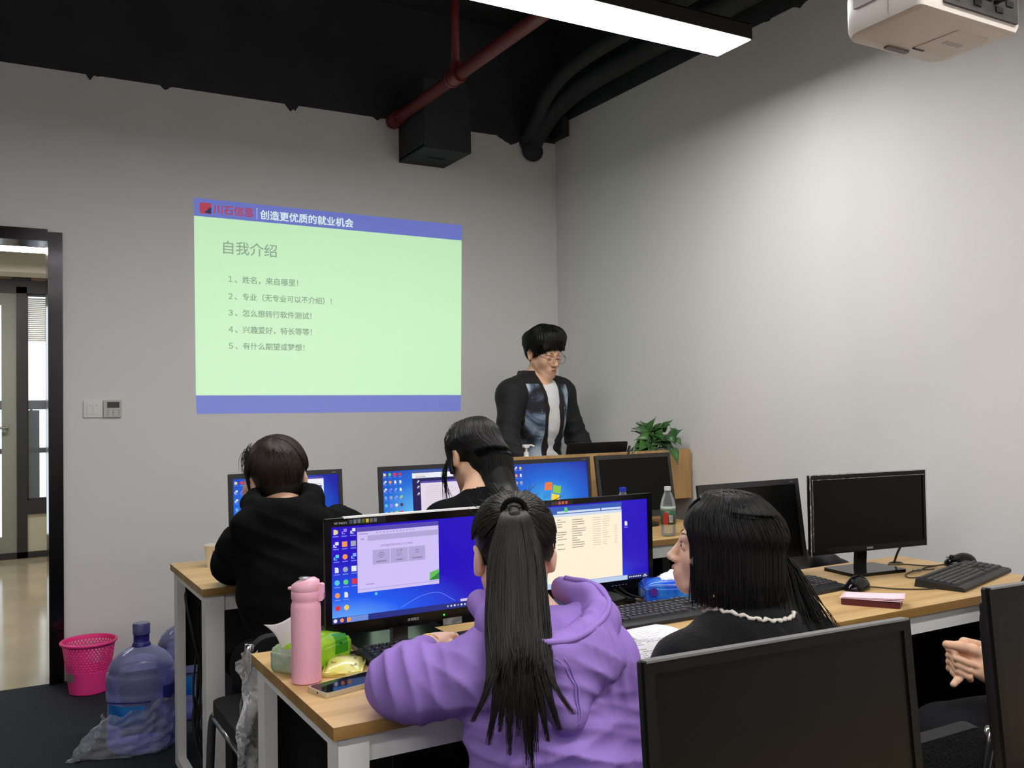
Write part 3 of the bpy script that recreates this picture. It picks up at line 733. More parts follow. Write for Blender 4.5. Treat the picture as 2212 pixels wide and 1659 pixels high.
text_mesh('window_footer', 'vmware', glow('window_mid_text', S(140, 128, 170)), scr1, (0.099, -0.0016, 0.1085), 0.006, 0.022)
flat(0.016, 0.026, 0.424, 0.040, -0.0006).build('taskbar', glow('taskbar_navy', S(36, 46, 130)), scr1)
flat(0.052, 0.0265, 0.105, 0.0395, -0.0009).build('task_button', glow('task_button_blue', S(110, 140, 215)), scr1)
for x, c, sh in ((0.024, 'white', 'disc'), (0.040, 'orange', 'disc'), (0.057, 'orange', 'sq')): icon(scr1, x, 0.033, c, 0.009, False, -0.0012, sh)
for k in range(8): icon(scr1, 0.315+k*0.0095, 0.033, 'white' if k % 3 else 'grey', 0.0045, False, -0.0008, 'disc' if k % 2 else 'sq')
flat(0.350, 0.041, 0.405, 0.047, -0.0008).build('tray_balloon', glow('tray_pink', S(215, 195, 230)), scr1)
icons_grid(scr1, [[('folder', 'folder'), ('purple', 'screen'), ('white', 'screen')], [('white', 'screen'), ('orange', 'sq'), ('grey', 'sq')], [('teal', 'screen'), ('orange', 'disc'), ('blue', 'screen')],
                  [('white', 'doc'), ('grey', 'disc'), ('white', 'sq')], [('teal', 'disc'), ('green', 'disc'), ('red', 'sq')], [('orange', 'disc'), ('white', 'doc')], [('red', 'disc'), ('yellow', 'disc')]], 0.027, 0.240, 0.0213, 0.0297, 0.0125)
MB().tube(spline([(0.19, -0.0006, 0.045), (0.24, -0.0006, 0.066), (0.29, -0.0006, 0.070), (0.335, -0.0006, 0.045)], 20), 0.0006, 4).build('light_arc', glow('arc_blue', S(110, 140, 245)), scr1)
icon(scr1, 0.126, 0.0855, 'teal', 0.006, False)

# 2 --- file list monitor
mon2, scr2, T2 = make_monitor('monitor', 'black monitor showing a cream file list window beside the blue tissue pack', (1.321, 2.25, 0.75), size=(0.44, 0.278), sc=(0.016, 0.424, 0.026, 0.262), style='round', screen=WP_A, bottom=0.030)
add_stand(mon2, T2, 0.41, 'chrome', 0.03, (0.24, 0.16), 0.0)
o = text_mesh('maker_mark', '清华同方', MARKC, mon2, (0.203, -0.0034, 0.0105), 0.01, 0.030); o.matrix_local = T2
for k in range(5):
    o = MB().box((0.285+k*0.0125, -0.0036, 0.012), (0.292+k*0.0125, -0.003, 0.0135)).build('button_mark', mat('dim_lettering', S(120), rough=0.5), mon2); o.matrix_local = T2
st = MB().box((0.055, -0.0035, 0.263), (0.152, -0.003, 0.276)).build('feature_sticker', mat('sticker_dark', S(30, 34, 40), rough=0.3), mon2); st.matrix_local = T2
for k, c in enumerate((S(70, 70, 80), S(110, 70, 60), S(225, 110, 80), S(200, 120, 100), S(215, 90, 90))):
    MB().box((0.080+k*0.0115, -0.0039, 0.265), (0.0885+k*0.0115, -0.0035, 0.2735)).build('sticker_badge', mat('badge2_%d' % k, c, rough=0.4), st)
CREAM = glow('window_cream', S(255, 240, 214)); PALEB = glow('window_pale_blue', S(206, 220, 238)); GT = glow('list_text_grey', S(206, 194, 178)); DT = glow('list_text_dark', S(160, 150, 142))
flat(0.065, 0.040, 0.327, 0.228, -0.0008).build('file_window', CREAM, scr2)
flat(0.065, 0.228, 0.327, 0.236, -0.0008).build('command_bar', PALEB, scr2)
flat(0.065, 0.236, 0.327, 0.258, -0.0008).build('title_bar', glow('title_steel_blue', S(50, 90, 180)), scr2)
flat(0.100, 0.2385, 0.250, 0.2445, -0.0012).build('address_bar', PALEB, scr2); flat(0.254, 0.2385, 0.325, 0.2445, -0.0012).build('search_box', PALEB, scr2)
icon(scr2, 0.130, 0.248, 'green', 0.014, False, -0.0014, 'doc')
rg = random.Random(5)
for k in range(13):
    z = 0.2165-k*0.0066
    flat(0.150, z, 0.150+rg.uniform(0.018, 0.05), z+0.0022, -0.0011).build('list_row', DT, scr2)
    flat(0.222, z+0.001, 0.250, z+0.0026, -0.0011).build('list_row', GT, scr2)
    flat(0.258, z+0.001, 0.258+rg.uniform(0.012, 0.028), z+0.0026, -0.0011).build('list_row', GT, scr2)
    if k > 3: flat(0.300, z+0.001, 0.310, z+0.0026, -0.0011).build('list_row', GT, scr2)
for k, z in enumerate((0.219, 0.2125, 0.206, 0.199, 0.183, 0.1765, 0.170, 0.163, 0.148, 0.135)):
    flat(0.099, z, 0.112+rg.uniform(0.0, 0.02), z+0.0022, -0.0011).build('side_entry', DT, scr2)
flat(0.016, 0.026, 0.424, 0.039, -0.0006).build('taskbar', glow('taskbar_pale', S(186, 206, 232)), scr2)
flat(0.345, 0.026, 0.424, 0.039, -0.0009).build('system_tray', glow('tray_navy', S(30, 34, 110)), scr2)
for k in range(7): icon(scr2, 0.352+k*0.0068, 0.0325, 'white', 0.004, False, -0.0013, 'disc' if k % 2 else 'sq')
flat(0.405, 0.0335, 0.415, 0.0355, -0.0013).build('clock', glow('icon_white', ICONC['white']), scr2); flat(0.402, 0.0290, 0.418, 0.0308, -0.0013).build('clock', glow('icon_white', ICONC['white']), scr2)
icon(scr2, 0.343, 0.193, 'white', 0.013, True, -0.0006, 'doc')
flat(0.04, 0.040, 0.065, 0.11, -0.0008).build('desktop_bloom', glow('teal_bloom', S(140, 214, 206)), scr2)

# 3,4,5 --- lit monitors of the row by the wall
def back_monitor(x, label, screen, tilt=0.07):
    t, s, T = make_monitor('monitor', label, (x, 3.50, 0.75), size=(0.44, 0.290), sc=(0.0165, 0.4235, 0.030, 0.271), style='square', screen=screen, bottom=0.052, tilt=tilt)
    add_stand(t, T, 0.44, 'round', 0.052, (0.22, 0.18), 0.06)
    o = MB().box((0.398, -0.0034, 0.2775), (0.414, -0.003, 0.2805)).build('maker_mark', mat('dim_lettering', S(120), rough=0.5), t); o.matrix_local = T
    return t, s
mon3, scr3 = back_monitor(0.782, 'lit monitor half hidden behind the hooded student\'s head, below the slide', WP_B)
icons_grid(scr3, [[('folder', 'folder'), ('red', 'disc'), ('green', 'disc')], [('white', 'screen'), ('purple', 'screen'), ('orange', 'disc')], [('white', 'screen'), ('lime', 'sq'), ('teal', 'folder')],
                  [('blue', 'doc'), ('white', 'sq'), ('yellow', 'disc')], [('teal', 'disc'), ('yellow', 'sq'), ('white', 'doc')], [('orange', 'disc'), ('white', 'doc')], [('red', 'disc'), ('blue', 'sq')]], 0.027, 0.256, 0.0225, 0.033, 0.012)
flat(0.15, 0.10, 0.364, 0.257, -0.0008).build('program_window', glow('window_white', S(236, 236, 246)), scr3)
flat(0.15, 0.10, 0.356, 0.231, -0.0012).build('window_body', glow('window_violet_blue', S(70, 72, 190)), scr3)
flat(0.15, 0.2575, 0.364, 0.264, -0.0008).build('title_bar', glow('window_title_blue', S(84, 70, 170)), scr3)
icon(scr3, 0.300, 0.237, 'red', 0.006, False, -0.0012, 'disc'); flat(0.306, 0.2355, 0.352, 0.2385, -0.0012).build('window_text', GT, scr3)
mon4, scr4 = back_monitor(1.375, 'lit monitor with many desktop icons, partly hidden by the dark haired woman', WP_B)
icons_grid(scr4, [[('folder', 'folder'), ('green', 'disc'), ('red', 'sq'), ('red', 'disc')], [('white', 'screen'), ('orange', 'disc'), ('white', 'doc'), ('white', 'doc')], [('white', 'screen'), ('purple', 'screen'), ('blue', 'screen'), ('white', 'doc')],
                  [('blue', 'doc'), ('grey', 'disc'), ('blue', 'screen'), ('lime', 'screen')], [('teal', 'disc'), ('purple', 'sq'), ('white', 'disc'), ('dark', 'sq')], [('blue', 'doc'), ('orange', 'disc'), ('lime', 'sq'), ('red', 'sq')]], 0.026, 0.257, 0.0223, 0.031, 0.0125)
flat(0.146, 0.09, 0.4235, 0.236, -0.0008).build('program_window', glow('window_night_blue', S(30, 22, 84)), scr4)
flat(0.146, 0.236, 0.4235, 0.257, -0.0008).build('menu_strip', glow('window_white', S(236, 236, 246)), scr4)
flat(0.146, 0.257, 0.4235, 0.268, -0.0008).build('title_bar', glow('title_haze_blue', S(70, 90, 160)), scr4)
pg = flat(0.182, 0.100, 0.36, 0.215, -0.0012).build('document_page', glow('page_pink_white', S(226, 214, 232)), scr4)
flat(0.182, 0.216, 0.36, 0.223, -0.0012).build('page_title_bar', glow('window_title_blue', S(84, 70, 170)), scr4)
for k in range(12): flat(0.205, 0.200-k*0.008, 0.205+rg.uniform(0.05, 0.13), 0.2015-k*0.008, -0.0015).build('text_row', GT, scr4)
for z in (0.222, 0.200, 0.172): icon(scr4, 0.172, z, 'white', 0.010, False, -0.0012, 'screen')
flat(0.16, 0.247, 0.20, 0.2495, -0.0011).build('menu_text', GT, scr4); flat(0.16, 0.2395, 0.205, 0.2425, -0.0011).build('menu_text', DT, scr4)
mon5, scr5 = back_monitor(1.964, 'lit monitor with a four colour flag emblem on blue, in front of the podium', WP_C)
icons_grid(scr5, [[('folder', 'folder'), ('white', 'screen'), ('yellow', 'folder')], [('white', 'screen'), ('orange', 'disc'), ('white', 'doc')], [('white', 'screen'), ('grey', 'disc'), ('grey', 'sq')], [('green', 'disc'), ('teal', 'disc')]], 0.027, 0.255, 0.0225, 0.032, 0.0125)
def pane(x0, x1, z0, z1, c, nm):
    n = 8; top = []; bot = []
    for k in range(n+1):
        u = x0+(x1-x0)*k/n; wv = 0.006*math.sin((u-0.18)/0.09*2*PI*0.8+0.3); sh = 0.012
        top.append((u+sh*(z1-0.10)/0.09, -0.0012, z1+wv)); bot.append((u+sh*(z0-0.10)/0.09, -0.0012, z0+wv))
    MB().prism(bot+top[::-1], (0, 1, 0), 0.0004).build('flag_pane', glow(nm, c), scr5)
pane(0.184, 0.222, 0.146, 0.180, LOGOS[0], 'flag_orange'); pane(0.228, 0.268, 0.139, 0.172, LOGOS[1], 'flag_green')
pane(0.179, 0.216, 0.108, 0.140, LOGOS[2], 'flag_blue'); pane(0.222, 0.262, 0.100, 0.133, LOGOS[3], 'flag_yellow')
# 6 --- switched off ones
mon6, s6, T6 = make_monitor('monitor', 'switched off dark monitor before the podium, behind the blue capped bottle', (2.452, 3.50, 0.75), size=(0.44, 0.30), sc=(0.0165, 0.4235, 0.03, 0.280), style='square', bottom=0.045, tilt=0.16, rz=0.0)
add_stand(mon6, T6, 0.44, 'round', 0.045, (0.24, 0.19), 0.07)
mon7, s7, T7 = make_monitor('monitor', 'switched off dark monitor leaning back behind the long haired student', (1.965, 2.235, 0.75), size=(0.442, 0.292), sc=(0.0165, 0.4255, 0.032, 0.274), style='square', bottom=0.028, tilt=0.13)
add_stand(mon7, T7, 0.442, 'round', 0.03, (0.24, 0.14), 0.0)
o = MB().box((0.400, -0.0034, 0.281), (0.415, -0.003, 0.284)).build('maker_mark', mat('dim_lettering', S(120), rough=0.5), mon7); o.matrix_local = T7
mon8, s8, T8 = make_monitor('monitor', 'switched off thin framed monitor on a square foot, by the right wall', (2.345, 2.165, 0.75), rz=math.radians(-7), size=(0.505, 0.262), sc=(0.012, 0.493, 0.020, 0.250), style='thin', bottom=0.073)
add_stand(mon8, T8, 0.49, 'diamond', 0.073, (0.225, 0.155), 0.02)
fm = clear('clear_film', (0.95, 0.95, 0.95, 1), 0.03, 0.2, 0.5, bump=(25, 0.12))
b = MB()
for (x0, z0, x1, z1) in ((-0.002, -0.003, 0.003, 0.265), (0.502, 0.0, 0.507, 0.265), (-0.002, 0.261, 0.507, 0.265), (0.008, 0.246, 0.497, 0.2475), (0.010, 0.012, 0.0115, 0.25)): b.box((x0, -0.0055, z0), (x1, -0.005, z1))
o = b.build('protective_film', fm, mon8); o.matrix_local = T8
o = MB().box((0.235, -0.0036, 0.006), (0.262, -0.003, 0.013)).build('maker_badge', mat('badge_grey', S(120), rough=0.4), mon8); o.matrix_local = T8
mon9, s9, T9 = make_monitor('monitor', 'big dark switched off monitor nearest the photographer, below the long haired student', (0.617, 0.79, 0.75), size=(0.44, 0.29), sc=(0.014, 0.426, 0.028, 0.276), style='dull', bottom=0.009, tilt=0.09, roll=math.radians(1.0))
add_stand(mon9, T9, 0.44, 'round', 0.02, (0.22, 0.15), -0.02)
mon10, s10, T10 = make_monitor('monitor', 'dark switched off monitor cut off by the lower right corner of the photo', (1.229, 0.79, 0.75), size=(0.44, 0.29), sc=(0.014, 0.426, 0.028, 0.276), style='dull', bottom=0.021, tilt=0.09, roll=math.radians(1.0))
add_stand(mon10, T10, 0.44, 'round', 0.03, (0.22, 0.15), -0.02)
for mm, T_ in ((mon9, T9), (mon10, T10)):
    o = MB().box((0.003, -0.004, 0.2885), (0.437, 0.010, 0.2912)).build('edge_strip', mat('worn_grey_edge', S(104, 104, 106), rough=0.35), mm); o.matrix_local = T_

# ------------------------------------------------------------------ keyboards and mice
KEYM = mat('key_black', S(46, 46, 48), rough=0.45); KEYB = mat('keyboard_black', S(34, 34, 36), rough=0.45)
LEGEND = mat('key_legend', S(150), rough=0.6)
def make_keyboard():
    t = thing('keyboard', 'x', 'keyboard', (0, 0, 0), 0, 'black computer keyboards')
    b = MB(); b.prism([(-0.222, -0.074, 0.0), (-0.222, -0.074, 0.010), (-0.222, -0.064, 0.014), (-0.222, 0.070, 0.024), (-0.222, 0.074, 0.0)], (1, 0, 0), 0.444); b.build('keyboard_body', KEYB, t, bev=0.002)
    keys = MB(); leg = MB()
    sl = 10/134.0
    def key(x0, x1, y0, y1):
        z = 0.0145+(y0+0.064)*sl; ch = 0.002
        keys._new([Vector(p) for p in ((x0, y0, z-.001), (x1, y0, z-.001), (x1, y1, z+.0005), (x0, y1, z+.0005), (x0+ch, y0+ch, z+.006), (x1-ch, y0+ch, z+.006), (x1-ch, y1-ch, z+.0068), (x0+ch, y1-ch, z+.0068))],
                  [(4, 5, 6, 7), (0, 1, 5, 4), (1, 2, 6, 5), (2, 3, 7, 6), (3, 0, 4, 7)])
        if x1-x0 < 0.03: leg.box((x0+0.004, y1-0.009, z+.0069), (x0+0.009, y1-0.006, z+.0072))
    rows = [(0.050, 0.016), (0.026, 0.0175), (0.0075, 0.0175), (-0.011, 0.0175), (-0.0295, 0.0175), (-0.048, 0.0175)]
    off = [0, 0, 0.008, 0.012, 0.018, 0.0]
    for r, (y, h) in enumerate(rows):
        x = -0.212
        if r == 5: ks = [0.022, 0.022, 0.022, 0.105, 0.022, 0.022, 0.022, 0.022]
        else:
            ks = [0.0175+off[r]]+[0.0175]*12+[0.0175+0.017-off[r]*0.5]
        for w in ks:
            key(x, x+w, y, y+h); x += w+0.0012
        for k in range(3):
            if r in (1, 2, 5) or (r == 4 and k == 1) or r == 0: key(0.073+k*0.0188, 0.0905+k*0.0188, y, y+h)
        if r > 0:
            for k in range(4): key(0.136+k*0.0188, 0.1535+k*0.0188, y, y+h)
    keys.build('keys', KEYM, t); leg.build('key_legends', LEGEND, t)
    return t
kb = make_keyboard()
for i, (x, y, z, r, lb) in enumerate(((0.968, 1.985, 0.75, 0, 'black keyboard under the purple hoodie woman\'s hand'), (1.60, 2.005, 0.75, 0, 'black keyboard behind the printed sheet, near the long haired student'),
                                   (2.075, 2.035, 0.75, 5, 'black keyboard beside the mouse and pink slips, below the leaning dark monitor'), (2.735, 1.885, 0.75, 16, 'black keyboard turned askew at the wall end of the middle desks'),
                                   (1.05, 3.30, 0.75, 0, 'black keyboard before the hooded student at the slide wall'), (1.62, 3.30, 0.75, 0, 'black keyboard before the dark haired woman at the slide wall'))):
    o = kb if i == 0 else copy_tree(kb)
    o.location = (x, y, z); o.rotation_euler = (0, 0, math.radians(r)); o['label'] = lb
def make_mouse():
    t = thing('computer_mouse', 'x', 'mouse', (0, 0, 0), 0, 'black computer mice')
    g = 0.003
    sk = Skin(axis_grid(-0.045, 0.045, g), axis_grid(-0.07, 0.07, g), axis_grid(-0.02, 0.055, g))
    sk.ell((0, -0.012, 0.006), (0.034, 0.048, 0.034), k=0.01); sk.ell((0, 0.022, 0.004), (0.031, 0.040, 0.024), k=0.012); sk.plane((0, 0, 0.0), (0, 0, -1), 0.002)
    V, Q = sk.mesh(); V = relax(V, Q, 2)
    bd = skin_obj('shell', V, Q, BLACKGL, t)
    MB().cyl((-0.004, 0.036, 0.0275), (0.004, 0.036, 0.0275), 0.008, 14).build('scroll_wheel', BLACKPL, t, smooth=True)
    MB().box((-0.0006, 0.012, 0.026), (0.0006, 0.06, 0.0285)).build('button_seam', BLACKPL, t)
    return t
ms = make_mouse()
for i, (x, y, z, r, tl, lb) in enumerate(((2.325, 1.965, 0.75, 112, 0, 'glossy black mouse behind the pink slips'), (2.955, 2.050, 0.752, 75, 0, 'glossy black mouse against the wall end of the askew keyboard'))):
    o = ms if i == 0 else copy_tree(ms)
    o.location = (x, y, z); o.rotation_euler = (0, 0, math.radians(r)); o['label'] = lb
def cable(name, pts, r, label, m=CABLE, n=60, cat='cable'):
    o = Vector(pts[0]); b = MB().tube(spline([Vector(p)-o for p in pts], n), r, 6)
    c = b.build(name, m, None, smooth=True); c.location = o
    return tag(c, label, cat)
BRNC = mat('brown_black_cable', S(52, 44, 36), rough=0.5)
cable('mouse_cable', [(2.362, 1.955, 0.756), (2.42, 1.885, 0.753), (2.50, 1.835, 0.753), (2.58, 1.84, 0.753)], 0.0022, 'dark mouse cable curving from mouse to askew keyboard', BRNC)
cable('keyboard_cable', [(2.66, 1.95, 0.757), (2.60, 1.985, 0.753), (2.64, 2.03, 0.753), (2.74, 2.06, 0.753), (2.80, 2.04, 0.753)], 0.0022, 'dark cable looping behind the askew keyboard', BRNC)
cable('mouse_cable', [(2.905, 2.06, 0.757), (2.84, 2.09, 0.753), (2.79, 2.165, 0.753), (2.73, 2.18, 0.753), (2.72, 2.15, 0.753)], 0.0022, 'dark cable from the mouse by the wall to a coil behind the thin framed monitor', BRNC)
cable('usb_cable', [(2.745, 2.12, 0.838), (2.755, 2.15, 0.80), (2.76, 2.17, 0.760)], 0.004, 'short thick black cable hanging behind the thin framed monitor')
cable('mouse_cable', [(2.66, 2.02, 0.765), (2.72, 2.04, 0.756), (2.80, 2.075, 0.753), (2.86, 2.075, 0.753)], 0.0022, 'dark cable lying across the square monitor foot', BRNC)
b = MB(); b.tube([(0.028*math.cos(a), 0.018*math.sin(a), 0.003+0.004*(a/25)) for a in [k*0.35 for k in range(60)]], 0.0022, 6)
o = b.build('coiled_cable', mat('olive_cable', S(96, 92, 72), rough=0.5), None, smooth=True); o.location = (2.775, 2.175, 0.751); tag(o, 'small coil of cable on the desk behind the thin framed monitor', 'cable')
cable('monitor_cable', [(1.60, 2.29, 0.80), (1.63, 2.21, 0.765), (1.66, 2.17, 0.754), (1.70, 2.12, 0.753), (1.655, 2.10, 0.753), (1.62, 2.14, 0.753), (1.68, 2.16, 0.756), (1.76, 2.10, 0.753)], 0.003, 'black cable loop under the file list monitor')
cable('monitor_cable', [(1.63, 2.28, 0.80), (1.645, 2.21, 0.77), (1.70, 2.15, 0.756)], 0.003, 'second black cable dropping behind the file list monitor')
cable('keyboard_cable', [(0.80, 2.065, 0.762), (0.73, 2.09, 0.753), (0.69, 2.12, 0.753), (0.62, 2.14, 0.753)], 0.003, 'black cable beside the green tissue pack')
cable('keyboard_cable', [(0.84, 2.065, 0.760), (0.76, 2.105, 0.753), (0.70, 2.14, 0.753)], 0.003, 'black cable under the icon filled monitor')
cable('power_cable', [(0.66, 3.70, 0.72), (0.652, 3.64, 0.62), (0.668, 3.60, 0.50), (0.69, 3.58, 0.35), (0.66, 3.56, 0.2), (0.69, 3.52, 0.05), (0.80, 3.5, 0.01)], 0.007, 'thick black cable hanging under the hooded student\'s desk')
cable('power_cable', [(0.70, 3.45, 0.70), (0.78, 3.42, 0.62), (0.88, 3.40, 0.585), (0.97, 3.40, 0.56)], 0.004, 'thin black cable sagging under the hooded student\'s desk')
for k in range(5):
    cable('power_cable', [(0.675+0.01*k, 3.59, 0.42-0.02*k), (0.66+0.012*k, 3.56, 0.28), (0.685-0.006*k, 3.54, 0.12), (0.69+0.02*k, 3.50, 0.01)], 0.004, ('black cables tangled at the foot of the hooded student\'s desk'))['group'] = 'tangled cables'
cable('power_cable', [(0.75, 2.20, 0.70), (0.72, 2.15, 0.5), (0.76, 2.10, 0.25), (0.80, 2.05, 0.01)], 0.004, 'black cable hanging under the thermos desk near its side')
cable('power_cable', [(0.86, 2.20, 0.70), (0.87, 2.15, 0.45), (0.84, 2.08, 0.2), (0.90, 2.05, 0.01)], 0.004, 'black cable hanging under the middle of the thermos desk')

# ------------------------------------------------------------------ computer cases under the desks
def tower(x, y, label):
    t = thing('computer_case', label, 'computer', (x, y, 0), 0, 'computer cases under the desks')
    MB().box((-0.09, -0.2, 0.012), (0.09, 0.2, 0.40)).build('case_body', BLACKPL, t, bev=0.004)
    MB().box((-0.088, -0.206, 0.02), (0.088, -0.2, 0.395)).build('front_panel', BLACKGL, t, bev=0.002)
    MB().box((-0.07, -0.208, 0.34), (0.07, -0.206, 0.36)).build('drive_door', BLACKPL, t)
    MB().box((-0.086, -0.209, 0.30), (0.086, -0.206, 0.304)).build('trim_line', CHROME, t)
    for sx in (-0.07, 0.07):
        for sy in (-0.17, 0.17): MB().cyl((sx, sy, 0), (sx, sy, 0.012), 0.012, 10).build('foot', BLACKPL, t)
tower(0.83, 3.44, 'black computer case under the hooded student\'s desk')
tower(1.13, 1.99, 'black computer case under the thermos desk')
tower(2.35, 2.05, 'black computer case under the middle desk by the right wall')
# ------------------------------------------------------------------ things on the middle desks
ZD = 0.75
t = thing('thermos_bottle', 'tall pink thermos bottle with flip lid at the near corner of the middle desk', 'bottle', (0.592, 1.945, ZD))
PINK = mat('matte_pink', S(238, 174, 193), rough=0.55, bump=(400, 0.04)); PINKL = mat('glossy_pink', S(238, 178, 196), rough=0.3)
MB().lathe([(0, 0.001), (0.028, 0.0), (0.0315, 0.003), (0.0315, 0.158), (0.0305, 0.166), (0.0285, 0.170), (0.0285, 0.174), (0.0305, 0.178), (0.0305, 0.192), (0.029, 0.194)], seg=48).build('flask', PINK, t, auto=40)
b = MB(); prof = []
N = 40; rings = []
for r, z, tz in ((0.0295, 0.194, 0), (0.0305, 0.196, 0), (0.0305, 0.200, 0.004), (0.029, 0.206, 0.010), (0.020, 0.212, 0.010), (0.0, 0.2135, 0.008)):
    rings.append([Vector((r*math.cos(2*PI*k/N), r*math.sin(2*PI*k/N), z+tz*(0.5+0.5*math.cos(2*PI*k/N)*1.0)*0.9)) for k in range(N)])
b.grid([rg_+[rg_[0]] for rg_ in rings]); b.build('lid', PINKL, t, smooth=True)
MB().ball((-0.0315, 0.0, 0.1985), 0.005, (1.3, 1.2, 0.8)).build('spout', PINKL, t, smooth=True)
MB().rbox((0.027, -0.009, 0.172), (0.039, 0.009, 0.208), 0.005, axis='Y').build('latch', PINKL, t, bev=0.002)
MB().rbox((0.0385, -0.004, 0.178), (0.0405, 0.004, 0.188), 0.0015, axis='X').build('latch_hole', mat('plum_plastic', S(170, 104, 140), rough=0.4), t)
MB().lathe([(0.0, 0.2125), (0.011, 0.2130), (0.012, 0.2165), (0, 0.2172)], (-0.002, 0, 0.0045), 24).build('lid_badge', mat('silver_badge', S(190, 190, 200), rough=0.25, metal=0.6), t, smooth=True)
t.rotation_euler = (0, 0, math.radians(-28))

def pack(name, label, cat, loc, rz, size, mats, seed, extra=None, group=None, puff=0.006):
    """soft plastic wrapped pack: bulged box with crinkled skin"""
    w, d, h = size; t = thing(name, label, cat, loc, rz, group)
    n = 14; b = MB(); rg = np.random.default_rng(seed)
    bm = b.b; bmesh.ops.create_cube(bm, size=1.0); bmesh.ops.subdivide_edges(bm, edges=bm.edges[:], cuts=n, use_grid_fill=True)
    for v in bm.verts:
        p = v.co; x, y, z = p.x*2, p.y*2, p.z*2
        bul = (1-x*x)*(1-y*y); zz = p.z+0.5
        q = Vector((p.x*w*(1+0.03*(1-z*z)), p.y*d*(1+0.05*(1-z*z)), zz*h+(puff*bul if z > 0 else 0)))
        q.x -= 0.006*(abs(z)**4)*math.copysign(1, x)*(abs(x) > 0.98); q.z = max(0, q.z-(0.008 if z > 0.5 else 0)*(max(abs(x), abs(y))**8))
        v.co = q
    bm.normal_update()
    V = np.array([v.co[:] for v in bm.verts], 'f'); nz = wav(V, 70, seed)*0.0016+wav(V, 160, seed+1)*0.0007
    for v, k in zip(bm.verts, nz):
        if v.co.z > 0.002: v.co += v.normal*float(k)
    for f in bm.faces:
        c = f.calc_center_median(); f.material_index = extra(c, f.normal) if extra else 0
    o = b.build('wrapper', mats, t, smooth=True)
    return t
GREEN = mat('lime_film', S(150, 208, 28), rough=0.25, coat=0.4, var=(30, S(178, 226, 60), 0.35, 0.7)); GREEN2 = mat('leaf_green_film', S(70, 160, 40), rough=0.25); SILV = mat('pale_film', S(188, 196, 180), rough=0.3, coat=0.3, var=(25, S(150, 176, 130), 0.4, 0.7))
t = pack('tissue_pack', 'lime green tissue pack with a tissue pulled up, behind the pink thermos', 'tissues', (0.640, 2.062, ZD), math.radians(33), (0.165, 0.088, 0.062), [GREEN, GREEN2, SILV], 4,
         lambda c, n: 2 if c.x < -0.074 else (1 if (c.y < -0.03 and abs(c.x-0.05) < 0.02 and c.z > 0.02) else 0))
P = []; Ri = Matrix.Rotation(-math.radians(33), 3, 'Z')
for i in range(15):
    u = i/14; row = []
    for j in range(15):
        v = j/14; lo_ = Vector((0.562, 2.032, 0.803)).lerp(Vector((0.630, 2.052, 0.806)), u); hi_ = Vector((0.522, 2.028, 0.864)).lerp(Vector((0.640, 2.052, 0.879)), u)
        p = lo_.lerp(hi_, v)+Vector((-0.008*math.sin(PI*v)*(u-1), -0.006*math.sin(PI*u*1.5+1)*v, -0.006*math.sin(PI*u)*v+0.003*math.sin(7*u+3*v)*v)); row.append(Ri @ (p-Vector((0.640, 2.062, ZD))))
    P.append(row)
solid(MB().grid(P).build('tissue', mat('tissue_paper', S(240, 240, 242), rough=0.9, sss=0.0), t, smooth=True), 0.0006)
t = pack('snack_bag', 'small pale yellow snack bag with brown print lying beside the pink thermos', 'snack', (0.690, 1.985, ZD), math.radians(-24), (0.085, 0.105, 0.016), [mat('pale_yellow_film', S(232, 226, 120), rough=0.25, coat=0.5, var=(25, S(240, 236, 160), 0.4, 0.65))], 9, puff=0.014)
SEPIA = mat('brown_print', S(150, 134, 60), rough=0.5)
for x, y in ((-0.02, -0.02), (0.02, 0.0), (-0.012, 0.03), (0.022, -0.034), (0.014, 0.036)):
    r0 = 0.007; z = 0.0155+0.014*(1-(x/0.0425)**2)*(1-(y/0.0525)**2)
    MB().tube([(x+r0*math.cos(a), y+r0*math.sin(a), z) for a in [2*PI*k/14 for k in range(15)]], 0.0009, 5).build('printed_ring', SEPIA, t)
t = thing('smartphone', 'smartphone in a clear gold edged case lying before the pink thermos', 'phone', (0.655, 1.864, ZD), math.radians(14))
MB().rbox((-0.076, -0.037, 0), (0.076, 0.037, 0.0095), 0.010, seg=6).build('case', mat('champagne_case', S(206, 196, 172), rough=0.18, metal=0.35, coat=0.6), t, bev=0.0025)
s_ = MB().rbox((-0.072, -0.033, 0.0095), (0.072, 0.033, 0.0101), 0.008, seg=6).build('screen', mat('phone_glass', S(20, 22, 26), rough=0.05), t)
MB().box((0.010, -0.0385, 0.0022), (0.026, -0.0365, 0.0078)).build('side_button', mat('pale_gold', S(220, 206, 130), rough=0.3, metal=0.4), t, bev=0.0008)
MB().cyl((-0.0768, -0.005, 0.0048), (-0.0755, -0.005, 0.0048), 0.0022, 12).build('headphone_socket', CABLE, t)
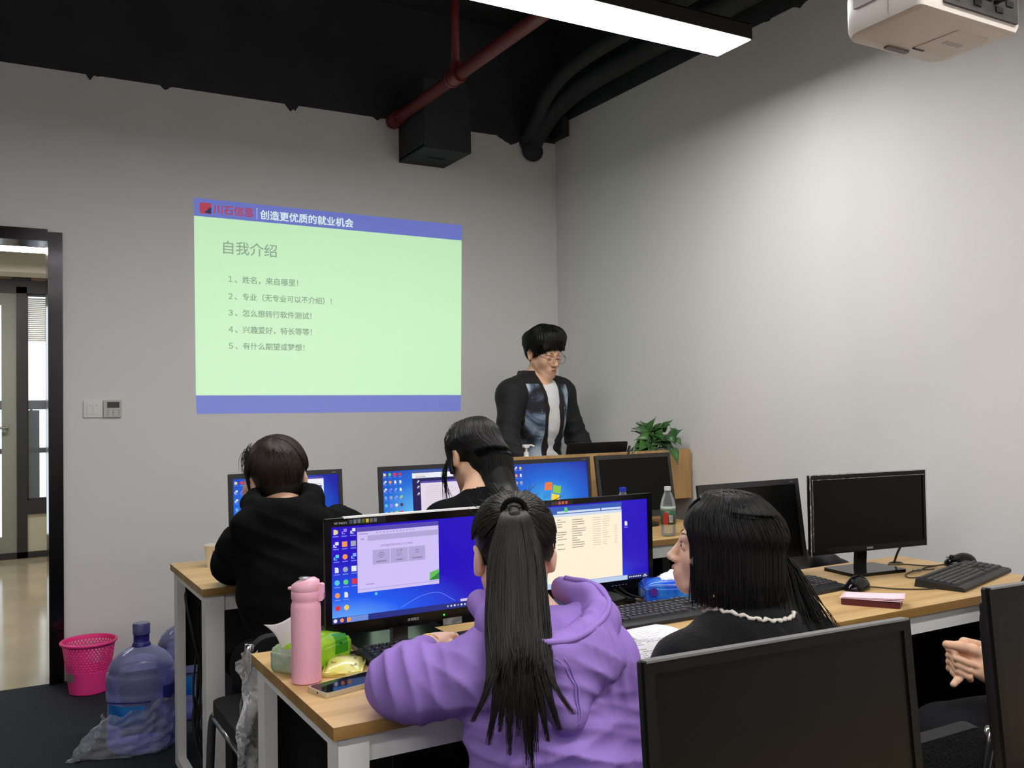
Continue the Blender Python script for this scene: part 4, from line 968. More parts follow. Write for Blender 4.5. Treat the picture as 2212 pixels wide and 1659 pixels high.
# printed sheets that hang over the desk's front edge
def sheet(name, label, corner_fn, nu, nv, m, lines=0):
    P = [[Vector(corner_fn(i/nu, j/nv)) for j in range(nv+1)] for i in range(nu+1)]
    o0 = P[nu//2][nv//2].copy()
    t = thing(name, label, 'paper', (o0.x, o0.y, ZD))
    o0.z = ZD
    sh = solid(MB().grid([[p-o0 for p in r] for r in P]).build('page', m, t, smooth=True), 0.0005, 1.0)
    rgx = random.Random(8); b = MB()
    for k in range(lines):
        v = 0.08+0.84*k/max(1, lines-1)
        if k % 6 == 5: continue
        u0 = 0.08; u1 = 0.35+rgx.random()*0.55; seg = 14
        for q in range(seg):
            if rgx.random() < 0.2: continue
            a, c = u0+(u1-u0)*q/seg, u0+(u1-u0)*(q+0.8)/seg
            ps = [Vector(corner_fn(x, y))-o0+Vector((0, 0, 0.0009)) for x, y in ((a, v), (c, v), (c, v+0.010), (a, v+0.010))]
            b._new(ps, [(0, 1, 2, 3)])
    if lines: b.build('print', INK, t)
    return t
def paper_fn(u, v):
    # u: right, v: away from viewer's edge; lower third droops over the desk edge
    a = math.radians(-9); w, l = 0.205, 0.30
    lx, ly = (u-0.5)*w, (v-0.5)*l
    x = 1.350+lx*math.cos(a)-ly*math.sin(a)*0.6+0.06*(v-0.5); y = 1.742+ly*math.cos(a)+lx*math.sin(a)
    edge = 1.632
    z = ZD+0.0020+0.014*math.exp(-((v-0.62)/0.16)**2)*(0.4+0.6*u)
    if y < edge:
        dy = edge-y; y = edge-dy*0.55; z -= dy*0.80*min(1, dy/0.02)
    return (x, y, z)
sheet('printed_sheet', 'white printed sheet hanging over the desk edge beside the purple hoodie', paper_fn, 16, 36, PAPER, 22)
def paper2_fn(u, v):
    a = math.radians(4); lx, ly = (u-0.5)*0.15, (v-0.5)*0.12
    return (1.445+lx*math.cos(a)-ly*math.sin(a), 1.865+ly*math.cos(a)+lx*math.sin(a), ZD+0.004+0.006*math.sin(v*3.1))
sheet('printed_sheet', 'upper white printed sheet lying flat before the keyboard near the long haired student', paper2_fn, 12, 12, PAPER, 9)
# blue tissues and yellow wrapper
BLUEF = mat('blue_film', S(24, 84, 210), rough=0.2, coat=0.4, var=(14, S(70, 160, 230), 0.42, 0.7)); ORNG = mat('orange_film', S(214, 120, 60), rough=0.25); PURP = mat('purple_badge', S(84, 40, 150), rough=0.3)
t = pack('tissue_pack', 'blue tissue pack with white tissue on top, before the long haired student\'s face', 'tissues', (1.762, 2.150, ZD), math.radians(-24), (0.19, 0.095, 0.062), [BLUEF, ORNG], 6, lambda c, n: 1 if (c.x > 0.055 and c.z < 0.05 and c.y < 0) else 0)
P = [[Vector((-0.055+0.11*i/12, -0.03+0.06*j/8, 0.060+0.030*math.sin(PI*j/8)*math.sin(PI*i/12)+0.004*math.sin(i*1.7+j))) for j in range(9)] for i in range(13)]
solid(MB().grid(P).build('tissue', mat('tissue_paper', S(240, 240, 242), rough=0.9), t, smooth=True), 0.0006)
MB().lathe([(0, 0), (0.012, 0), (0.012, 0.0015), (0, 0.0015)], (0, 0, 0), 16).build('badge', PURP, t).matrix_local = Matrix.Translation((-0.074, -0.0515, 0.036)) @ Matrix.Rotation(PI/2, 4, 'X')
t = pack('snack_bag', 'crumpled bright yellow wrapper between the blue tissue pack and the long haired student', 'wrapper', (1.800, 2.045, ZD), 0.5, (0.07, 0.06, 0.03), [mat('bright_yellow_film', S(232, 226, 90), rough=0.3)], 15, puff=0.012)
t = thing('wallet_phone', 'maroon flip case on the middle desk with pink slips lying on it', 'phone', (2.19, 1.80, ZD), math.radians(-62))
a_ = math.radians(-57)
t.rotation_euler = (0, 0, a_)
MB().rbox((-0.078, -0.042, 0), (0.078, 0.042, 0.016), 0.008, seg=5).build('case', mat('maroon_leather', S(84, 30, 38), rough=0.45), t, bev=0.003)
PKP = mat('pink_paper', S(244, 216, 226), rough=0.8)
for k in range(3):
    P = [[Vector((-0.082+0.164*i/10+0.003*k, -0.041+0.082*j/6+0.0015*k, 0.0012*k+0.0015+0.004*(i/10)**2*(k+0.5)*0.6)) for j in range(7)] for i in range(11)]
    o = solid(MB().grid(P).build('paper_slip', PKP, None, smooth=True), 0.0007, 1.0)
    o.location = (2.19, 1.80, ZD+0.0165+0.0008*k); o.rotation_euler = (0, 0, a_+0.03*k)
    tag(o, 'pink paper slip on the maroon flip case, %s of the three' % ('lowest', 'middle', 'topmost')[k], 'paper', 'pink slips')

# ------------------------------------------------------------------ things on the back row
t = thing('paper_cup', 'white paper cup with red mark on the desk beside the hooded student\'s elbow', 'cup', (0.738, 3.56, ZD))
MB().lathe([(0, 0.004), (0.0265, 0.004), (0.0265, 0.0), (0.0275, 0.0), (0.0365, 0.078), (0.0378, 0.079), (0.0378, 0.081), (0.0360, 0.081), (0.0352, 0.078), (0.026, 0.006), (0, 0.006)], seg=40).build('cup_wall', mat('cup_paper', S(246, 242, 226), rough=0.6), t, auto=50)
def wrap(t, name, pts, m, r0, off=0.0004):
    """flat mark wrapped on a cone: pts of (angle offset*radius, z)"""
    b = MB()
    def f(u, z):
        r = 0.0275+0.009*z/0.078+off; a = math.radians(-112)+u/r; return Vector((r*math.cos(a), r*math.sin(a), z))
    b._new([f(u, z) for u, z in pts], [tuple(range(len(pts)))]); b.build(name, m, t)
REDK = mat('red_print', S(200, 62, 40), rough=0.5)
for k in range(3): wrap(t, 'red_mark', [(0.000+k*0.004, 0.040), (0.003+k*0.004, 0.040), (0.0035+k*0.004, 0.062), (0.0003+k*0.004, 0.062)], REDK, 0)
wrap(t, 'red_mark', [(0.012, 0.054), (0.024, 0.056), (0.024, 0.062), (0.012, 0.062)], REDK, 0); wrap(t, 'red_mark', [(0.012, 0.046), (0.020, 0.048), (0.020, 0.052), (0.012, 0.051)], REDK, 0)
wrap(t, 'black_mark', [(0.004, 0.037), (0.012, 0.037), (0.018, 0.044), (0.010, 0.043)], CABLE, 0)
for z, w in ((0.032, 0.012), (0.022, 0.004), (0.013, 0.014)): wrap(t, 'small_print', [(0.0, z), (w, z), (w, z+0.0018), (0.0, z+0.0018)], INK, 0)
BOT = clear('clear_bottle', (0.93, 0.95, 0.95, 1), 0.06, 0.05, 1.0)
def bottle(loc, label, capc, lab=True):
    t = thing('water_bottle', label, 'bottle', loc, 0, 'water bottles on the desk before the podium')
    MB().lathe([(0, 0.004), (0.022, 0.0), (0.030, 0.003), (0.0325, 0.010), (0.0325, 0.030), (0.0312, 0.034), (0.0325, 0.040), (0.0325, 0.128), (0.0315, 0.140), (0.027, 0.160), (0.018, 0.183), (0.0135, 0.194), (0.0130, 0.204)], seg=32).build('bottle_wall', BOT, t, smooth=True)
    MB().lathe([(0, 0.2155), (0.0125, 0.2155), (0.0148, 0.214), (0.0150, 0.198), (0.0138, 0.197)], seg=24).build('cap', capc, t, auto=40)
    if lab:
        MB().lathe([(0.0329, 0.052), (0.0331, 0.052), (0.0331, 0.112), (0.0329, 0.112)], seg=40).build('label_band', mat('green_red_label', S(50, 84, 58), rough=0.4), t, smooth=True)
        def lb(a0, a1, z0, z1, m, nm):
            b = MB(); r = 0.0334; P = [[Vector((r*math.cos(a0+(a1-a0)*i/8), r*math.sin(a0+(a1-a0)*i/8), z)) for i in range(9)] for z in (z0, z1)]; b.grid(P); b.build(nm, m, t, smooth=True)
        lb(math.radians(-168), math.radians(-130), 0.052, 0.104, mat('red_label', S(176, 54, 40), rough=0.4), 'label_red_patch')
        lb(math.radians(-122), math.radians(-92), 0.062, 0.092, WHITEPL, 'barcode')
        for k in range(7): lb(math.radians(-120+k*3.9), math.radians(-118+k*3.9), 0.066, 0.090, CABLE, 'barcode_bar')
        MB().lathe([(0.0, 0.006), (0.0305, 0.006), (0.0312, 0.03), (0.0305, 0.036), (0.0312, 0.042), (0.0312, 0.05)], seg=32).build('water', clear('water', (0.93, 0.94, 0.93, 1), 0.02, 0.02, 0.4), t, smooth=True)
        MB().lathe([(0.0329, 0.112), (0.0332, 0.112), (0.0330, 0.130), (0.0327, 0.130)], seg=40).build('label_top', mat('pale_label', S(170, 190, 180), rough=0.4), t, smooth=True)
bottle((2.600, 3.205, ZD), 'clear water bottle with white cap and green label in front of the podium', WHITEPL)
bottle((2.420, 3.29, ZD), 'water bottle with blue cap before the switched off monitor by the podium', mat('blue_cap', S(38, 58, 190), rough=0.35))
# ------------------------------------------------------------------ podium
PODW = wood('podium_wood', S(176, 134, 82), S(206, 166, 112), 'Z', 0.5)
t = thing('podium_desk', 'wooden podium desk with raised front panel at which the man stands', 'podium', (2.655, 3.80, 0))
MB().box((-0.589, 0, 0.83), (0.555, 0.025, 1.086)).build('front_panel', PODW, t, bev=0.0015)
MB().box((0.555, 0.0, 0.83), (0.588, 0.05, 1.086)).build('end_panel', PODW, t, bev=0.0015)
MB().box((-0.589, 0.025, 0.945), (0.588, 0.355, 0.965)).build('worktop', PODW, t, bev=0.0015)
MB().box((-0.585, 0.04, 0.0), (0.50, 0.27, 0.945)).build('carcass', PODW, t, bev=0.0015)
for x in (-0.35, 0.1): MB().box((x, 0.27, 0.1), (x+0.43, 0.282, 0.92)).build('door', PODW, t, bev=0.002)
ZP = 0.965
t = thing('pump_bottle', 'small white pump bottle standing on the podium before the man', 'bottle', (2.275, 3.87, ZP))
MB().lathe([(0, 0), (0.026, 0), (0.028, 0.004), (0.028, 0.095), (0.022, 0.112), (0.012, 0.120), (0.012, 0.126)], seg=28).build('bottle_wall', WHITEPL, t, auto=50)
b = MB(); b.cyl((0, 0, 0.124), (0, 0, 0.140), 0.012, 16); b.cyl((0, 0, 0.140), (0, 0, 0.160), 0.005, 10); b.build('collar', WHITEPL, t, auto=40)
b = MB(); b.rbox((-0.016, -0.010, 0.160), (0.012, 0.010, 0.176), 0.006, axis='Y'); b.tube([(0.008, 0, 0.171), (0.026, -0.004, 0.172), (0.040, -0.007, 0.166)], 0.0045, 8); b.build('pump_head', WHITEPL, t, auto=40)
t = thing('laptop', 'black laptop lid standing open on the podium', 'laptop', (2.71, 3.92, ZP))
MB().box((-0.18, 0.0, 0.0), (0.18, 0.22, 0.018)).build('keyboard_deck', BLACKPL, t, bev=0.003)
o = MB().rbox((-0.185, -0.006, 0.0), (0.187, 0.0, 0.165), 0.008, axis='Y').build('lid', BLACKPL, t, bev=0.002); o.location = (0, 0.012, 0.012); o.rotation_euler = (math.radians(14), 0, 0)
cable('laptop_cable', [(2.90, 3.96, 0.975), (2.895, 3.90, 1.06), (2.875, 3.845, 1.108), (2.850, 3.812, 1.104), (2.825, 3.794, 1.06), (2.81, 3.792, 1.01)], 0.006, 'thick black cable looping over the podium front panel beside the laptop')
cable('laptop_cable', [(2.90, 3.97, 0.975), (2.93, 3.90, 1.075), (2.905, 3.84, 1.098), (2.87, 3.80, 1.10), (2.855, 3.794, 1.06)], 0.004, 'thin grey cable looping over the podium front panel', mat('grey_cable', S(120, 116, 104), rough=0.5))
# ------------------------------------------------------------------ plant
PC = Vector((3.085, 3.92, ZP))
t = thing('potted_plant', 'leafy green pothos plant in a pot at the wall end of the podium', 'plant', PC)
MB().lathe([(0, 0.0), (0.05, 0), (0.068, 0.095), (0.072, 0.10), (0.065, 0.10), (0.06, 0.088), (0, 0.086)], seg=28).build('pot', mat('grey_pot', S(110, 104, 96), rough=0.6), t, auto=40)
MB().lathe([(0, 0.092), (0.045, 0.09), (0.062, 0.086)], seg=24).build('soil', mat('soil', S(50, 38, 28), rough=0.95, bump=(120, 0.6)), t)
LEAF = mat('leaf_green', S(46, 84, 44), rough=0.35, bump=(14, 0.25), var=(16, S(70, 112, 54), 0.35, 0.7)); STEM = mat('stem_green', S(70, 96, 50), rough=0.5)
def leaf(d, roll, L, Wd, stem_pts, droop):
    P = spline(stem_pts, 10); d = Vector(d).normalized(); side = d.cross(Vector((0, 0, 1)))
    if side.length < 0.05: side = Vector((1, 0, 0))
    side.normalize(); side = Matrix.Rotation(roll, 3, d) @ side; nrm = side.cross(d)
    base = Vector(P[-1]); rows = []
    for i in range(11):
        u = i/10; hw = Wd*math.sin(PI*min(1, u*0.9+0.10)**0.62)*(1-u)**0.4 if u < 1 else 0
        c = base+d*(L*u)+Vector((0, 0, -droop*L*u*u))
        rows.append([c+side*hw*s+nrm*(0.16*hw*abs(s)*2+0.003*math.sin(u*9+s*3)) for s in (-1, -0.5, 0, 0.5, 1)])
    lf = MB().grid(rows).build('leaf', LEAF, t, smooth=True); solid(lf, 0.0008)
    MB().tube([Vector(p) for p in P], 0.0022, 6).build('stem', STEM, lf, smooth=True)
rl = random.Random(21)
spec = []
for k in range(26):
    a = math.radians(-90+(k*137.5 % 360)); ring = (k % 4)
    h = (0.215, 0.185, 0.155, 0.130)[ring]+rl.uniform(-0.012, 0.012); out = (0.018, 0.045, 0.062, 0.070)[ring]
    front = -math.sin(a)
    dz = (0.95, 0.25, -0.10, -0.45)[ring]-0.35*max(0, front)+0.25*max(0, -front)
    roll = 0.55*math.cos(a)*(1 if front > -0.2 else -1)+rl.uniform(-0.25, 0.25)
    spec.append((a, out, h, dz, roll, rl.uniform(0.080, 0.108), rl.uniform(0.029, 0.040)))
spec.append((math.radians(-88), 0.150, 0.128, -1.3, 0.2, 0.085, 0.034))
for a, out, h, dz, roll, L, Wd in spec:
    top = Vector((math.cos(a)*out, math.sin(a)*out, h)); mid = Vector((math.cos(a)*out*0.4, math.sin(a)*out*0.4, 0.6*h+0.045))
    d = Vector((math.cos(a), math.sin(a), dz)).normalized()
    if PC.x+top.x+d.x*L > 3.25: L = max(0.04, (3.25-PC.x-top.x)/max(0.2, d.x))
    leaf(d, roll, L, Wd, [(0, 0, 0.09), mid, top], 0.18)

E_ = Vector((0.78, -0.62, 0)); VW = Vector((0.62, 0.78, 0)); O_ = Vector((3.10-PC.x, 3.885-PC.y, 1.086-ZP))
for k, (u0, z0, u1, z1, w_, dp) in enumerate(((-0.070, 0.087, -0.012, 0.174, 0.030, 0.0), (0.014, 0.105, 0.073, 0.155, 0.028, 0.01), (-0.042, 0.100, -0.144, 0.114, 0.030, 0.0), (-0.035, 0.080, -0.129, 0.052, 0.034, -0.03), (0.050, 0.062, 0.124, 0.106, 0.038, -0.01),
                     (-0.025, 0.090, 0.030, 0.143, 0.034, 0.02), (-0.030, 0.070, 0.045, 0.045, 0.034, -0.04), (0.045, 0.080, 0.090, 0.026, 0.030, -0.04), (0.085, 0.060, 0.118, 0.022, 0.022, -0.02), (-0.060, 0.030, -0.112, 0.060, 0.032, 0.02),
                     (-0.055, 0.018, -0.140, 0.004, 0.020, 0.0), (-0.005, 0.060, 0.022, 0.118, 0.034, -0.02), (0.092, 0.075, 0.056, 0.118, 0.030, 0.01), (0.010, 0.050, -0.050, 0.018, 0.030, -0.03), (0.020, 0.045, 0.075, 0.012, 0.030, -0.02))):
    bp = O_+E_*u0+VW*dp+Vector((0, 0, z0)); tp = O_+E_*u1+VW*(dp-0.025)+Vector((0, 0, z1)); dv = tp-bp; L = dv.length; dv.normalize()
    n_ = (Vector((-0.50, -0.66, 0.56))-dv*dv.dot(Vector((-0.50, -0.66, 0.56)))).normalized(); sd_ = dv.cross(n_); rows = []
    for i in range(11):
        u = i/10; hw = w_*math.sin(PI*min(1, u*0.9+0.10)**0.62)*(1-u)**0.4 if u < 1 else 0
        c = bp+dv*(L*u)+n_*(0.012*math.sin(PI*u)); rows.append([c+sd_*hw*q-n_*(0.15*hw*abs(q)*2-0.002*math.sin(u*9+q*3)) for q in (-1, -0.5, 0, 0.5, 1)])
    lf = MB().grid(rows).build('leaf', LEAF, t, smooth=True); solid(lf, 0.0008)
    MB().tube(spline([(0, 0, 0.09), Vector((0, 0, 0.10)).lerp(bp, 0.5)+Vector((0, 0, 0.02)), bp], 10), 0.0022, 6).build('stem', STEM, lf, smooth=True)

# ------------------------------------------------------------------ by the doorway: basket, water jugs, film
t = thing('waste_basket', 'bright pink perforated plastic waste basket by the doorway', 'basket', (0.425, 4.875, 0))
HOT = mat('hot_pink_plastic', S(252, 66, 150), rough=0.38)
b = MB(); cols, rws = 176, 60; rings = []
for i in range(rws+1):
    u = i/rws; z = 0.004+0.236*u; r = 0.086+0.032*u
    rings.append([b.b.verts.new((r*math.cos(2*PI*k/cols), r*math.sin(2*PI*k/cols), z)) for k in range(cols)])
for i in range(rws):
    for k in range(cols):
        hole = (26 <= i < 57) and i % 3 != 2 and (k+(i//3 % 2)*2) % 4 in (0, 1) and not (i % 15 == 14)
        if hole: continue
        b.b.faces.new((rings[i][k], rings[i][(k+1) % cols], rings[i+1][(k+1) % cols], rings[i+1][k]))
o = solid(b.build('wall', HOT, t, smooth=True), 0.0022)
MB().lathe([(0, 0.001), (0.08, 0.001), (0.0865, 0.004), (0.085, 0.006), (0, 0.004)], seg=48).build('bottom', HOT, t, smooth=True)
MB().lathe([(0.116, 0.238), (0.121, 0.232), (0.127, 0.234), (0.128, 0.241), (0.124, 0.246), (0.117, 0.245), (0.115, 0.240), (0.116, 0.238)], seg=64).build('rim', HOT, t, smooth=True)
b = MB(); P = [[Vector((0.0945*(1+0.25*(z-0.06))*math.cos(a), 0.0945*(1+0.25*(z-0.06))*math.sin(a), z)) for a in [math.radians(-175+5*k) for k in range(9)]] for z in (0.066, 0.10, 0.14)]
b.grid([[Vector((p.x*1.045, p.y*1.045, p.z)) for p in r] for r in P]).build('sticker', mat('grey_sticker', S(130, 112, 118), rough=0.6), t, smooth=True)

JUGM = clear('blue_polycarbonate', (0.50, 0.52, 0.82, 1), 0.22, 0.12, 0.9)
JPROF = [(0, 0.012), (0.09, 0.006), (0.118, 0.0), (0.130, 0.012), (0.132, 0.05), (0.128, 0.058), (0.132, 0.066), (0.132, 0.105), (0.127, 0.114), (0.127, 0.185), (0.132, 0.194), (0.132, 0.225), (0.128, 0.233), (0.132, 0.241),
         (0.132, 0.285), (0.130, 0.297), (0.121, 0.304), (0.125, 0.312), (0.112, 0.340), (0.088, 0.366), (0.060, 0.383), (0.042, 0.391), (0.031, 0.396), (0.030, 0.41)]
def jug(loc, label):
    t = thing('water_jug', label, 'water jug', loc, 0, 'large blue water jugs')
    MB().lathe(JPROF, seg=56).build('jug_wall', JUGM, t, smooth=True)
    DB = mat('dark_blue_cap', S(30, 28, 104), rough=0.35)
    MB().lathe([(0.0345, 0.386), (0.036, 0.394), (0.0345, 0.402), (0.030, 0.408), (0.030, 0.445), (0.0315, 0.447), (0.0315, 0.452)], seg=32).build('neck_seal', DB, t, auto=40)
    MB().lathe([(0.031, 0.440), (0.033, 0.441), (0.0335, 0.478), (0.030, 0.484), (0, 0.484)], seg=32).build('cap', mat('cap_film', S(70, 68, 116), rough=0.15, coat=0.5), t, auto=40)
    b = MB(); P = [[Vector((0.1285*math.cos(a), 0.1285*math.sin(a), z)) for a in [math.radians(-165+6*k) for k in range(13)]] for z in (0.112, 0.14, 0.165, 0.19)]
    b.grid([[Vector((p.x*1.012, p.y*1.012, p.z)) for p in r] for r in P]).build('label', mat('blue_jug_label', S(24, 84, 176), rough=0.35, var=(9, S(40, 150, 200), 0.4, 0.75)), t, smooth=True)
    b = MB(); P = [[Vector((0.1285*math.cos(a), 0.1285*math.sin(a), z)) for a in [math.radians(-62+6*k) for k in range(11)]] for z in (0.18, 0.215, 0.25)]
    b.grid([[Vector((p.x*1.03, p.y*1.03, p.z)) for p in r] for r in P]).build('label', mat('indigo_jug_label', S(52, 54, 150), rough=0.4), t, smooth=True)
    b = MB(); P = [Vector((0.1325*math.cos(a), 0.1325*math.sin(a), 0.196+0.010*math.sin((k/14)*2.2))) for k, a in enumerate([math.radians(-168+6*k) for k in range(15)])]
    b.tube(P, 0.003, 6).build('label_arc', DB, t, smooth=True)
    return t
jug((0.540, 3.985, 0), 'big translucent blue water jug on the carpet, half wrapped in clear film')
jug((0.775, 4.30, 0), 'second translucent blue water jug hidden behind the white desk legs')
# clear film slumped round the jug
FILM = clear('crumpled_film', (0.93, 0.94, 0.97, 1), 0.10, 0.14, 1.2, bump=(34, 1.0))
P = []
for i in range(41):
    a = math.radians(-188+i*4.6); row = []
    for j in range(26):
        v = j/25; r = 0.141+0.012*v*math.sin(7*a+4*v)+0.005*math.sin(19*a+9*v)+0.004*math.sin(31*v+6*a)
        z = 0.004+(0.13+0.11*(i/40)**1.2)*(1-v)+0.010*math.sin(9*a+3*v)*(1-v)
        x, y = r*math.cos(a), r*math.sin(a)
        tail = max(0, 1-abs(i-6)/9.0)
        x -= tail*0.15*v**1.2; y += -tail*0.03*v; z = max(0.003+0.012*abs(math.sin(11*a+5*v))*tail, z*(1-0.3*tail*v)+tail*0.03*math.sin(PI*v))
        row.append(Vector((x, y, z)))
    P.append(row)
o = MB().grid(P).build('plastic_film', FILM, None, smooth=True); o.location = (0.540, 3.985, 0.001)
tag(o, 'crumpled clear plastic film slumped round the foot of the water jug', 'plastic film')

# ------------------------------------------------------------------ black bag behind the middle desk, white bag on the hooded student's chair
BAGM = mat('black_nylon', S(34, 33, 36), rough=0.7, bump=(60, 0.3))
sk = Skin(axis_grid(-0.26, 0.30, 0.007), axis_grid(-0.16, 0.16, 0.007), axis_grid(-0.02, 0.84, 0.007))
sk.ell((0.0, 0, 0.36), (0.22, 0.12, 0.36), k=0.03); sk.ell((-0.10, 0.0, 0.62), (0.13, 0.09, 0.13), k=0.05); sk.ell((0.12, 0.02, 0.64), (0.12, 0.07, 0.075), k=0.04); sk.cone((0.02, 0, 0.72), (0.20, 0, 0.66), 0.05, 0.055, 0.03); sk.cone((-0.12, 0, 0.74), (-0.02, 0.03, 0.74), 0.04, 0.035, 0.03)
sk.plane((0, 0, 0.0), (0, 0, -1)); V, Q = sk.mesh(); N = vnormals(V, Q); V = V+N*(wav(V, 26, 3)*0.007+wav(V, 60, 4)*0.003)[:, None]
bag = thing('backpack', 'black crumpled bag standing behind the middle desk beside the leaning dark monitor', 'bag', (2.66, 2.50, 0))
skin_obj('bag_body', V, Q, BAGM, bag)
MB().tube(spline([(-0.16, -0.10, 0.60), (-0.05, -0.13, 0.70), (0.08, -0.11, 0.69), (0.20, -0.07, 0.60)], 24), 0.014, 8).build('strap', mat('grey_webbing', S(92, 90, 92), rough=0.8), bag, smooth=True)

# ------------------------------------------------------------------ projector
PJ = Vector((1.845, 1.325, 2.143)); PW = mat('ivory_plastic', S(214, 206, 198), rough=0.35); PW2 = mat('pale_grey_plastic', S(176, 170, 164), rough=0.4)
t = thing('projector', 'white ceiling projector with rounded front hanging near the lamp', 'projector', PJ, 0)
b = MB(); n = 12; poly = []
w, d = 0.174, 0.108
for cx, cy, r, t0 in ((w-0.03, d-0.03, 0.03, 0), (-w+0.06, d-0.055, 0.055, 1), (-w+0.012, -d+0.012, 0.012, 2), (w-0.012, -d+0.012, 0.012, 3)):
    for k in range(7):
        a = (t0+k/6)*PI/2; poly.append((cx+r*math.cos(a), cy+r*math.sin(a)))
rings = []
for sc_, z in ((0.90, 0.0), (0.965, 0.004), (1.0, 0.018), (1.0, 0.085), (0.985, 0.098), (0.93, 0.104)):
    rings.append([b.b.verts.new((x*sc_, y*sc_, z)) for x, y in poly])
m_ = len(poly)
for A, B in zip(rings, rings[1:]):
    for k in range(m_): b.b.faces.new((A[k], A[(k+1) % m_], B[(k+1) % m_], B[k]))
b.b.faces.new(rings[0][::-1]); b.b.faces.new(rings[-1]); b.build('case', PW, t, auto=35)
MB().box((-w-0.0012, -d+0.02, 0.052), (-w+0.004, d-0.05, 0.078)).build('side_panel', PW2, t)
MB().box((-w-0.001, -d+0.075, 0.01), (-w+0.002, -d+0.0765, 0.085)).build('panel_seam', mat('seam_grey', S(150, 146, 140), rough=0.6), t)
MB().rbox((0.02, -0.06, -0.002), (0.135, 0.06, 0.002), 0.008).build('lamp_cover', PW, t, bev=0.0008)
for k in range(4): MB().rbox((0.05+k*0.016, -0.012, -0.0024), (0.061+k*0.016, 0.004, -0.0018), 0.003).build('embossed_mark', PW2, t)
MB().rbox((-0.045, 0.07, -0.004), (0.03, 0.085, 0.004), 0.004).build('foot_recess', mat('foot_grey', S(112, 108, 104), rough=0.5), t)
MB().box((0.02, 0.050, -0.003), (0.055, 0.056, 0.001)).build('latch_slot', CABLE, t)
b = MB(); b.cyl((0.055, d-0.02, 0.05), (0.055, d+0.01, 0.05), 0.036, 28); b.build('lens_ring', PW2, t, auto=40)
MB().ball((0.055, d+0.006, 0.05), 0.028, (1, 0.35, 1)).build('lens', mat('lens_glass', S(20, 24, 40), rough=0.05), t, smooth=True)
MB().box((-0.10, -d-0.006, 0.018), (0.155, -d+0.01, 0.085)).build('connector_panel', mat('dark_connector_panel', S(60, 56, 52), rough=0.5), t)
for k in range(6): MB().box((-0.08+k*0.038, -d-0.009, 0.03+0.02*(k % 2)), (-0.055+k*0.038, -d-0.005, 0.042+0.02*(k % 2))).build('socket', BLACKPL, t)
MET = mat('dark_bracket', S(46, 44, 42), rough=0.4, metal=0.6)
b = MB(); b.box((-0.08, -0.06, 0.104), (0.08, 0.06, 0.112)); b.cyl((0, 0, 0.11), (0, 0, 1.6), 0.02, 16); b.box((-0.07, -0.07, 1.59), (0.07, 0.07, 1.60)); b.build('ceiling_mount', MET, t, auto=40)
for k in range(3): MB().tube(spline([(-0.03+k*0.05, -d-0.008, 0.05), (-0.02+k*0.06, -d-0.06, 0.07), (0.02+k*0.03, -d-0.03, 0.16), (0.01+k*0.01, -0.02, 0.3)], 24), 0.006, 6).build('cable', CABLE, t, smooth=True)

# ------------------------------------------------------------------ chairs
MESHF = mat('black_seat_fabric', S(26, 26, 27), rough=0.85, bump=(200, 0.3)); TUBE = mat('chrome_tube', S(170, 170, 172), rough=0.22, metal=0.95)
def make_chair():
    """faces +y; origin on the floor under the seat centre"""
    t = thing('student_chair', 'x', 'chair', (0, 0, 0), 0, 'black chairs with chrome tube legs')
    MB().rbox((-0.21, -0.20, 0.415), (0.21, 0.20, 0.455), 0.05, seg=6).build('seat', MESHF, t, bev=0.012)
    o = MB().rbox((-0.20, -0.012, 0), (0.20, 0.016, 0.20), 0.05, axis='Y', seg=6).build('backrest', MESHF, t, bev=0.008); o.location = (0, -0.235, 0.535); o.rotation_euler = (math.radians(8), 0, 0)
    for s in (-1, 1):
        MB().tube(spline([(s*0.215, 0.24, 0.012), (s*0.21, 0.21, 0.22), (s*0.205, 0.18, 0.40), (s*0.19, 0.10, 0.412)], 20), 0.0125, 10).build('front_leg', TUBE, t, smooth=True)
        MB().tube(spline([(s*0.215, -0.28, 0.012), (s*0.212, -0.235, 0.22), (s*0.207, -0.205, 0.42), (s*0.206, -0.24, 0.56), (s*0.204, -0.275, 0.72)], 24), 0.0125, 10).build('back_leg', TUBE, t, smooth=True)
        MB().cyl((s*0.207, -0.19, 0.405), (s*0.205, 0.17, 0.405), 0.010, 10).build('side_bar', TUBE, t, smooth=True)
    MB().cyl((-0.2, -0.10, 0.405), (0.2, -0.10, 0.405), 0.010, 10).build('cross_bar', TUBE, t, smooth=True)
    return t
chair = make_chair()
CH = ((0.80, 2.725, 0, 'black chair with plastic wrapped chrome legs under the hooded student'), (1.45, 2.52, 0, 'black chair under the dark haired woman at the slide wall'), (0.91, 1.36, 0, 'black chair under the woman in the purple hoodie'),
      (1.41, 1.34, 0, 'black chair under the long haired student in profile'), (2.58, 1.30, 84, 'black chair under the person with clasped hands'))
CHAIRS = []
for i, (x, y, r, lb) in enumerate(CH):
    o = chair if i == 0 else copy_tree(chair)
    o.location = (x, y, 0); o.rotation_euler = (0, 0, math.radians(r)); o['label'] = lb; CHAIRS.append(o)
# torn clear wrapping on the hooded student's chair
P = []
for i in range(26):
    u = i/25; row = []
    for j in range(13):
        a = -2.4+4.0*j/12; c = Vector((-0.207+0.004*math.sin(5*u), -0.275+0.07*u if u < 0.5 else -0.24+0.02*u, 0.70-0.60*u))
        r = 0.030+0.016*math.sin(u*17+a*2)+0.008*math.sin(u*41+a*5)
        row.append(c+Vector((math.cos(a)*r-0.008, math.sin(a)*r*1.3, 0.012*math.sin(a*3+u*9))))
    P.append(row)
MB().grid(P).build('clear_wrapping', clear('milky_film', (0.92, 0.92, 0.93, 1), 0.30, 0.25, 1.0, bump=(30, 0.9)), CHAIRS[0], smooth=True)
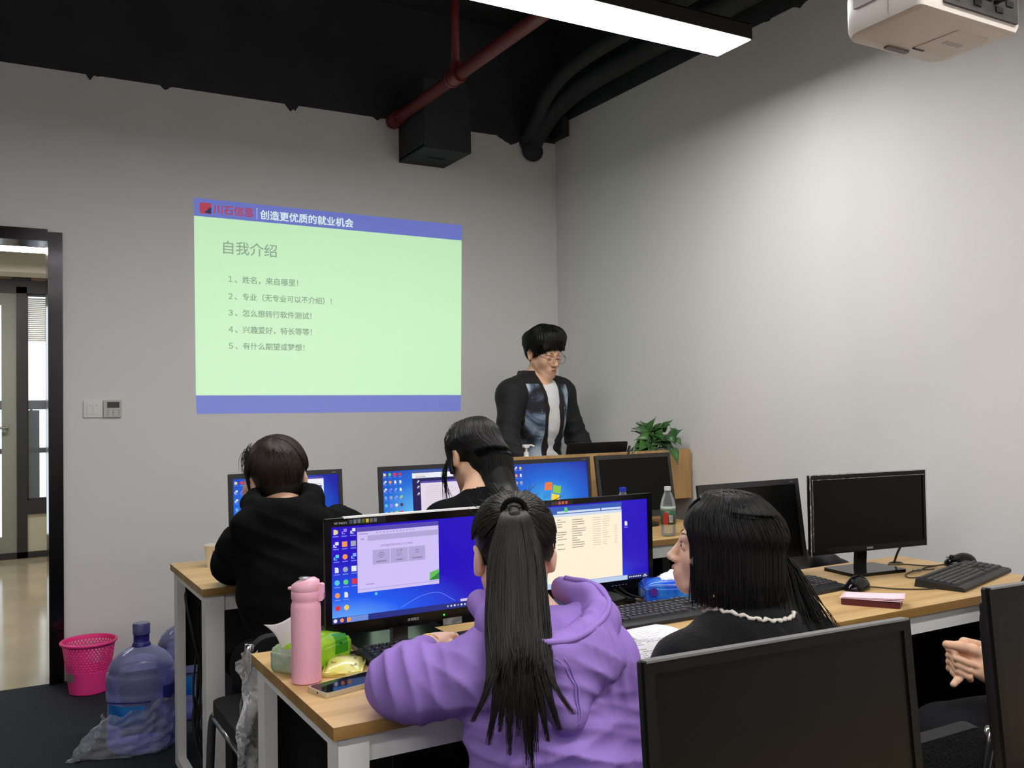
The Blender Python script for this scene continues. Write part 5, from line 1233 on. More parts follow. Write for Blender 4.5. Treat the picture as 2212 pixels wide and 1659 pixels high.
# ------------------------------------------------------------------ people
SKIN = mat('skin', S(214, 170, 140), rough=0.5, spec=0.35, sss=0.12, var=(30, S(222, 178, 150), 0.3, 0.7))
SKIN2 = mat('skin_light', S(226, 184, 160), rough=0.48, spec=0.35, sss=0.12, var=(30, S(232, 192, 168), 0.3, 0.7))
LIPS = mat('lips', S(196, 126, 112), rough=0.45)
def hairmat(name, dark, light, rough=0.5):
    m = mat(name, dark, rough=rough, spec=0.35); nt = m.node_tree; p = nt.nodes['Principled BSDF']
    a = nt.nodes.new('ShaderNodeAttribute'); a.attribute_name = 'tone'; mx = nt.nodes.new('ShaderNodeMixRGB'); mx.inputs[1].default_value = dark; mx.inputs[2].default_value = light
    nt.links.new(a.outputs['Fac'], mx.inputs[0]); nt.links.new(mx.outputs[0], p.inputs['Base Color']); return m
HAIRK = hairmat('black_hair', S(7, 7, 7), S(24, 22, 22)); HAIRP = hairmat('brown_black_hair', S(9, 7, 7), S(36, 29, 26)); HAIRB = hairmat('brown_hair', S(18, 13, 10), S(54, 41, 32))
BLACKC = mat('black_cotton', S(13, 13, 15), rough=0.95, spec=0.12, bump=(260, 0.25))
CHARC = mat('charcoal_trousers', S(20, 20, 23), rough=0.9, spec=0.2, bump=(200, 0.25))
LILAC = mat('lilac_fleece', S(149, 120, 195), rough=0.95, spec=0.1, bump=(420, 0.10), var=(5, S(157, 128, 203), 0.35, 0.7))
SOCK = mat('shoe_black', S(30, 30, 32), rough=0.6); GOLD = mat('gold', S(226, 186, 96), rough=0.2, metal=1.0)

def frame(face, up=(0, 0, 1), roll=0.0):
    """rotation whose columns are person's right, face direction, up"""
    y = Vector(face).normalized(); x = y.cross(Vector(up)).normalized(); z = x.cross(y)
    R = Matrix((x, y, z)).transposed()
    return np.array(R @ Matrix.Rotation(roll, 3, 'Y'))
class Loc:
    """places head features given in the head's own frame"""
    def __init__(s, C, R, sc=(1, 1, 1)): s.C = np.array(C, float); s.R = np.array(R); s.s = np.array(sc, float); s.m = float(np.mean(sc))
    def p(s, v): return s.C+s.R @ (np.array(v, float)*s.s)
    def ell(s, sk, c, r, k=0.01, op='add'): sk.ell(s.p(c), np.array(r)*s.s, s.R, k, op)
    def cone(s, sk, a, b, ra, rb, k=0.01, op='add'): sk.cone(s.p(a), s.p(b), ra*s.m, rb*s.m, k, op)
def head(sk, L, neck_base, face=True, nr=0.054, ears=True, nose=1.0, nk=0.03, mo=0.0):
    e = L.ell; c = L.cone
    e(sk, (0, -0.012, 0.038), (0.077, 0.096, 0.086), 0.02)
    e(sk, (0, 0.032, -0.038), (0.060, 0.062, 0.078), 0.03)
    for s in (-1, 1):
        c(sk, (s*0.052, 0.0, -0.050), (s*0.022, 0.066, -0.102), 0.020, 0.016, 0.025)
        e(sk, (s*0.038, 0.058, -0.032), (0.026, 0.024, 0.030), 0.02)
        if not ears: continue
        e(sk, (s*0.079, -0.012, -0.012), (0.010, 0.020, 0.032), 0.008)
        c(sk, (s*0.083, -0.022, 0.010), (s*0.085, -0.006, 0.018), 0.006, 0.005, 0.006)
        c(sk, (s*0.085, -0.026, -0.004), (s*0.083, -0.008, -0.036), 0.006, 0.006, 0.008)
        e(sk, (s*0.086, -0.008, -0.010), (0.006, 0.009, 0.016), 0.004, 'cut')
    e(sk, (0, 0.072, -0.103), (0.026, 0.022, 0.020), 0.02)
    if face:
        c(sk, (-0.032, 0.081, 0.012), (0.032, 0.081, 0.012), 0.013, 0.013, 0.012)
        nt_ = 0.088+0.025*nose
        c(sk, (0, 0.088, 0.004), (0, nt_-0.001, -0.036), 0.0075, 0.0115*nose, 0.008)
        e(sk, (0, nt_, -0.038), (0.0125*nose, 0.011*nose, 0.010*nose), 0.006)
        for s in (-1, 1):
            e(sk, (s*0.012, 0.101, -0.042), (0.009, 0.011, 0.008), 0.005)
            e(sk, (s*0.031, 0.098, -0.006), (0.019, 0.014, 0.011), 0.012, 'cut')
            e(sk, (s*0.031, 0.078, -0.006), (0.0145, 0.0135, 0.0125), 0.003)
            e(sk, (s*0.006, 0.104, -0.0495), (0.0035, 0.004, 0.004), 0.003, 'cut')
        e(sk, (0, 0.083, -0.074), (0.030, 0.020, 0.026), 0.014)
        c(sk, (-0.019, 0.094, -0.069), (0.0, 0.1005, -0.066), 0.0045, 0.0060, 0.005); c(sk, (0.019, 0.094, -0.069), (0.0, 0.1005, -0.066), 0.0045, 0.0060, 0.005)
        c(sk, (-0.016, 0.094, -0.0775), (0.016, 0.094, -0.0775), 0.0065, 0.0065, 0.005)
        e(sk, (0, 0.106, -0.0728), (0.019, 0.009, 0.0016+mo), 0.003, 'cut')
    a = L.p((0, -0.022, -0.05)); sk.cone(a, neck_base, nr, nr*1.08, nk)
def lip_faces(L, V, Q):
    c = V[Q].mean(1); d = ((c-L.C) @ L.R)/L.s
    return (np.abs(d[:, 0]) < 0.018-0.9*np.abs(d[:, 2]+0.0725)) & (np.abs(d[:, 2]+0.0725) < 0.0095) & (d[:, 1] > 0.094)
def finger(sk, pts, r0, r1, k=0.004):
    n = len(pts); sk.chain(pts, [r0+(r1-r0)*i/(n-1) for i in range(n)], k)
def hand(sk, wrist, d, nrm, side, L=0.17, curl=0.5, spread=0.14):
    """relaxed open hand: d finger direction, nrm back-of-hand normal, side = +1 when the thumb lies on +(d x nrm)"""
    d = np.array(d, float); d /= np.linalg.norm(d); n = np.array(nrm, float); n -= d*(n @ d); n /= np.linalg.norm(n); t = np.cross(d, n)*side
    w = np.array(wrist, float); P = 0.52*L
    for q in (-0.55, -0.1, 0.35, 0.8): sk.cone(w+d*0.012+t*0.020*q, w+d*P*(0.98-0.10*abs(q-0.3))+t*0.034*q*1.05, 0.014, 0.0115, 0.010)
    ln = (0.40, 0.46, 0.43, 0.34)
    for i, q in enumerate((0.85, 0.32, -0.2, -0.72)):
        base = w+d*P*(0.98-0.10*abs(q-0.3))+t*0.035*q; a = 0.0; p = base; pts = [p]; dd = d+t*spread*(q-0.1)
        dd /= np.linalg.norm(dd)
        for s in (0.45, 0.32, 0.25):
            a += curl*(0.55+0.2*i/3); p = p+(dd*math.cos(a)-n*math.sin(a))*ln[i]*L*s; pts.append(p)
        finger(sk, pts, 0.0092, 0.0068)
    b = w+d*0.03+t*0.020-n*0.006
    finger(sk, [b, b+d*0.030+t*0.022-n*0.008, b+d*0.056+t*0.030-n*0.016, b+d*0.076+t*0.028-n*0.024], 0.0125, 0.0078, 0.008)

def hair_cap(sk, L, grow=0.012, low=-0.02):
    L.ell(sk, (0, -0.014, 0.040), (0.080+grow, 0.099+grow, 0.088+grow), 0.02)
def on_skull(L, az, el, grow=0.012):
    """point on the hair-covered skull: az from face direction (0 front, 180 back), el up"""
    x = math.sin(az)*math.cos(el); y = math.cos(az)*math.cos(el); z = math.sin(el)
    return L.p((x*(0.080+grow), -0.014+y*(0.099+grow), 0.040+z*(0.088+grow)))

# ============ A: the man standing at the podium
def man():
    FO = (2.62, 4.30, 0)
    Hc = np.array((2.636, 4.275, 1.617)); RH = frame((0.10, -0.92, -0.31), roll=0.05); L = Loc(Hc, RH, (1.03, 1.03, 1.05))
    nb = (2.600, 4.338, 1.460); sR, sL = (2.398, 4.225, 1.388), (2.785, 4.350, 1.398); eR, eL = (2.335, 4.165, 1.140), (2.880, 4.335, 1.140)
    wR, wL = (2.400, 4.055, 0.995), (2.885, 4.165, 0.995); hR, hL = (2.53, 4.29, 0.90), (2.70, 4.34, 0.90)
    kR, kL = (2.51, 4.29, 0.49), (2.73, 4.36, 0.49); aR, aL = (2.50, 4.33, 0.09), (2.76, 4.40, 0.09)
    sk = Skin(axis_grid(2.20, 3.02, 0.0075, (2.53, 2.75, 0.0032)), axis_grid(3.86, 4.62, 0.0075, (4.15, 4.40, 0.0032)), axis_grid(-0.02, 1.84, 0.0085, (1.44, 1.80, 0.0032), (0.95, 1.02, 0.004)))
    head(sk, L, nb, nr=0.050, nk=0.014, mo=0.0016)
    ch = np.array((2.600, 4.29, 1.28)); pv = np.array((2.615, 4.315, 0.98))
    side = np.array(sL)-np.array(sR); side /= np.linalg.norm(side); fwd = np.cross((0, 0, 1), side); fwd = -fwd if fwd[1] > 0 else fwd
    T = np.stack([side, fwd, np.array((0, 0, 1.0))], 1)
    sk.ell(ch, (0.16, 0.10, 0.20), T, 0.05); sk.ell(pv, (0.145, 0.10, 0.16), T, 0.05); sk.cone(nb, sR, 0.05, 0.055, 0.04); sk.cone(nb, sL, 0.05, 0.055, 0.04)
    for s, e, w in ((sR, eR, wR), (sL, eL, wL)): sk.chain([s, e, w], [0.052, 0.040, 0.028], 0.02)
    for h, k, a, f in ((hR, kR, aR, -1), (hL, kL, aL, 1)):
        sk.chain([h, k, a], [0.078, 0.055, 0.040], 0.03); sk.cone((a[0], a[1], 0.05), (a[0]+0.03*f, a[1]-0.15, 0.035), 0.04, 0.032, 0.02)
    hand(sk, wR, (0.35, -0.9, -0.10), (0.1, 0.0, 1), -1, curl=0.15); hand(sk, wL, (-0.25, -0.9, -0.10), (0, 0, 1), 1, curl=0.15)
    V, Q = sk.mesh(); V = relax(V, Q, 1, 0.4)
    body = skin_obj('person', V, Q, [SKIN, LIPS], None, FO); body.location = FO
    body.data.polygons.foreach_set('material_index', lip_faces(L, V, Q).astype('i4'))
    tag(body, 'man with glasses in black jacket with cloudy print, standing at the podium', 'person')
    # shirt and jacket
    def torso(sk, g, z1):
        sk.ell(ch, (0.16+g, 0.10+g, 0.20+g), T, 0.05); sk.ell(pv, (0.145+g, 0.10+g, 0.16+g), T, 0.06); sk.cone(nb, sR, 0.046+g, 0.055+g, 0.04); sk.cone(nb, sL, 0.046+g, 0.055+g, 0.04)
    G = lambda h: Skin(axis_grid(2.14, 3.08, h), axis_grid(3.92, 4.62, h), axis_grid(0.70, 1.60, h))
    s1 = G(0.008); torso(s1, 0.014, 0); s1.plane((0, 0, 0.80), (0, 0, -1)); n_ = np.array(nb)+np.array((0, 0, 0.035))
    s1.plane(n_, (0.05, -0.45, 0.9)); V, Q = s1.mesh(); N = vnormals(V, Q); V = folds(V, N, [(ch+fwd*0.1-np.array((0, 0, 0.2)), 0.16, (0.3, 0, 1), 0.06, 0.003)])
    V = V+N*(wav(V, 30, 2)*0.0022)[:, None]
    skin_obj('tshirt', V, Q, mat('white_cotton', S(226, 226, 226), rough=0.9, spec=0.2, bump=(260, 0.15)), body, FO)
    s2 = G(0.007); torso(s2, 0.026, 0)
    for s, e, w in ((sR, eR, wR), (sL, eL, wL)): s2.chain([s, e, w], [0.074, 0.062, 0.042], 0.03)
    s2.plane((0, 0, 0.84), (0, 0, -1))
    col = [np.array(nb)+RHp for RHp in (side*0.060+fwd*0.035, side*0.075-fwd*0.005, side*0.050-fwd*0.055, -fwd*0.072, -side*0.050-fwd*0.055, -side*0.075-fwd*0.005, -side*0.060+fwd*0.035)]
    for p in col: p[2] += 0.022
    # open front: remove a tapering strip over the shirt
    c0 = np.array(nb)+fwd*0.10+np.array((0, 0, 0.02))
    path = [c0+side*0.012, ch+fwd*0.16+side*0.012+np.array((0, 0, 0.06)), ch+fwd*0.155+side*0.006-np.array((0, 0, 0.15)), pv+fwd*0.15+side*0.012-np.array((0, 0, 0.10))]
    for a, b_, ra, rb in zip(path, path[1:], (0.075, 0.064, 0.074), (0.064, 0.074, 0.110)): s2.cone(a, b_, ra, rb, 0.008, 'cut')
    s2.cone(np.array(nb)+np.array((0, 0, 0.07)), np.array(nb)-np.array((0, 0, 0.02)), 0.062, 0.062, 0.006, 'cut')
    s2.chain(col, [0.013, 0.014, 0.015, 0.015, 0.015, 0.014, 0.013], 0.012); s2.chain([p+np.array((0, 0, 0.016)) for p in col], [0.009]*7, 0.012); s2.chain([p+np.array((0, 0, 0.032)) for p in col[1:-1]], [0.0085]*5, 0.012)
    V, Q = s2.mesh(); V = relax(V, Q, 1); N = vnormals(V, Q)
    V = folds(V, N, [(eR, 0.11, (0.3, 0.1, 1), 0.055, 0.005), (eL, 0.13, (-0.3, 0.1, 1), 0.055, 0.0055), (np.array(sR)+np.array((0.02, -0.05, -0.12)), 0.08, (0.5, 0, 1), 0.05, 0.004), (ch+side*0.12+fwd*0.08-np.array((0, 0, 0.22)), 0.12, (0.4, 0, 1), 0.05, 0.004)])
    V = V+N*(wav(V, 22, 8)*0.003)[:, None]
    m = bpy.data.materials.new('cloud_print'); m.use_nodes = True; nt = m.node_tree; p = nt.nodes['Principled BSDF']; p.inputs['Roughness'].default_value = 0.8
    tc = nt.nodes.new('ShaderNodeTexCoord'); n1 = nt.nodes.new('ShaderNodeTexNoise'); n1.inputs['Scale'].default_value = 4.0; n1.inputs['Detail'].default_value = 8; n1.inputs['Distortion'].default_value = 1.2
    mp = nt.nodes.new('ShaderNodeMapping'); mp.inputs['Location'].default_value = (0.37, 0.1, 0.53)
    r = nt.nodes.new('ShaderNodeValToRGB'); E_ = r.color_ramp.elements; E_[0].position = 0.38; E_[0].color = S(22, 22, 28); E_[1].position = 0.64; E_[1].color = S(220, 218, 218)
    for po, c_ in ((0.43, S(44, 48, 60)), (0.48, S(90, 110, 130)), (0.56, S(170, 182, 190))): k_ = E_.new(po); k_.color = c_
    n2 = nt.nodes.new('ShaderNodeTexNoise'); n2.inputs['Scale'].default_value = 90; r2 = nt.nodes.new('ShaderNodeValToRGB'); r2.color_ramp.elements[0].position = 0.72; r2.color_ramp.elements[1].position = 0.76
    mx = nt.nodes.new('ShaderNodeMixRGB'); mx.blend_type = 'ADD'; mx.inputs[0].default_value = 0.6
    nt.links.new(tc.outputs['Object'], mp.inputs[0]); nt.links.new(mp.outputs[0], n1.inputs['Vector']); nt.links.new(tc.outputs['Object'], n2.inputs['Vector']); nt.links.new(n1.outputs['Fac'], r.inputs[0]); nt.links.new(n2.outputs['Fac'], r2.inputs[0])
    nt.links.new(r.outputs[0], mx.inputs[1]); nt.links.new(r2.outputs[0], mx.inputs[2]); nt.links.new(mx.outputs[0], p.inputs['Base Color'])
    c = V-ch; u = c @ side; f = c @ fwd
    pr = np.minimum.reduce([f, 0.168-0.05*np.clip(c[:, 2]-0.02, 0, 1)-np.abs(u), np.abs(u-0.008)-0.080, 0.165-c[:, 2], c[:, 2]+0.40])
    jk = skin_obj('jacket', V, Q, m, body, FO, tone=pr)
    at_ = nt.nodes.new('ShaderNodeAttribute'); at_.attribute_name = 'tone'; th_ = nt.nodes.new('ShaderNodeMath'); th_.operation = 'MULTIPLY'; th_.inputs[1].default_value = 600; th_.use_clamp = True
    m2 = nt.nodes.new('ShaderNodeMixRGB'); m2.inputs[1].default_value = S(13, 13, 15)
    nt.links.new(at_.outputs['Fac'], th_.inputs[0]); nt.links.new(th_.outputs[0], m2.inputs[0]); nt.links.new(mx.outputs[0], m2.inputs[2]); nt.links.new(m2.outputs[0], p.inputs['Base Color'])
    for s_, z in ((-1, 0.03), (1, 0.035), (-1, -0.14)):
        pnt = ch+side*s_*0.100+fwd*0.12+np.array((0, 0, z)); i = np.argmin(((V-pnt)**2).sum(1)); q = V[i]-np.array(FO)
        MB().ball(tuple(q), 0.005).build('snap_button', CHROME, jk, smooth=True)
    # trousers, shoes
    s3 = Skin(axis_grid(2.35, 2.95, 0.009), axis_grid(4.05, 4.60, 0.009), axis_grid(-0.02, 1.02, 0.009))
    s3.ell((2.615, 4.315, 0.93), (0.160, 0.115, 0.10), T, 0.04)
    for h, k, a in ((hR, kR, aR), (hL, kL, aL)): s3.chain([h, k, (a[0], a[1], 0.06)], [0.092, 0.074, 0.064], 0.03)
    s3.plane((0, 0, 0.035), (0, 0, -1)); V, Q = s3.mesh(); N = vnormals(V, Q); V = V+N*(wav(V, 18, 5)*0.004)[:, None]
    skin_obj('trousers', V, Q, CHARC, body, FO)
    for a, f in ((aR, -1), (aL, 1)):
        s4 = Skin(axis_grid(a[0]-0.12, a[0]+0.12, 0.006), axis_grid(a[1]-0.28, a[1]+0.12, 0.006), axis_grid(-0.02, 0.14, 0.006))
        s4.cone((a[0], a[1]+0.02, 0.05), (a[0]+0.03*f, a[1]-0.16, 0.035), 0.052, 0.042, 0.02); s4.plane((0, 0, 0.0), (0, 0, -1)); V, Q = s4.mesh(); skin_obj('shoe', V, Q, SOCK, body, FO)
    # hair
    s5 = Skin(axis_grid(2.50, 2.79, 0.004), axis_grid(4.13, 4.46, 0.004), axis_grid(1.50, 1.86, 0.004))
    L.ell(s5, (0, -0.016, 0.046), (0.096, 0.108, 0.098), 0.02); L.ell(s5, (0.028, 0.030, 0.086), (0.066, 0.074, 0.058), 0.012); L.ell(s5, (-0.030, 0.026, 0.090), (0.064, 0.074, 0.058), 0.012)
    L.ell(s5, (0, -0.05, 0.01), (0.080, 0.068, 0.085), 0.03)
    for x in (-0.052, -0.028, -0.004, 0.022, 0.046, 0.062): L.cone(s5, (x*0.8, 0.064, 0.095), (x*1.10+0.006, 0.092, 0.046+0.009*math.sin(x*150)), 0.028, 0.009, 0.015)
    for s_ in (-1, 1): L.cone(s5, (s_*0.078, 0.030, 0.06), (s_*0.081, 0.022, -0.014), 0.020, 0.008, 0.015)
    L.ell(s5, (0, 0.100, -0.034), (0.066, 0.055, 0.066), 0.010, 'cut')
    for s_ in (-1, 1): L.ell(s5, (s_*0.092, -0.008, -0.018), (0.028, 0.026, 0.034), 0.008, 'cut')
    s5.plane(L.p((0, -0.06, -0.075)), -L.R[:, 2], 0.01)
    V, Q = s5.mesh(); V = relax(V, Q, 1); N = vnormals(V, Q); d = ((V-L.C) @ L.R)
    V = V+N*(0.0020*np.sin(np.arctan2(d[:, 0], d[:, 1]+0.02)*46+5*wav(V, 20, 4))+0.0025*wav(V, 45, 6)-0.002)[:, None]
    hr = (V, Q)
    lines = []; rg = np.random.default_rng(3)
    for _ in range(900):
        az = rg.uniform(-PI, PI); st = on_skull(L, az*0.3, 1.35+rg.uniform(-0.15, 0.15), 0.020)
        front = abs(az) < 1.1; el_end = (0.16 if front else -0.55)+rg.uniform(-0.13, 0.12)
        if 1.1 < abs(az) < 1.9: el_end = rg.uniform(-0.35, -0.15)
        pts = [on_skull(L, az*(0.3+0.7*u), 1.35+(el_end-1.35)*u, 0.020+0.012*math.sin(PI*min(1, u*1.1))+rg.uniform(0, 0.003)) for u in np.linspace(0, 1, 9)]
        lines.append(pts)
    hv = joinVQ(hr, strands(lines, 0.0015)); skin_obj('hair', hv[0], hv[1], HAIRK, body, FO, tone=hv[2])
    # face details
    for s_ in (-1, 1):
        ln = [[L.p((s_*(0.014+0.034*u), 0.0955-0.016*u*u, 0.016+0.003*math.sin(PI*u)+0.0018*j)) for u in np.linspace(0, 1, 7)] for j in range(2)]
        V, Q, _t = strands(ln, 0.0011); skin_obj('eyebrow', V, Q, HAIRK, body, FO)
        V, Q, _t = strands([[L.p((s_*(0.018+0.027*u), 0.0925-0.003*abs(u-0.5), -0.012-0.004*math.sin(PI*u))) for u in np.linspace(0, 1, 7)]], 0.0014); skin_obj('eyelashes', V, Q, HAIRK, body, FO)
    gl = MB()
    for s_ in (-1, 1):
        ring = [L.p((s_*0.033+0.026*math.copysign(abs(math.cos(a))**0.75, math.cos(a)), 0.113-0.10*abs(s_*0.033+0.026*math.cos(a))**1.4, -0.012+0.020*math.copysign(abs(math.sin(a))**0.8, math.sin(a))))-np.array(FO) for a in np.linspace(0, 2*PI, 29)]
        gl.tube([tuple(q) for q in ring], 0.0008, 6, cap=False)
        gl.tube([tuple(L.p(q)-np.array(FO)) for q in ((s_*0.058, 0.102, -0.004), (s_*0.074, 0.090, 0.0), (s_*0.082, 0.04, 0.004), (s_*0.084, -0.012, 0.004), (s_*0.083, -0.025, -0.008))], 0.0013, 6)
    gl.tube([tuple(L.p(q)-np.array(FO)) for q in ((-0.010, 0.112, -0.006), (0, 0.1135, -0.003), (0.010, 0.112, -0.006))], 0.0012, 6)
    gl.build('glasses', mat('gunmetal', S(60, 56, 54), rough=0.3, metal=0.8), body, smooth=True)
man()

# ============ seated figures: shared lower body
def seat_legs(sk, hips, knees, ankles, g=0.0, foot=True):
    for h, k, a in zip(hips, knees, ankles):
        sk.chain([h, k], [0.078+g, 0.058+g], 0.03); sk.chain([k, a], [0.056+g, 0.038+g*1.3], 0.02)
        if foot and g == 0:
            d = np.array(k)-np.array(h); d[2] = 0; d /= np.linalg.norm(d); sk.cone((a[0], a[1], 0.045), np.array((a[0], a[1], 0.034))+d*0.13, 0.038, 0.030, 0.02)
def shoes(body, FO, hips, knees, ankles):
    for h, k, a in zip(hips, knees, ankles):
        d = np.array(k)-np.array(h); d[2] = 0; d /= np.linalg.norm(d); q = np.array((a[0], a[1], 0.0))
        lo = np.minimum(q-d*0.08, q+d*0.24)-0.08; hi = np.maximum(q-d*0.08, q+d*0.24)+0.08
        s4 = Skin(axis_grid(lo[0], hi[0], 0.007), axis_grid(lo[1], hi[1], 0.007), axis_grid(-0.02, 0.13, 0.007))
        s4.cone(q-d*0.02+np.array((0, 0, 0.048)), q+d*0.15+np.array((0, 0, 0.034)), 0.050, 0.041, 0.02); s4.plane((0, 0, 0.0), (0, 0, -1)); V, Q = s4.mesh(); skin_obj('shoe', V, Q, SOCK, body, FO)
def trousers(body, FO, pv, hips, knees, ankles, m, h=0.01, rx=0.165):
    P = np.array(list(hips)+list(knees)+list(ankles)+[pv]); lo = P.min(0)-0.16; hi = P.max(0)+0.16
    s3 = Skin(axis_grid(lo[0], hi[0], h), axis_grid(lo[1], hi[1], h), axis_grid(0.0, hi[2], h))
    s3.ell(pv, (rx, 0.125, 0.105), None, 0.04); seat_legs(s3, hips, knees, ankles, 0.016)
    s3.plane((0, 0, 0.05), (0, 0, -1)); V, Q = s3.mesh(); N = vnormals(V, Q); V = V+N*(wav(V, 16, 5)*0.004)[:, None]
    skin_obj('trousers', V, Q, m, body, FO)
def smooth_line(P, it=3):
    P = np.array(P, float)
    for _ in range(it): P[1:-1] = 0.25*P[:-2]+0.5*P[1:-1]+0.25*P[2:]
    return P
def tF(face):
    f = np.array((face[0], face[1], 0.0)); f /= np.linalg.norm(f); s = np.array((f[1], -f[0], 0.0)); return f, s
def ring_pts(c, s, f, w, d, tilt, n=9, a0=-60, a1=240):
    """arc round a neck: from the right front, round the back, to the left front"""
    out = []
    for a in np.radians(np.linspace(a0, a1, n)):
        out.append(np.array(c)+s*math.cos(a)*w-f*math.sin(a)*d+np.array((0, 0, -tilt*math.sin(a))))
    return out

# ============ D: woman in the purple hoodie, seen from behind
def purple():
    FO = (0.93, 1.40, 0); L = Loc((0.965, 1.702, 1.018), frame((0.30, 0.92, -0.16)), (0.97, 0.97, 0.97))
    f, s = tF((0.25, 0.97)); T = np.stack([s, f, (0, 0, 1)], 1)
    nb = np.array((0.938, 1.600, 0.900)); ch = np.array((0.914, 1.508, 0.765)); pv = np.array((0.905, 1.430, 0.520))
    sL, sR = (0.775, 1.530, 0.835), (1.030, 1.462, 0.838); eL, eR = (0.680, 1.646, 0.806), (1.066, 1.478, 0.620); wL, wR = (0.838, 1.872, 0.800), (1.045, 1.580, 0.600)
    hips = ((0.82, 1.45, 0.50), (0.99, 1.42, 0.50)); knees = ((0.80, 1.84, 0.500), (1.00, 1.82, 0.500)); ank = ((0.80, 1.78, 0.09), (1.00, 1.76, 0.09))
    sk = Skin(axis_grid(0.56, 1.28, 0.008, (0.80, 1.08, 0.004)), axis_grid(1.26, 2.06, 0.008, (1.60, 2.02, 0.004)), axis_grid(0.0, 1.20, 0.009, (0.76, 1.16, 0.004)))
    head(sk, L, nb, nr=0.048); sk.ell(ch, (0.140, 0.090, 0.165), T, 0.05); sk.ell(pv, (0.16, 0.11, 0.13), T, 0.06); sk.cone(ch, pv, 0.10, 0.11, 0.05)
    sk.cone(nb, sL, 0.045, 0.048, 0.04); sk.cone(nb, sR, 0.045, 0.048, 0.04)
    for a in ((sL, eL, wL), (sR, eR, wR)): sk.chain(a, [0.046, 0.038, 0.0255], 0.02)
    seat_legs(sk, hips, knees, ank)
    hand(sk, wL, (0.62, 0.75, 0.06), (-0.05, 0.05, 1), 1, L=0.165, curl=0.35); hand(sk, wR, (-0.25, 0.9, -0.3), (0.2, 0.3, 1), -1, L=0.165, curl=0.3)
    V, Q = sk.mesh(); V = relax(V, Q, 1, 0.4)
    body = skin_obj('person', V, Q, SKIN2, None, FO); body.location = FO
    tag(body, 'woman with a long dark ponytail in a purple hoodie, back to the viewer', 'person')
    trousers(body, FO, pv, hips, knees, ank, CHARC); shoes(body, FO, hips, knees, ank)
    # hoodie
    k = Skin(axis_grid(0.52, 1.30, 0.0058), axis_grid(1.24, 1.96, 0.0058), axis_grid(0.46, 1.02, 0.0058))
    k.ell(ch, (0.152, 0.108, 0.180), T, 0.05); k.ell(pv+np.array((0, 0, 0.03)), (0.178, 0.132, 0.14), T, 0.06); k.cone(ch-np.array((0, 0, 0.05)), pv, 0.130, 0.14, 0.05)
    k.cone(nb-f*0.015, sL, 0.044, 0.056, 0.045); k.cone(nb-f*0.015, sR, 0.044, 0.056, 0.045)
    k.chain([sL, np.array((0.700, 1.605, 0.814)), eL], [0.062, 0.066, 0.062], 0.03); k.chain([eL, (0.745, 1.755, 0.803), np.array(wL)-np.array((0.014, 0.018, 0))], [0.060, 0.048, 0.036], 0.02)
    k.chain([sR, eR, wR], [0.058, 0.056, 0.045], 0.03)
    k.cone(nb+np.array((0, 0, 0.065)), nb+np.array((0, 0, 0.015)), 0.058, 0.058, 0.010, 'cut')
    rim = [np.array(p) for p in ((1.020, 1.600, 0.955), (1.035, 1.520, 0.948), (1.012, 1.452, 0.930), (0.958, 1.418, 0.908), (0.885, 1.410, 0.893), (0.835, 1.440, 0.905), (0.815, 1.510, 0.935), (0.830, 1.600, 0.950))]
    tip = np.array((0.895, 1.385, 0.760))
    k.cone(rim[1]-np.array((0, 0, 0.03)), sR, 0.040, 0.048, 0.04); k.cone(rim[-2]-np.array((0, 0, 0.03)), sL, 0.036, 0.048, 0.04)
    k.plane((0, 0, 0.50), (0, 0, -1)); k.plane(np.array(wL)+np.array((0.004, 0.005, 0)), (0.6, 0.78, 0), 0.006)
    V, Q = k.mesh(); V = relax(V, Q, 2); N = vnormals(V, Q)
    bk = ch-f*0.13
    V = folds(V, N, [((0.80, 1.38, 0.655), 0.15, (-0.15, 0, 1), 0.048, 0.013), ((1.00, 1.34, 0.625), 0.14, (0.30, 0, 1), 0.056, 0.013), ((0.90, 1.36, 0.71), 0.11, (0.35, 0, 1), 0.042, 0.008),
                     ((0.69, 1.60, 0.83), 0.075, (1, -0.5, 0.3), 0.034, 0.010), ((0.705, 1.685, 0.82), 0.055, (0.7, 0.8, 0), 0.026, 0.007), ((0.76, 1.50, 0.80), 0.07, (0.9, 0.2, 0.7), 0.036, 0.010),
                     ((1.12, 1.42, 0.74), 0.09, (0.4, 0, 1), 0.05, 0.006), ((0.985, 1.40, 0.885), 0.045, (1, -0.2, 0.3), 0.017, 0.004), ((0.93, 1.375, 0.835), 0.07, (0.5, 0, 1), 0.042, 0.005), ((1.02, 1.40, 0.83), 0.06, (1, 0, 0.3), 0.03, 0.004),
                     ((0.96, 1.47, 0.91), 0.05, (1, 0.3, 0), 0.032, 0.004)])
    V = V+N*(wav(V, 16, 12)*0.0030+wav(V, 40, 13)*0.0010)[:, None]
    hd = skin_obj('hoodie', V, Q, LILAC, body, FO)
    # hood: full cloth sagging from the rim to a point low on the back
    hk = Skin(axis_grid(0.72, 1.14, 0.005), axis_grid(1.26, 1.68, 0.005), axis_grid(0.68, 1.02, 0.005))
    hk.chain(rim, [0.026]*8, 0.02)
    for p in rim[1:-1]: hk.cone(p-np.array((0, 0, 0.016)), tip+(p-tip)*0.05+np.array((0, 0.010, 0.012)), 0.034, 0.024, 0.022)
    hk.ell((0.940, 1.425, 0.860), (0.090, 0.048, 0.055), T, 0.03)
    hk.ell((0.940, 1.510, 0.972), (0.072, 0.066, 0.062), T, 0.014, 'cut'); hk.cone(nb+np.array((0, 0, 0.09)), nb-np.array((0, 0, 0.06)), 0.055, 0.055, 0.02, 'cut')
    V, Q = hk.mesh(); V = relax(V, Q, 1); N = vnormals(V, Q)
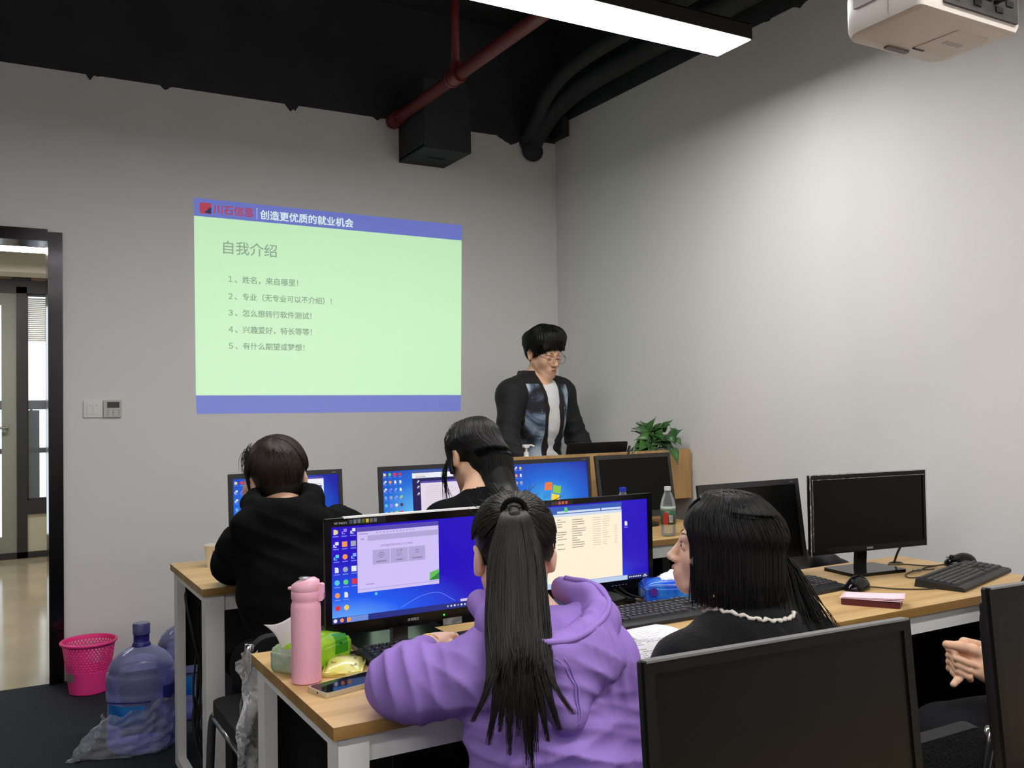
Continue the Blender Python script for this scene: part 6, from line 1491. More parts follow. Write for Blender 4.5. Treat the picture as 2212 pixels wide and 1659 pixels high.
    V = folds(V, N, [((0.985, 1.40, 0.895), 0.040, (1, -0.2, 0.3), 0.016, 0.0045), ((0.945, 1.375, 0.855), 0.06, (0.6, 0, 1), 0.036, 0.005), ((1.01, 1.41, 0.86), 0.05, (1, 0, 0.2), 0.028, 0.004), ((0.97, 1.45, 0.92), 0.05, (1, 0.3, 0), 0.032, 0.004), ((0.86, 1.38, 0.84), 0.05, (0.3, 0, 1), 0.034, 0.004)])
    V = V+N*(wav(V, 20, 14)*0.0020)[:, None]
    ho = skin_obj('hood', V, Q, LILAC, hd, FO)
    def on_cloth(pts, lift=0.001, sm=3):
        out = []
        for p in pts:
            j = np.argmin(((V-np.array(p))**2).sum(1)); out.append(V[j]+N[j]*lift-np.array(FO))
        return [tuple(q) for q in smooth_line(out, sm)]
    MB().tube(spline(on_cloth([p+np.array((0, -0.016, 0.012)) for p in spline(rim[:7], 40)], 0.001), 80), 0.0058, 8).build('hem', LILAC, ho, smooth=True)
    for o_ in (-0.004, 0.004):
        pts = [np.array((0.878+o_, 1.395, 0.885))*(1-u)+np.array((0.899+o_, 1.34, 0.765))*u+np.array((0.012*math.sin(PI*u), -0.03*math.sin(PI*u), 0)) for u in np.linspace(0, 1, 40)]
        MB().tube(spline(on_cloth(pts, 0.0004, 8), 60), 0.0014, 6).build('seam', LILAC, ho, smooth=True)
    # bracelet
    w = np.array(wL); d = np.array((0.6, 0.78, 0)); d /= np.linalg.norm(d); n_ = np.array((0, 0, 1.0)); t_ = np.cross(d, n_); c = w+d*0.022
    MB().tube([tuple(c+t_*math.cos(a)*0.0275+n_*math.sin(a)*0.0265+d*0.003*math.sin(a)-np.array(FO)) for a in np.linspace(0, 2*PI, 33)], 0.0014, 8, cap=False).build('bracelet', GOLD, body, smooth=True)
    # hair
    tie = np.array((0.926, 1.628, 1.122))
    h = Skin(axis_grid(0.70, 1.10, 0.005), axis_grid(1.34, 1.86, 0.005), axis_grid(0.70, 1.20, 0.005))
    hair_cap(h, L, 0.005)
    for s_ in (-1, 1): L.ell(h, (s_*0.097, 0.000, -0.022), (0.026, 0.026, 0.036), 0.010, 'cut')
    L.ell(h, (0, 0.11, -0.03), (0.065, 0.06, 0.075), 0.01, 'cut')
    cl = [tie, (0.897, 1.575, 1.112), (0.870, 1.525, 1.040), (0.826, 1.446, 0.940), (0.797, 1.392, 0.860), (0.786, 1.372, 0.795)]
    vw = np.array((0.49, 0.87, 0))
    h.chain(cl[:3], [0.012, 0.014, 0.014], 0.004)
    V, Q = h.mesh(); V = relax(V, Q, 1)
    rg = np.random.default_rng(4); lines = []
    for _ in range(2000):
        az = rg.uniform(-PI, PI); el = rg.uniform(-0.62, 1.2) if abs(az) > 1.9 else rg.uniform(-0.05, 0.9)
        a = np.array(on_skull(L, az, el, 0.010)); da = (a-L.p((0, -0.014, 0.04))); db = (tie-L.p((0, -0.014, 0.04)))
        pts = []
        for u in np.linspace(0, 1, 9):
            v = da*(1-u)+db*u; r_ = np.linalg.norm(da)*(1-u)+np.linalg.norm(db)*u; v = v/np.linalg.norm(v)
            loc = L.R.T @ v; q = L.p((0, -0.014, 0.04))+L.R @ (loc*np.array((0.0895, 0.1085, 0.0975))*0.97*(1.012+0.010*rg.random()))
            pts.append(q*(1-u**3)+tie*u**3)
        lines.append(pts)
    A = strands(lines, 0.0015, taper=0.8)
    lines = []; sv = np.array((0.87, -0.49, 0)); C_ = np.array([np.array(p) for p in cl])
    wd = np.array([0.013, 0.027, 0.047, 0.054, 0.052]); th = np.array([0.014, 0.022, 0.024, 0.021, 0.016])
    ends = [(-1.5, 0.790), (-1.0, 0.745), (-0.65, 0.770), (-0.35, 0.725), (-0.05, 0.760), (0.2, 0.705), (0.5, 0.730), (0.85, 0.750), (1.25, 0.770), (1.7, 0.800), (0.35, 0.69)]
    for i in range(3400):
        an = rg.uniform(-PI, PI); ro = 0.80+0.24*rg.random(); lat = math.cos(an)*ro
        P = [C_[j]+sv*lat*wd[j]*(1+0.04*rg.normal())+vw*math.sin(an)*ro*th[j] for j in range(5)]
        k_ = int(np.argmin([abs(e_[0]*0.62-lat+0.25*rg.normal()) for e_ in ends])); e, ze = ends[k_]
        end = C_[5]+sv*e*0.056-vw*0.008; end[2] = ze; end = end+sv*0.003*rg.normal()+vw*0.003*rg.normal()
        mid = C_[4]+sv*e*0.040-vw*0.012
        P[4] = P[4]*0.45+mid*0.55; P.append(end)
        S_ = spline(P, 44); n = int(44*(1-0.42*rg.random()**1.4)); S_ = S_[:n]; idx = np.linspace(0, n-1, 17); lines.append(np.stack([np.interp(idx, np.arange(n), S_[:, c_]) for c_ in range(3)], 1))
    B = strands(lines, 0.00105, taper=0.15); wisps = []
    for i in range(30):
        a = on_skull(L, rg.uniform(-PI, PI), rg.uniform(0.0, 1.3), 0.010); b_ = a+(a-L.C)*0.10+rg.normal(0, 0.012, 3); wisps_ = spline([a, (a+b_)/2+rg.normal(0, 0.008, 3), b_+rg.normal(0, 0.01, 3)], 14); wisps.append(wisps_)
    D_ = strands(wisps, 0.0009, taper=0.2)
    v, q, tn = joinVQ((V, Q), A, B, D_); hr = skin_obj('hair', v, q, HAIRP, body, FO, tone=tn)
    MB().tube([tuple(tie+sv*math.cos(a)*0.022+np.array((0, 0, 1))*math.sin(a)*0.020-vw*0.014-np.array(FO)) for a in np.linspace(0, 2*PI, 25)], 0.006, 8, cap=False).build('hair_tie', BLACKC, hr, smooth=True)
purple()

# ============ E: long haired student in profile
def profile():
    FO = (1.42, 1.40, 0); L = Loc((1.372, 1.505, 1.022), frame((-0.770, 0.620, 0.10)), (0.96, 1.0, 0.86))
    f, s = tF((-0.10, 0.99)); T = np.stack([s, f, (0, 0, 1)], 1)
    nb = np.array((1.405, 1.478, 0.880)); ch = np.array((1.385, 1.440, 0.735)); pv = np.array((1.400, 1.38, 0.520))
    sL, sR = (1.228, 1.462, 0.795), (1.545, 1.432, 0.795); eL, eR = (1.190, 1.560, 0.580), (1.600, 1.540, 0.600); wL, wR = (1.290, 1.610, 0.560), (1.500, 1.610, 0.560)
    hips = ((1.31, 1.39, 0.50), (1.49, 1.38, 0.50)); knees = ((1.29, 1.80, 0.500), (1.49, 1.80, 0.500)); ank = ((1.29, 1.74, 0.09), (1.49, 1.74, 0.09))
    sk = Skin(axis_grid(1.08, 1.72, 0.008, (1.22, 1.46, 0.0026)), axis_grid(1.22, 1.92, 0.008, (1.40, 1.68, 0.0026)), axis_grid(0.0, 1.20, 0.009, (0.86, 1.14, 0.0026)))
    head(sk, L, nb, nr=0.045, ears=False, nose=0.86); sk.ell(ch, (0.138, 0.088, 0.150), T, 0.05); sk.ell(pv, (0.16, 0.11, 0.13), T, 0.06); sk.cone(ch, pv, 0.10, 0.11, 0.05)
    sk.cone(nb, sL, 0.042, 0.046, 0.04); sk.cone(nb, sR, 0.042, 0.046, 0.04)
    for a in ((sL, eL, wL), (sR, eR, wR)): sk.chain(a, [0.045, 0.037, 0.026], 0.02)
    seat_legs(sk, hips, knees, ank)
    hand(sk, wL, (0.4, 0.6, -0.2), (0, 0.2, 1), 1, L=0.16, curl=0.3); hand(sk, wR, (-0.4, 0.6, -0.2), (0, 0.2, 1), -1, L=0.16, curl=0.3)
    V, Q = sk.mesh(); V = relax(V, Q, 1, 0.35)
    body = skin_obj('person', V, Q, [SKIN2, LIPS], None, FO); body.location = FO
    body.data.polygons.foreach_set('material_index', lip_faces(L, V, Q).astype('i4'))
    tag(body, 'long black haired student in black top with white lace collar, face in profile', 'person')
    trousers(body, FO, pv, hips, knees, ank, CHARC); shoes(body, FO, hips, knees, ank)
    ew = mat('eye_white', S(226, 220, 214), rough=0.15); ei = mat('eye_dark', S(34, 22, 18), rough=0.1)
    for s_ in (-1, 1):
        c = L.p((s_*0.031, 0.0830, -0.004))-np.array(FO); e = MB().ball(tuple(c), 0.0085).build('eye', ew, body, smooth=True)
        c2 = L.p((s_*0.031, 0.0882, -0.004))-np.array(FO); MB().ball(tuple(c2), 0.0046).build('iris', ei, e, smooth=True)
        V_, Q_, _t = strands([[L.p((s_*(0.018+0.026*u), 0.0915-0.004*abs(u-0.4)+0.003*math.sin(PI*u), 0.003+0.003*math.sin(PI*u))) for u in np.linspace(0, 1, 7)]], 0.0008); skin_obj('eyelashes', V_, Q_, HAIRK, body, FO)
        V_, Q_, _t = strands([[L.p((s_*(0.014+0.032*u), 0.0925-0.014*u*u, 0.020+0.005*math.sin(PI*u*0.8)+0.002*j)) for u in np.linspace(0, 1, 7)] for j in range(2)], 0.0007); skin_obj('eyebrow', V_, Q_, HAIRK, body, FO)
    k = Skin(axis_grid(1.06, 1.74, 0.007), axis_grid(1.20, 1.72, 0.007), axis_grid(0.44, 1.00, 0.007))
    k.ell(ch, (0.158, 0.108, 0.170), T, 0.05); k.ell(pv+np.array((0, 0, 0.02)), (0.176, 0.13, 0.14), T, 0.06); k.cone(ch, pv, 0.13, 0.135, 0.05)
    k.cone(nb-np.array((0, 0, 0.005)), sL, 0.052, 0.064, 0.05); k.cone(nb-np.array((0, 0, 0.005)), sR, 0.052, 0.064, 0.05)
    for a in ((sL, eL, wL), (sR, eR, wR)): k.chain(a, [0.068, 0.058, 0.042], 0.03)
    k.chain([nb-np.array((0, 0, 0.01)), nb+np.array((-0.004, 0.004, 0.022))], [0.064, 0.058], 0.02)
    k.cone(nb+np.array((-0.004, 0.006, 0.080)), nb+np.array((0, 0, 0.015)), 0.051, 0.049, 0.006, 'cut'); k.plane((0, 0, 0.47), (0, 0, -1))
    V, Q = k.mesh(); V = relax(V, Q, 1); N = vnormals(V, Q)
    V = folds(V, N, [((1.24, 1.42, 0.74), 0.09, (0.8, 0, 1), 0.05, 0.006), ((1.36, 1.34, 0.80), 0.10, (0.9, 0, 0.5), 0.06, 0.004)]); V = V+N*(wav(V, 20, 22)*0.003)[:, None]
    tp = skin_obj('black_top', V, Q, mat('black_knit', S(17, 17, 18), rough=0.95, spec=0.15, sheen=0.1, bump=(150, 0.3)), body, FO)
    LACE = mat('white_lace', S(214, 206, 196), rough=0.9)
    n_ = 60; pts = []
    for a in np.linspace(math.radians(30), math.radians(200), n_):
        p = nb+s*math.cos(a)*0.095-f*math.sin(a)*0.100+np.array((0, 0, 0.006))
        j = np.argmin(((V-p)**2).sum(1)); pts.append(V[j]+N[j]*0.003-np.array(FO))
    pts = smooth_line(pts, 12)+np.array([(0.0012*math.sin(i*2.1), 0.0012*math.cos(i*1.7), 0.0022*math.sin(i*1.31)+0.0012*math.sin(i*2.9)) for i in range(n_)]); pts = [tuple(q) for q in pts]
    MB().tube(pts, [0.0040+0.0012*math.sin(i*1.9)+0.0008*math.sin(i*3.7) for i in range(n_)], 7).build('lace_collar', LACE, tp, smooth=True)
    SIL = mat('silver_thread', S(150, 148, 144), rough=0.5)
    def on_cloth(pts, lift=0.0015):
        o = []
        for p in pts:
            j = np.argmin(((V-np.array(p))**2).sum(1)); o.append(tuple(V[j]+N[j]*lift-np.array(FO)))
        return o
    rg = np.random.default_rng(31)
    for (x0, z0, x1, z1) in ((1.215, 0.835, 1.235, 0.77), (1.245, 0.85, 1.265, 0.79), (1.265, 0.78, 1.285, 0.72), (1.33, 0.865, 1.345, 0.83)):
        b = MB()
        for q in np.linspace(0, 1, 9):
            if rg.random() < 0.3: continue
            p = on_cloth([(x0+(x1-x0)*q+0.003*rg.normal(), 1.33, z0+(z1-z0)*q)])[0]; b.ball(p, 0.0014, (1, 1, 2.0), 6)
        b.build('silver_stitching', SIL, tp)
    # hair: smooth crown, curtains over ears, long fall over the back
    h = Skin(axis_grid(1.24, 1.66, 0.005), axis_grid(1.30, 1.68, 0.005), axis_grid(0.76, 1.20, 0.005))
    hair_cap(h, L, 0.006); L.ell(h, (0, -0.050, -0.03), (0.080, 0.066, 0.105), 0.01)
    for s_ in (-1, 1): L.cone(h, (s_*0.070, 0.006, 0.05), (s_*0.074, 0.000, -0.125), 0.020, 0.014, 0.01)
    bk = L.p((0.02, -0.09, -0.06)); h.cone(bk, (1.485, 1.425, 0.860), 0.050, 0.026, 0.02); h.cone(L.p((0.05, -0.05, -0.08)), (1.470, 1.41, 0.865), 0.045, 0.026, 0.02)
    L.ell(h, (0, 0.120, -0.055), (0.082, 0.080, 0.098), 0.010, 'cut')
    V, Q = h.mesh(); V = relax(V, Q, 1); rg = np.random.default_rng(12); lines = []; rad = []
    for i in range(2200):
        sd = 1 if rg.random() < 0.5 else -1; az = sd*math.radians(abs(rg.uniform(38, 178)))
        m0 = min(0.66, max(0.0, abs(az)/PI*1.0-0.22+0.16*rg.normal())); fi = 0.85+1.35*m0; st = L.p((0.012*rg.normal(), -0.014+0.112*math.cos(fi), 0.040+0.101*math.sin(fi))); P = [st]
        for e in (0.95, 0.45, 0.0, -0.35): P.append(np.array(on_skull(L, az*(0.80+0.20*(1-(e+0.35)/1.3)), e, 0.016+0.006*rg.random())))
        q = P[-1].copy(); a_ = abs(math.degrees(az))
        if a_ < 125 or sd < 0: zend = 0.905+0.02*rg.random(); P += [q+np.array((0, 0, -0.05)), np.array((q[0]+0.003*rg.normal(), q[1]+0.003*rg.normal(), zend))]
        else:
            tgt = np.array((1.500+0.05*rg.normal()*0.8, 1.405+0.018*rg.normal(), 0.845-0.03*rg.random()))
            P += [q*0.72+tgt*0.28+np.array((0, 0, 0.012)), q*0.35+tgt*0.65+np.array((0, 0, 0.010)), tgt]
            if rg.random() < 0.6: P += [tgt+np.array((0.025*rg.random(), -0.010-0.012*rg.random(), -0.05-0.04*rg.random()))]
        lines.append(spline(P, 18)); rad.append(0.0013)
    A = strands(lines, np.array(rad), taper=0.25)
    wis = []
    for i in range(30):
        P = [L.p((0.04, -0.10, -0.10)), (1.53+0.02*rg.normal(), 1.415, 0.875), (1.575+0.02*rg.normal(), 1.40, 0.82+0.02*rg.normal())]; wis.append(spline(P, 14))
    B = strands(wis, 0.0006)
    v, q, tn = joinVQ((V, Q), A, B); skin_obj('hair', v, q, HAIRK, body, FO, tone=tn)
profile()

# ============ B: hooded student leaning on the left hand
def hooded():
    FO = (0.83, 2.72, 0); L = Loc((0.822, 2.985, 1.098), frame((0.16, 0.93, -0.32), roll=-0.10), (1.0, 1.0, 1.0))
    nb = np.array((0.806, 2.880, 0.978)); ch = np.array((0.815, 2.800, 0.800)); pv = np.array((0.825, 2.680, 0.530))
    sL, sR = np.array((0.684, 2.895, 0.905)), np.array((0.962, 2.795, 0.935)); s = sR-sL; s[2] = 0; s /= np.linalg.norm(s); f = np.array((-s[1], s[0], 0)); T = np.stack([s, f, (0, 0, 1)], 1)
    eL, eR = (0.722, 3.165, 0.806), (1.060, 3.000, 0.800); wL, wR = (0.742, 3.060, 0.985), (0.990, 3.210, 0.800)
    hips = ((0.77, 2.71, 0.50), (0.92, 2.69, 0.50)); knees = ((0.76, 3.07, 0.500), (0.92, 3.06, 0.500)); ank = ((0.73, 3.00, 0.09), (0.92, 2.99, 0.09))
    sk = Skin(axis_grid(0.56, 1.20, 0.009, (0.69, 0.93, 0.0045)), axis_grid(2.52, 3.32, 0.009, (2.86, 3.12, 0.0045)), axis_grid(0.0, 1.26, 0.010, (0.94, 1.22, 0.0045)))
    head(sk, L, nb, nr=0.055); sk.ell(ch, (0.150, 0.100, 0.180), T, 0.05); sk.ell(pv, (0.165, 0.115, 0.13), T, 0.06); sk.cone(ch, pv, 0.11, 0.12, 0.05)
    sk.cone(nb, sL, 0.05, 0.052, 0.04); sk.cone(nb, sR, 0.05, 0.052, 0.04)
    for a in ((sL, eL, wL), (sR, eR, wR)): sk.chain(a, [0.050, 0.042, 0.028], 0.02)
    seat_legs(sk, hips, knees, ank)
    hand(sk, wL, (0.02, -0.10, 1.0), (-1, -0.2, 0.0), 1, L=0.175, curl=0.25); hand(sk, wR, (-0.2, 0.9, -0.05), (0, 0, 1), -1, L=0.175, curl=0.3)
    V, Q = sk.mesh(); V = relax(V, Q, 1, 0.4); body = skin_obj('person', V, Q, SKIN, None, FO); body.location = FO
    tag(body, 'student with short brown hair in a black hoodie leaning on one hand', 'person')
    trousers(body, FO, pv, hips, knees, ank, CHARC, rx=0.14); shoes(body, FO, hips, knees, ank)
    k = Skin(axis_grid(0.54, 1.20, 0.0075), axis_grid(2.50, 3.28, 0.0075), axis_grid(0.46, 1.10, 0.0075))
    k.ell(ch, (0.166, 0.122, 0.200), T, 0.05); k.ell(pv+np.array((0, 0, 0.02)), (0.165, 0.14, 0.15), T, 0.06); k.cone(ch, pv, 0.140, 0.130, 0.05)
    k.cone(nb-f*0.01, sL, 0.060, 0.068, 0.05); k.cone(nb-f*0.01, sR, 0.060, 0.078, 0.05)
    k.chain([sL, (0.688, 3.02, 0.845), eL], [0.074, 0.066, 0.056], 0.03); k.chain([eL, np.array(wL)-np.array((0, 0, 0.030))], [0.054, 0.044], 0.02); k.chain([sR, eR, wR], [0.084, 0.072, 0.048], 0.03)
    nk = nb+np.array((0.0, -0.005, 0.068)); rp = ring_pts(nk, s, f, 0.095, 0.105, 0.020, 11, -50, 230)
    k.chain(rp, [0.030]*11, 0.02)
    hc = nb-f*0.105-np.array((0, 0, 0.025))
    k.ell(hc, (0.135, 0.055, 0.085), T, 0.03); k.cone(hc+s*0.10+np.array((0, 0, 0.035)), hc-s*0.02-np.array((0, 0, 0.085)), 0.045, 0.035, 0.03); k.cone(hc-s*0.10+np.array((0, 0, 0.03)), hc+s*0.02-np.array((0, 0, 0.085)), 0.040, 0.035, 0.03)
    k.ell(nb-f*0.070+np.array((0, 0, 0.050)), (0.075, 0.036, 0.035), T, 0.014, 'cut')
    k.cone(sR+np.array((0.04, -0.02, 0.02)), sR+np.array((0.02, 0.08, 0.045)), 0.05, 0.045, 0.03)
    k.cone(nb+np.array((0.004, 0.03, 0.10)), nb+np.array((0, 0.01, 0.03)), 0.062, 0.062, 0.01, 'cut'); k.plane((0, 0, 0.49), (0, 0, -1))
    V, Q = k.mesh(); V = relax(V, Q, 1); N = vnormals(V, Q)
    V = folds(V, N, [(hc-np.array((0, 0, 0.02)), 0.10, (0.5, 0, 1), 0.05, 0.009), (sR+np.array((0.05, 0, 0)), 0.09, (0.9, 0.4, 0.2), 0.05, 0.009), (np.array(eL)+np.array((-0.02, -0.06, 0.02)), 0.10, (0.1, 1, 0.2), 0.045, 0.006), (ch-f*0.1-np.array((0, 0, 0.15)), 0.16, (0.3, 0, 1), 0.07, 0.006), (sL, 0.09, (0.8, 0.5, 0.4), 0.05, 0.006)])
    V = V+N*(wav(V, 16, 32)*0.005)[:, None]; skin_obj('hoodie', V, Q, BLACKC, body, FO)
    h = Skin(axis_grid(0.68, 0.96, 0.0045), axis_grid(2.82, 3.14, 0.0045), axis_grid(0.94, 1.26, 0.0045))
    hair_cap(h, L, 0.008); L.ell(h, (0, -0.046, -0.012), (0.068, 0.052, 0.078), 0.02)
    for s_ in (-1, 1):
        L.cone(h, (s_*0.080, 0.025, 0.05), (s_*0.084, 0.022, -0.02), 0.022, 0.010, 0.02); L.ell(h, (s_*0.098, -0.004, -0.022), (0.030, 0.024, 0.036), 0.008, 'cut')
    L.ell(h, (0, 0.110, -0.045), (0.065, 0.060, 0.065), 0.01, 'cut')
    V, Q = h.mesh(); V = relax(V, Q, 1); rg = np.random.default_rng(6); lines = []
    wh = L.p((-0.010, -0.075, 0.115))
    for i in range(2600):
        az = rg.uniform(-PI, PI); e = rg.uniform(-1.15, -0.3) if abs(az) > 2.1 else (rg.uniform(-0.15, 0.15) if abs(az) < 1.9 and abs(az) > 1.1 else rg.uniform(-0.35, 0.1))
        b_ = np.array(on_skull(L, az, e, 0.014)); da = wh-L.p((0, -0.014, 0.04)); db = b_-L.p((0, -0.014, 0.04)); u0 = rg.uniform(0.0, 0.6); jit = rg.random()
        pts = []
        for u in np.linspace(u0, 1, 9):
            v = da*(1-u)+db*u; v /= np.linalg.norm(v); lo = L.R.T @ v; pts.append(L.p((0, -0.014, 0.04))+L.R @ (lo*np.array((0.094, 0.113, 0.102))*(1.01+0.03*math.sin(PI*u)+0.03*jit+0.10*(u-0.75 if u > 0.75 else 0)*jit)))
        lines.append(pts)
    A = strands(lines, 0.0017, taper=0.15); wis = []
    for i in range(24):
        a = on_skull(L, -1.7+rg.normal(0, 0.15), 0.55+rg.normal(0, 0.1), 0.014); o = (a-L.C)/np.linalg.norm(a-L.C); g_ = rg.normal(0, 0.004, 3); wis.append(spline([a, a+o*0.016+np.array((0, 0, 0.004))+g_*0.5, a+o*0.026+np.array((0, 0, -0.030))+g_, a+o*0.020+np.array((0, 0, -0.062))+g_*1.4], 14))
    v, q, tn = joinVQ((V, Q), A, strands(wis, 0.0008)); skin_obj('hair', v, q, HAIRB, body, FO, tone=tn)
hooded()

# ============ C: dark haired woman in the row by the slide wall
def darkhair():
    FO = (1.45, 2.62, 0); L = Loc((1.478, 2.868, 1.150), frame((0.02, 0.90, -0.42), roll=0.10), (0.97, 0.97, 0.97))
    nb = np.array((1.450, 2.775, 1.025)); ch = np.array((1.450, 2.710, 0.850)); pv = np.array((1.450, 2.610, 0.530)); f, s = tF((0.12, 0.99)); T = np.stack([s, f, (0, 0, 1)], 1)
    sL, sR = (1.308, 2.765, 0.950), (1.600, 2.728, 0.950); eL, eR = (1.245, 2.950, 0.780), (1.680, 2.920, 0.780); wL, wR = (1.400, 3.160, 0.800), (1.600, 3.160, 0.800)
    hips = ((1.36, 2.63, 0.50), (1.54, 2.62, 0.50)); knees = ((1.35, 3.02, 0.500), (1.54, 3.02, 0.500)); ank = ((1.35, 2.95, 0.09), (1.54, 2.95, 0.09))
    sk = Skin(axis_grid(1.14, 1.80, 0.009, (1.37, 1.59, 0.0045)), axis_grid(2.46, 3.30, 0.009, (2.74, 3.00, 0.0045)), axis_grid(0.0, 1.30, 0.010, (0.99, 1.27, 0.0045)))
    head(sk, L, nb, nr=0.047); sk.ell(ch, (0.140, 0.090, 0.170), T, 0.05); sk.ell(pv, (0.160, 0.11, 0.13), T, 0.06); sk.cone(ch, pv, 0.10, 0.115, 0.05)
    sk.cone(nb, sL, 0.044, 0.046, 0.04); sk.cone(nb, sR, 0.044, 0.046, 0.04)
    for a in ((sL, eL, wL), (sR, eR, wR)): sk.chain(a, [0.045, 0.038, 0.026], 0.02)
    seat_legs(sk, hips, knees, ank); hand(sk, wL, (0.25, 0.9, -0.05), (0, 0, 1), 1, L=0.165, curl=0.3); hand(sk, wR, (-0.25, 0.9, -0.05), (0, 0, 1), -1, L=0.165, curl=0.3)
    V, Q = sk.mesh(); V = relax(V, Q, 1, 0.4); body = skin_obj('person', V, Q, SKIN, None, FO); body.location = FO
    tag(body, 'dark haired woman in black top with lowered head before the podium', 'person')
    trousers(body, FO, pv, hips, knees, ank, CHARC, 0.012); shoes(body, FO, hips, knees, ank)
    k = Skin(axis_grid(1.12, 1.82, 0.0085), axis_grid(2.44, 3.24, 0.0085), axis_grid(0.46, 1.12, 0.0085))
    k.ell(ch, (0.158, 0.108, 0.185), T, 0.05); k.ell(pv+np.array((0, 0, 0.02)), (0.176, 0.13, 0.15), T, 0.06); k.cone(ch, pv, 0.13, 0.135, 0.05); k.cone(nb-f*0.01-np.array((0, 0, 0.01)), sL, 0.052, 0.062, 0.05); k.cone(nb-f*0.01-np.array((0, 0, 0.01)), sR, 0.052, 0.062, 0.05)
    for a in ((sL, eL, wL), (sR, eR, wR)): k.chain(a, [0.068, 0.058, 0.042], 0.03)
    k.cone(nb+np.array((0.003, 0.02, 0.09)), nb+np.array((0, 0.004, 0.02)), 0.052, 0.052, 0.01, 'cut'); k.plane((0, 0, 0.49), (0, 0, -1))
    V, Q = k.mesh(); V = relax(V, Q, 1); N = vnormals(V, Q); V = V+N*(wav(V, 18, 42)*0.004)[:, None]; skin_obj('black_top', V, Q, BLACKC, body, FO)
    h = Skin(axis_grid(1.34, 1.64, 0.005), axis_grid(2.58, 3.02, 0.005), axis_grid(0.84, 1.32, 0.005))
    hair_cap(h, L, 0.007); L.ell(h, (0.02, -0.055, -0.02), (0.070, 0.050, 0.080), 0.01); L.ell(h, (0, 0.115, -0.05), (0.075, 0.070, 0.085), 0.01, 'cut')
    for s_ in (-1, 1): L.cone(h, (s_*0.080, 0.03, 0.05), (s_*0.084, 0.02, -0.05), 0.020, 0.010, 0.02)
    cl = [L.p((0.03, -0.095, -0.03)), (1.500, 2.740, 1.070), (1.500, 2.665, 1.010), (1.500, 2.620, 0.940)]
    h.chain(cl, [0.050, 0.046, 0.036, 0.020], 0.04)
    V, Q = h.mesh(); V = relax(V, Q, 1); rg = np.random.default_rng(16); lines = []
    for i in range(1800):
        sd = 1 if rg.random() < 0.5 else -1; az = sd*rg.uniform(0.5, 3.14); st = L.p((0.012*math.sin(az), -0.020+0.016*math.cos(az), 0.141)); P = [st]
        for e in (0.9, 0.4, -0.05): P.append(np.array(on_skull(L, az, e, 0.014+0.006*rg.random())))
        g_ = L.R @ np.array((math.sin(az)*0.060, math.cos(az)*0.052, 0.0))*rg.uniform(0.9, 1.05); P += [np.array(cl[0])+g_, np.array(cl[1])+g_*0.92, np.array(cl[2])+g_*0.76, np.array(cl[3])+g_*0.55+np.array((0, 0, -0.05*rg.random()))]
        lines.append(spline(P, 16))
    wis = []
    for i in range(22):
        a = L.p((-0.088, 0.045+0.01*rg.normal(), 0.01)); wis.append(spline([a, a+np.array((-0.012+0.006*rg.normal(), 0.0, -0.06)), a+np.array((-0.004+0.008*rg.normal(), 0.01*rg.normal(), -0.13-0.03*rg.random()))], 14))
    for i in range(16):
        az = rg.uniform(-2.2, -0.8); a = on_skull(L, az, rg.uniform(0.9, 1.3), 0.016); b_ = on_skull(L, az*1.05, 0.35, 0.026+0.010*rg.random()); c_ = on_skull(L, az*1.08, -0.1, 0.020); wis.append(spline([a, (np.array(a)+b_)/2+(np.array(a)-L.C)*0.08, b_, c_], 14))
    for i in range(14):
        a = np.array(cl[1])+np.array((0.03, 0, 0.03)); wis.append(spline([a, a+np.array((0.02+0.008*rg.normal(), -0.01, -0.06)), a+np.array((0.03+0.012*rg.normal(), -0.02, -0.12+0.02*rg.normal()))], 14))
    v, q, tn = joinVQ((V, Q), strands(lines, 0.0015), strands(wis, 0.0011, taper=0.3)); skin_obj('hair', v, q, HAIRK, body, FO, tone=tn)
darkhair()

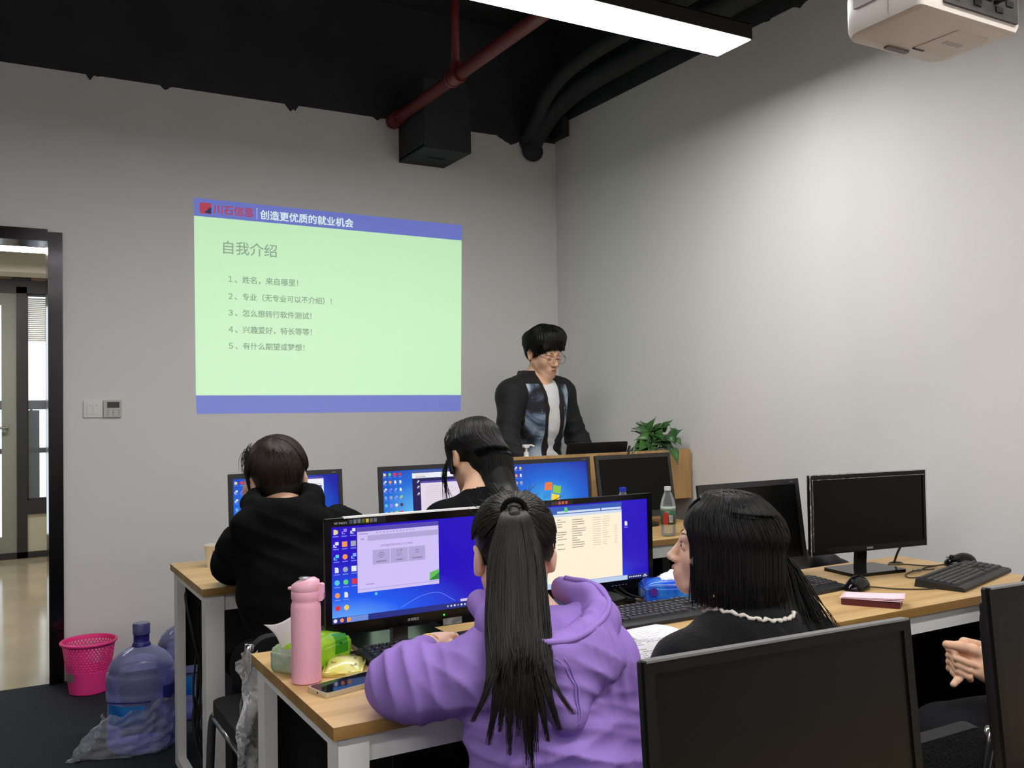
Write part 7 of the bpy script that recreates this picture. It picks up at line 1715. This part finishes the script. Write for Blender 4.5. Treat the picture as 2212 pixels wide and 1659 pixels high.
# ============ F: person with clasped hands at the right
def clasped():
    FO = (2.50, 1.30, 0); L = Loc((2.640, 1.325, 1.190), frame((-0.95, 0.28, -0.10)), (1, 1, 1)); f, s = tF((-0.98, 0.15)); T = np.stack([s, f, (0, 0, 1)], 1)
    nb = np.array((2.675, 1.300, 1.050)); ch = np.array((2.650, 1.290, 0.870)); pv = np.array((2.520, 1.300, 0.530))
    sR, sL = (2.680, 1.450, 0.965), (2.665, 1.130, 0.965); eR, eL = (2.460, 1.510, 0.735), (2.390, 1.170, 0.690)
    W1, W2 = np.array((2.118, 1.352, 0.655)), np.array((2.196, 1.440, 0.690))
    hips = ((2.48, 1.39, 0.50), (2.47, 1.215, 0.50)); knees = ((2.02, 1.46, 0.510), (2.00, 1.22, 0.510)); ank = ((2.05, 1.47, 0.09), (2.02, 1.22, 0.09))
    sk = Skin(axis_grid(1.84, 2.86, 0.009, (1.96, 2.20, 0.0024)), axis_grid(1.02, 1.68, 0.009, (1.33, 1.47, 0.0024)), axis_grid(0.0, 1.38, 0.010, (0.63, 0.765, 0.0024), (1.08, 1.30, 0.005)))
    head(sk, L, nb, nr=0.054); sk.ell(ch, (0.150, 0.100, 0.190), T, 0.05); sk.ell(pv, (0.165, 0.115, 0.13), T, 0.06); sk.cone(ch, pv, 0.11, 0.12, 0.05)
    sk.cone(nb, sL, 0.05, 0.052, 0.04); sk.cone(nb, sR, 0.05, 0.052, 0.04)
    sk.chain([sR, eR, W2], [0.050, 0.042, 0.027], 0.02); sk.chain([sL, eL, W1], [0.050, 0.042, 0.027], 0.02)
    seat_legs(sk, hips, knees, ank)
    # near hand: palm, thumb pointing away, fingers folded behind the other hand
    A = np.array
    for q in (-1, -0.3, 0.4, 1): sk.cone(W1+A((-0.010, 0.004, 0.004+0.012*q)), A((2.040, 1.394, 0.705))+A((0.004*q, 0.006*q, 0.020*q)), 0.017, 0.0135, 0.010)
    sk.ell((2.078, 1.375, 0.690), (0.034, 0.020, 0.032), None, 0.015)
    finger(sk, [A((2.066, 1.376, 0.716)), A((2.036, 1.386, 0.734)), A((2.004, 1.398, 0.744)), A((1.972, 1.410, 0.7500))], 0.0135, 0.0098, 0.008)
    for i in range(4):
        z = 0.722-0.0155*i; finger(sk, [A((2.040-0.001*i, 1.398, z)), A((2.018, 1.414, z+0.002)), A((2.024, 1.440, z+0.004)), A((2.046, 1.448, z+0.004))], 0.0098, 0.0080)
    # far hand: comes over the back, four fingers wrap forward round the near hand
    for q in (-1, -0.3, 0.4, 1): sk.cone(W2+A((-0.012, -0.002, 0.010*q)), A((2.070, 1.432, 0.712))+A((0.002*q, 0.002*q, 0.024*q)), 0.017, 0.0125, 0.010)
    finger(sk, [A((2.150, 1.420, 0.714)), A((2.118, 1.402, 0.735)), A((2.088, 1.388, 0.737)), A((2.064, 1.380, 0.727))], 0.0135, 0.0100, 0.008)
    for i in range(4):
        z = 0.722-0.0160*i; o = 0.0035*i
        tip = A((2.040-0.006*i, 1.378+0.006*i, z-0.026)) if i < 3 else A((1.985, 1.404, z-0.018))
        finger(sk, [A((2.058, 1.424, z+0.002)), A((2.018-o*0.6, 1.420, z+0.002)), A((1.996+o*0.8, 1.402, z-0.006)), A((2.016+o*0.2, 1.384+o*0.4, z-0.017)) if i < 3 else A((1.996, 1.402, z-0.010)), tip], 0.0098, 0.0076, 0.003)
    V, Q = sk.mesh(); V = relax(V, Q, 1, 0.3); body = skin_obj('person', V, Q, SKIN, None, FO); body.location = FO
    tag(body, 'person in dark clothes with clasped hands sitting sideways by the right wall', 'person')
    trousers(body, FO, pv, hips, knees, ank, CHARC); shoes(body, FO, hips, knees, ank)
    k = Skin(axis_grid(1.98, 2.88, 0.007), axis_grid(1.00, 1.68, 0.007), axis_grid(0.46, 1.16, 0.007))
    k.ell(ch, (0.172, 0.120, 0.205), T, 0.05); k.ell(pv+np.array((0, 0, 0.03)), (0.185, 0.14, 0.15), T, 0.06); k.cone(ch, pv, 0.14, 0.14, 0.05); k.cone(nb, sL, 0.056, 0.072, 0.05); k.cone(nb, sR, 0.056, 0.072, 0.05)
    k.chain([sR, eR, W2], [0.080, 0.066, 0.044], 0.03); k.chain([sL, eL, W1], [0.080, 0.066, 0.046], 0.03)
    for w, d in ((W1, A((-0.93, 0.30, 0.10))), (W2, A((-0.9, -0.2, 0.1)))):
        k.cone(w+d*0.004, w+d*0.12, 0.050, 0.055, 0.006, 'cut')
    k.cone(nb+A((-0.01, 0, 0.09)), nb+A((0, 0, 0.02)), 0.06, 0.06, 0.01, 'cut'); k.plane((0, 0, 0.49), (0, 0, -1))
    V, Q = k.mesh(); V = relax(V, Q, 1); N = vnormals(V, Q); V = folds(V, N, [(eL, 0.09, (1, 0.3, 0), 0.04, 0.006), (A(W1)+A((0.07, -0.04, 0)), 0.06, (1, -0.6, 0.2), 0.03, 0.004)]); V = V+N*(wav(V, 18, 52)*0.004)[:, None]
    skin_obj('jacket', V, Q, mat('dark_jacket_cloth', S(30, 30, 33), rough=0.85, spec=0.2, bump=(220, 0.25)), body, FO)
    d = (A(eR)-W2); d /= np.linalg.norm(d); n1 = np.cross(d, (0, 0, 1)); n1 /= np.linalg.norm(n1); n2 = np.cross(d, n1); c = W2+d*0.006
    wt = MB().tube([tuple(c+n1*math.cos(a)*0.031+n2*math.sin(a)*0.030-A(FO)) for a in np.linspace(0, 2*PI, 33)], 0.005, 8, cap=False).build('watch', mat('watch_steel', S(190), rough=0.2, metal=0.9), body, smooth=True)
    h = Skin(axis_grid(2.50, 2.80, 0.006), axis_grid(1.18, 1.48, 0.006), axis_grid(1.06, 1.36, 0.006)); hair_cap(h, L, 0.014); L.ell(h, (0, -0.05, -0.015), (0.076, 0.060, 0.085), 0.03)
    for s_ in (-1, 1): L.ell(h, (s_*0.098, -0.004, -0.022), (0.030, 0.024, 0.036), 0.008, 'cut')
    L.ell(h, (0, 0.110, -0.045), (0.065, 0.060, 0.065), 0.01, 'cut'); V, Q = h.mesh(); V = relax(V, Q, 1); N = vnormals(V, Q); V = V+N*(wav(V, 60, 6)*0.002)[:, None]; skin_obj('hair', V, Q, HAIRK, body, FO)
clasped()
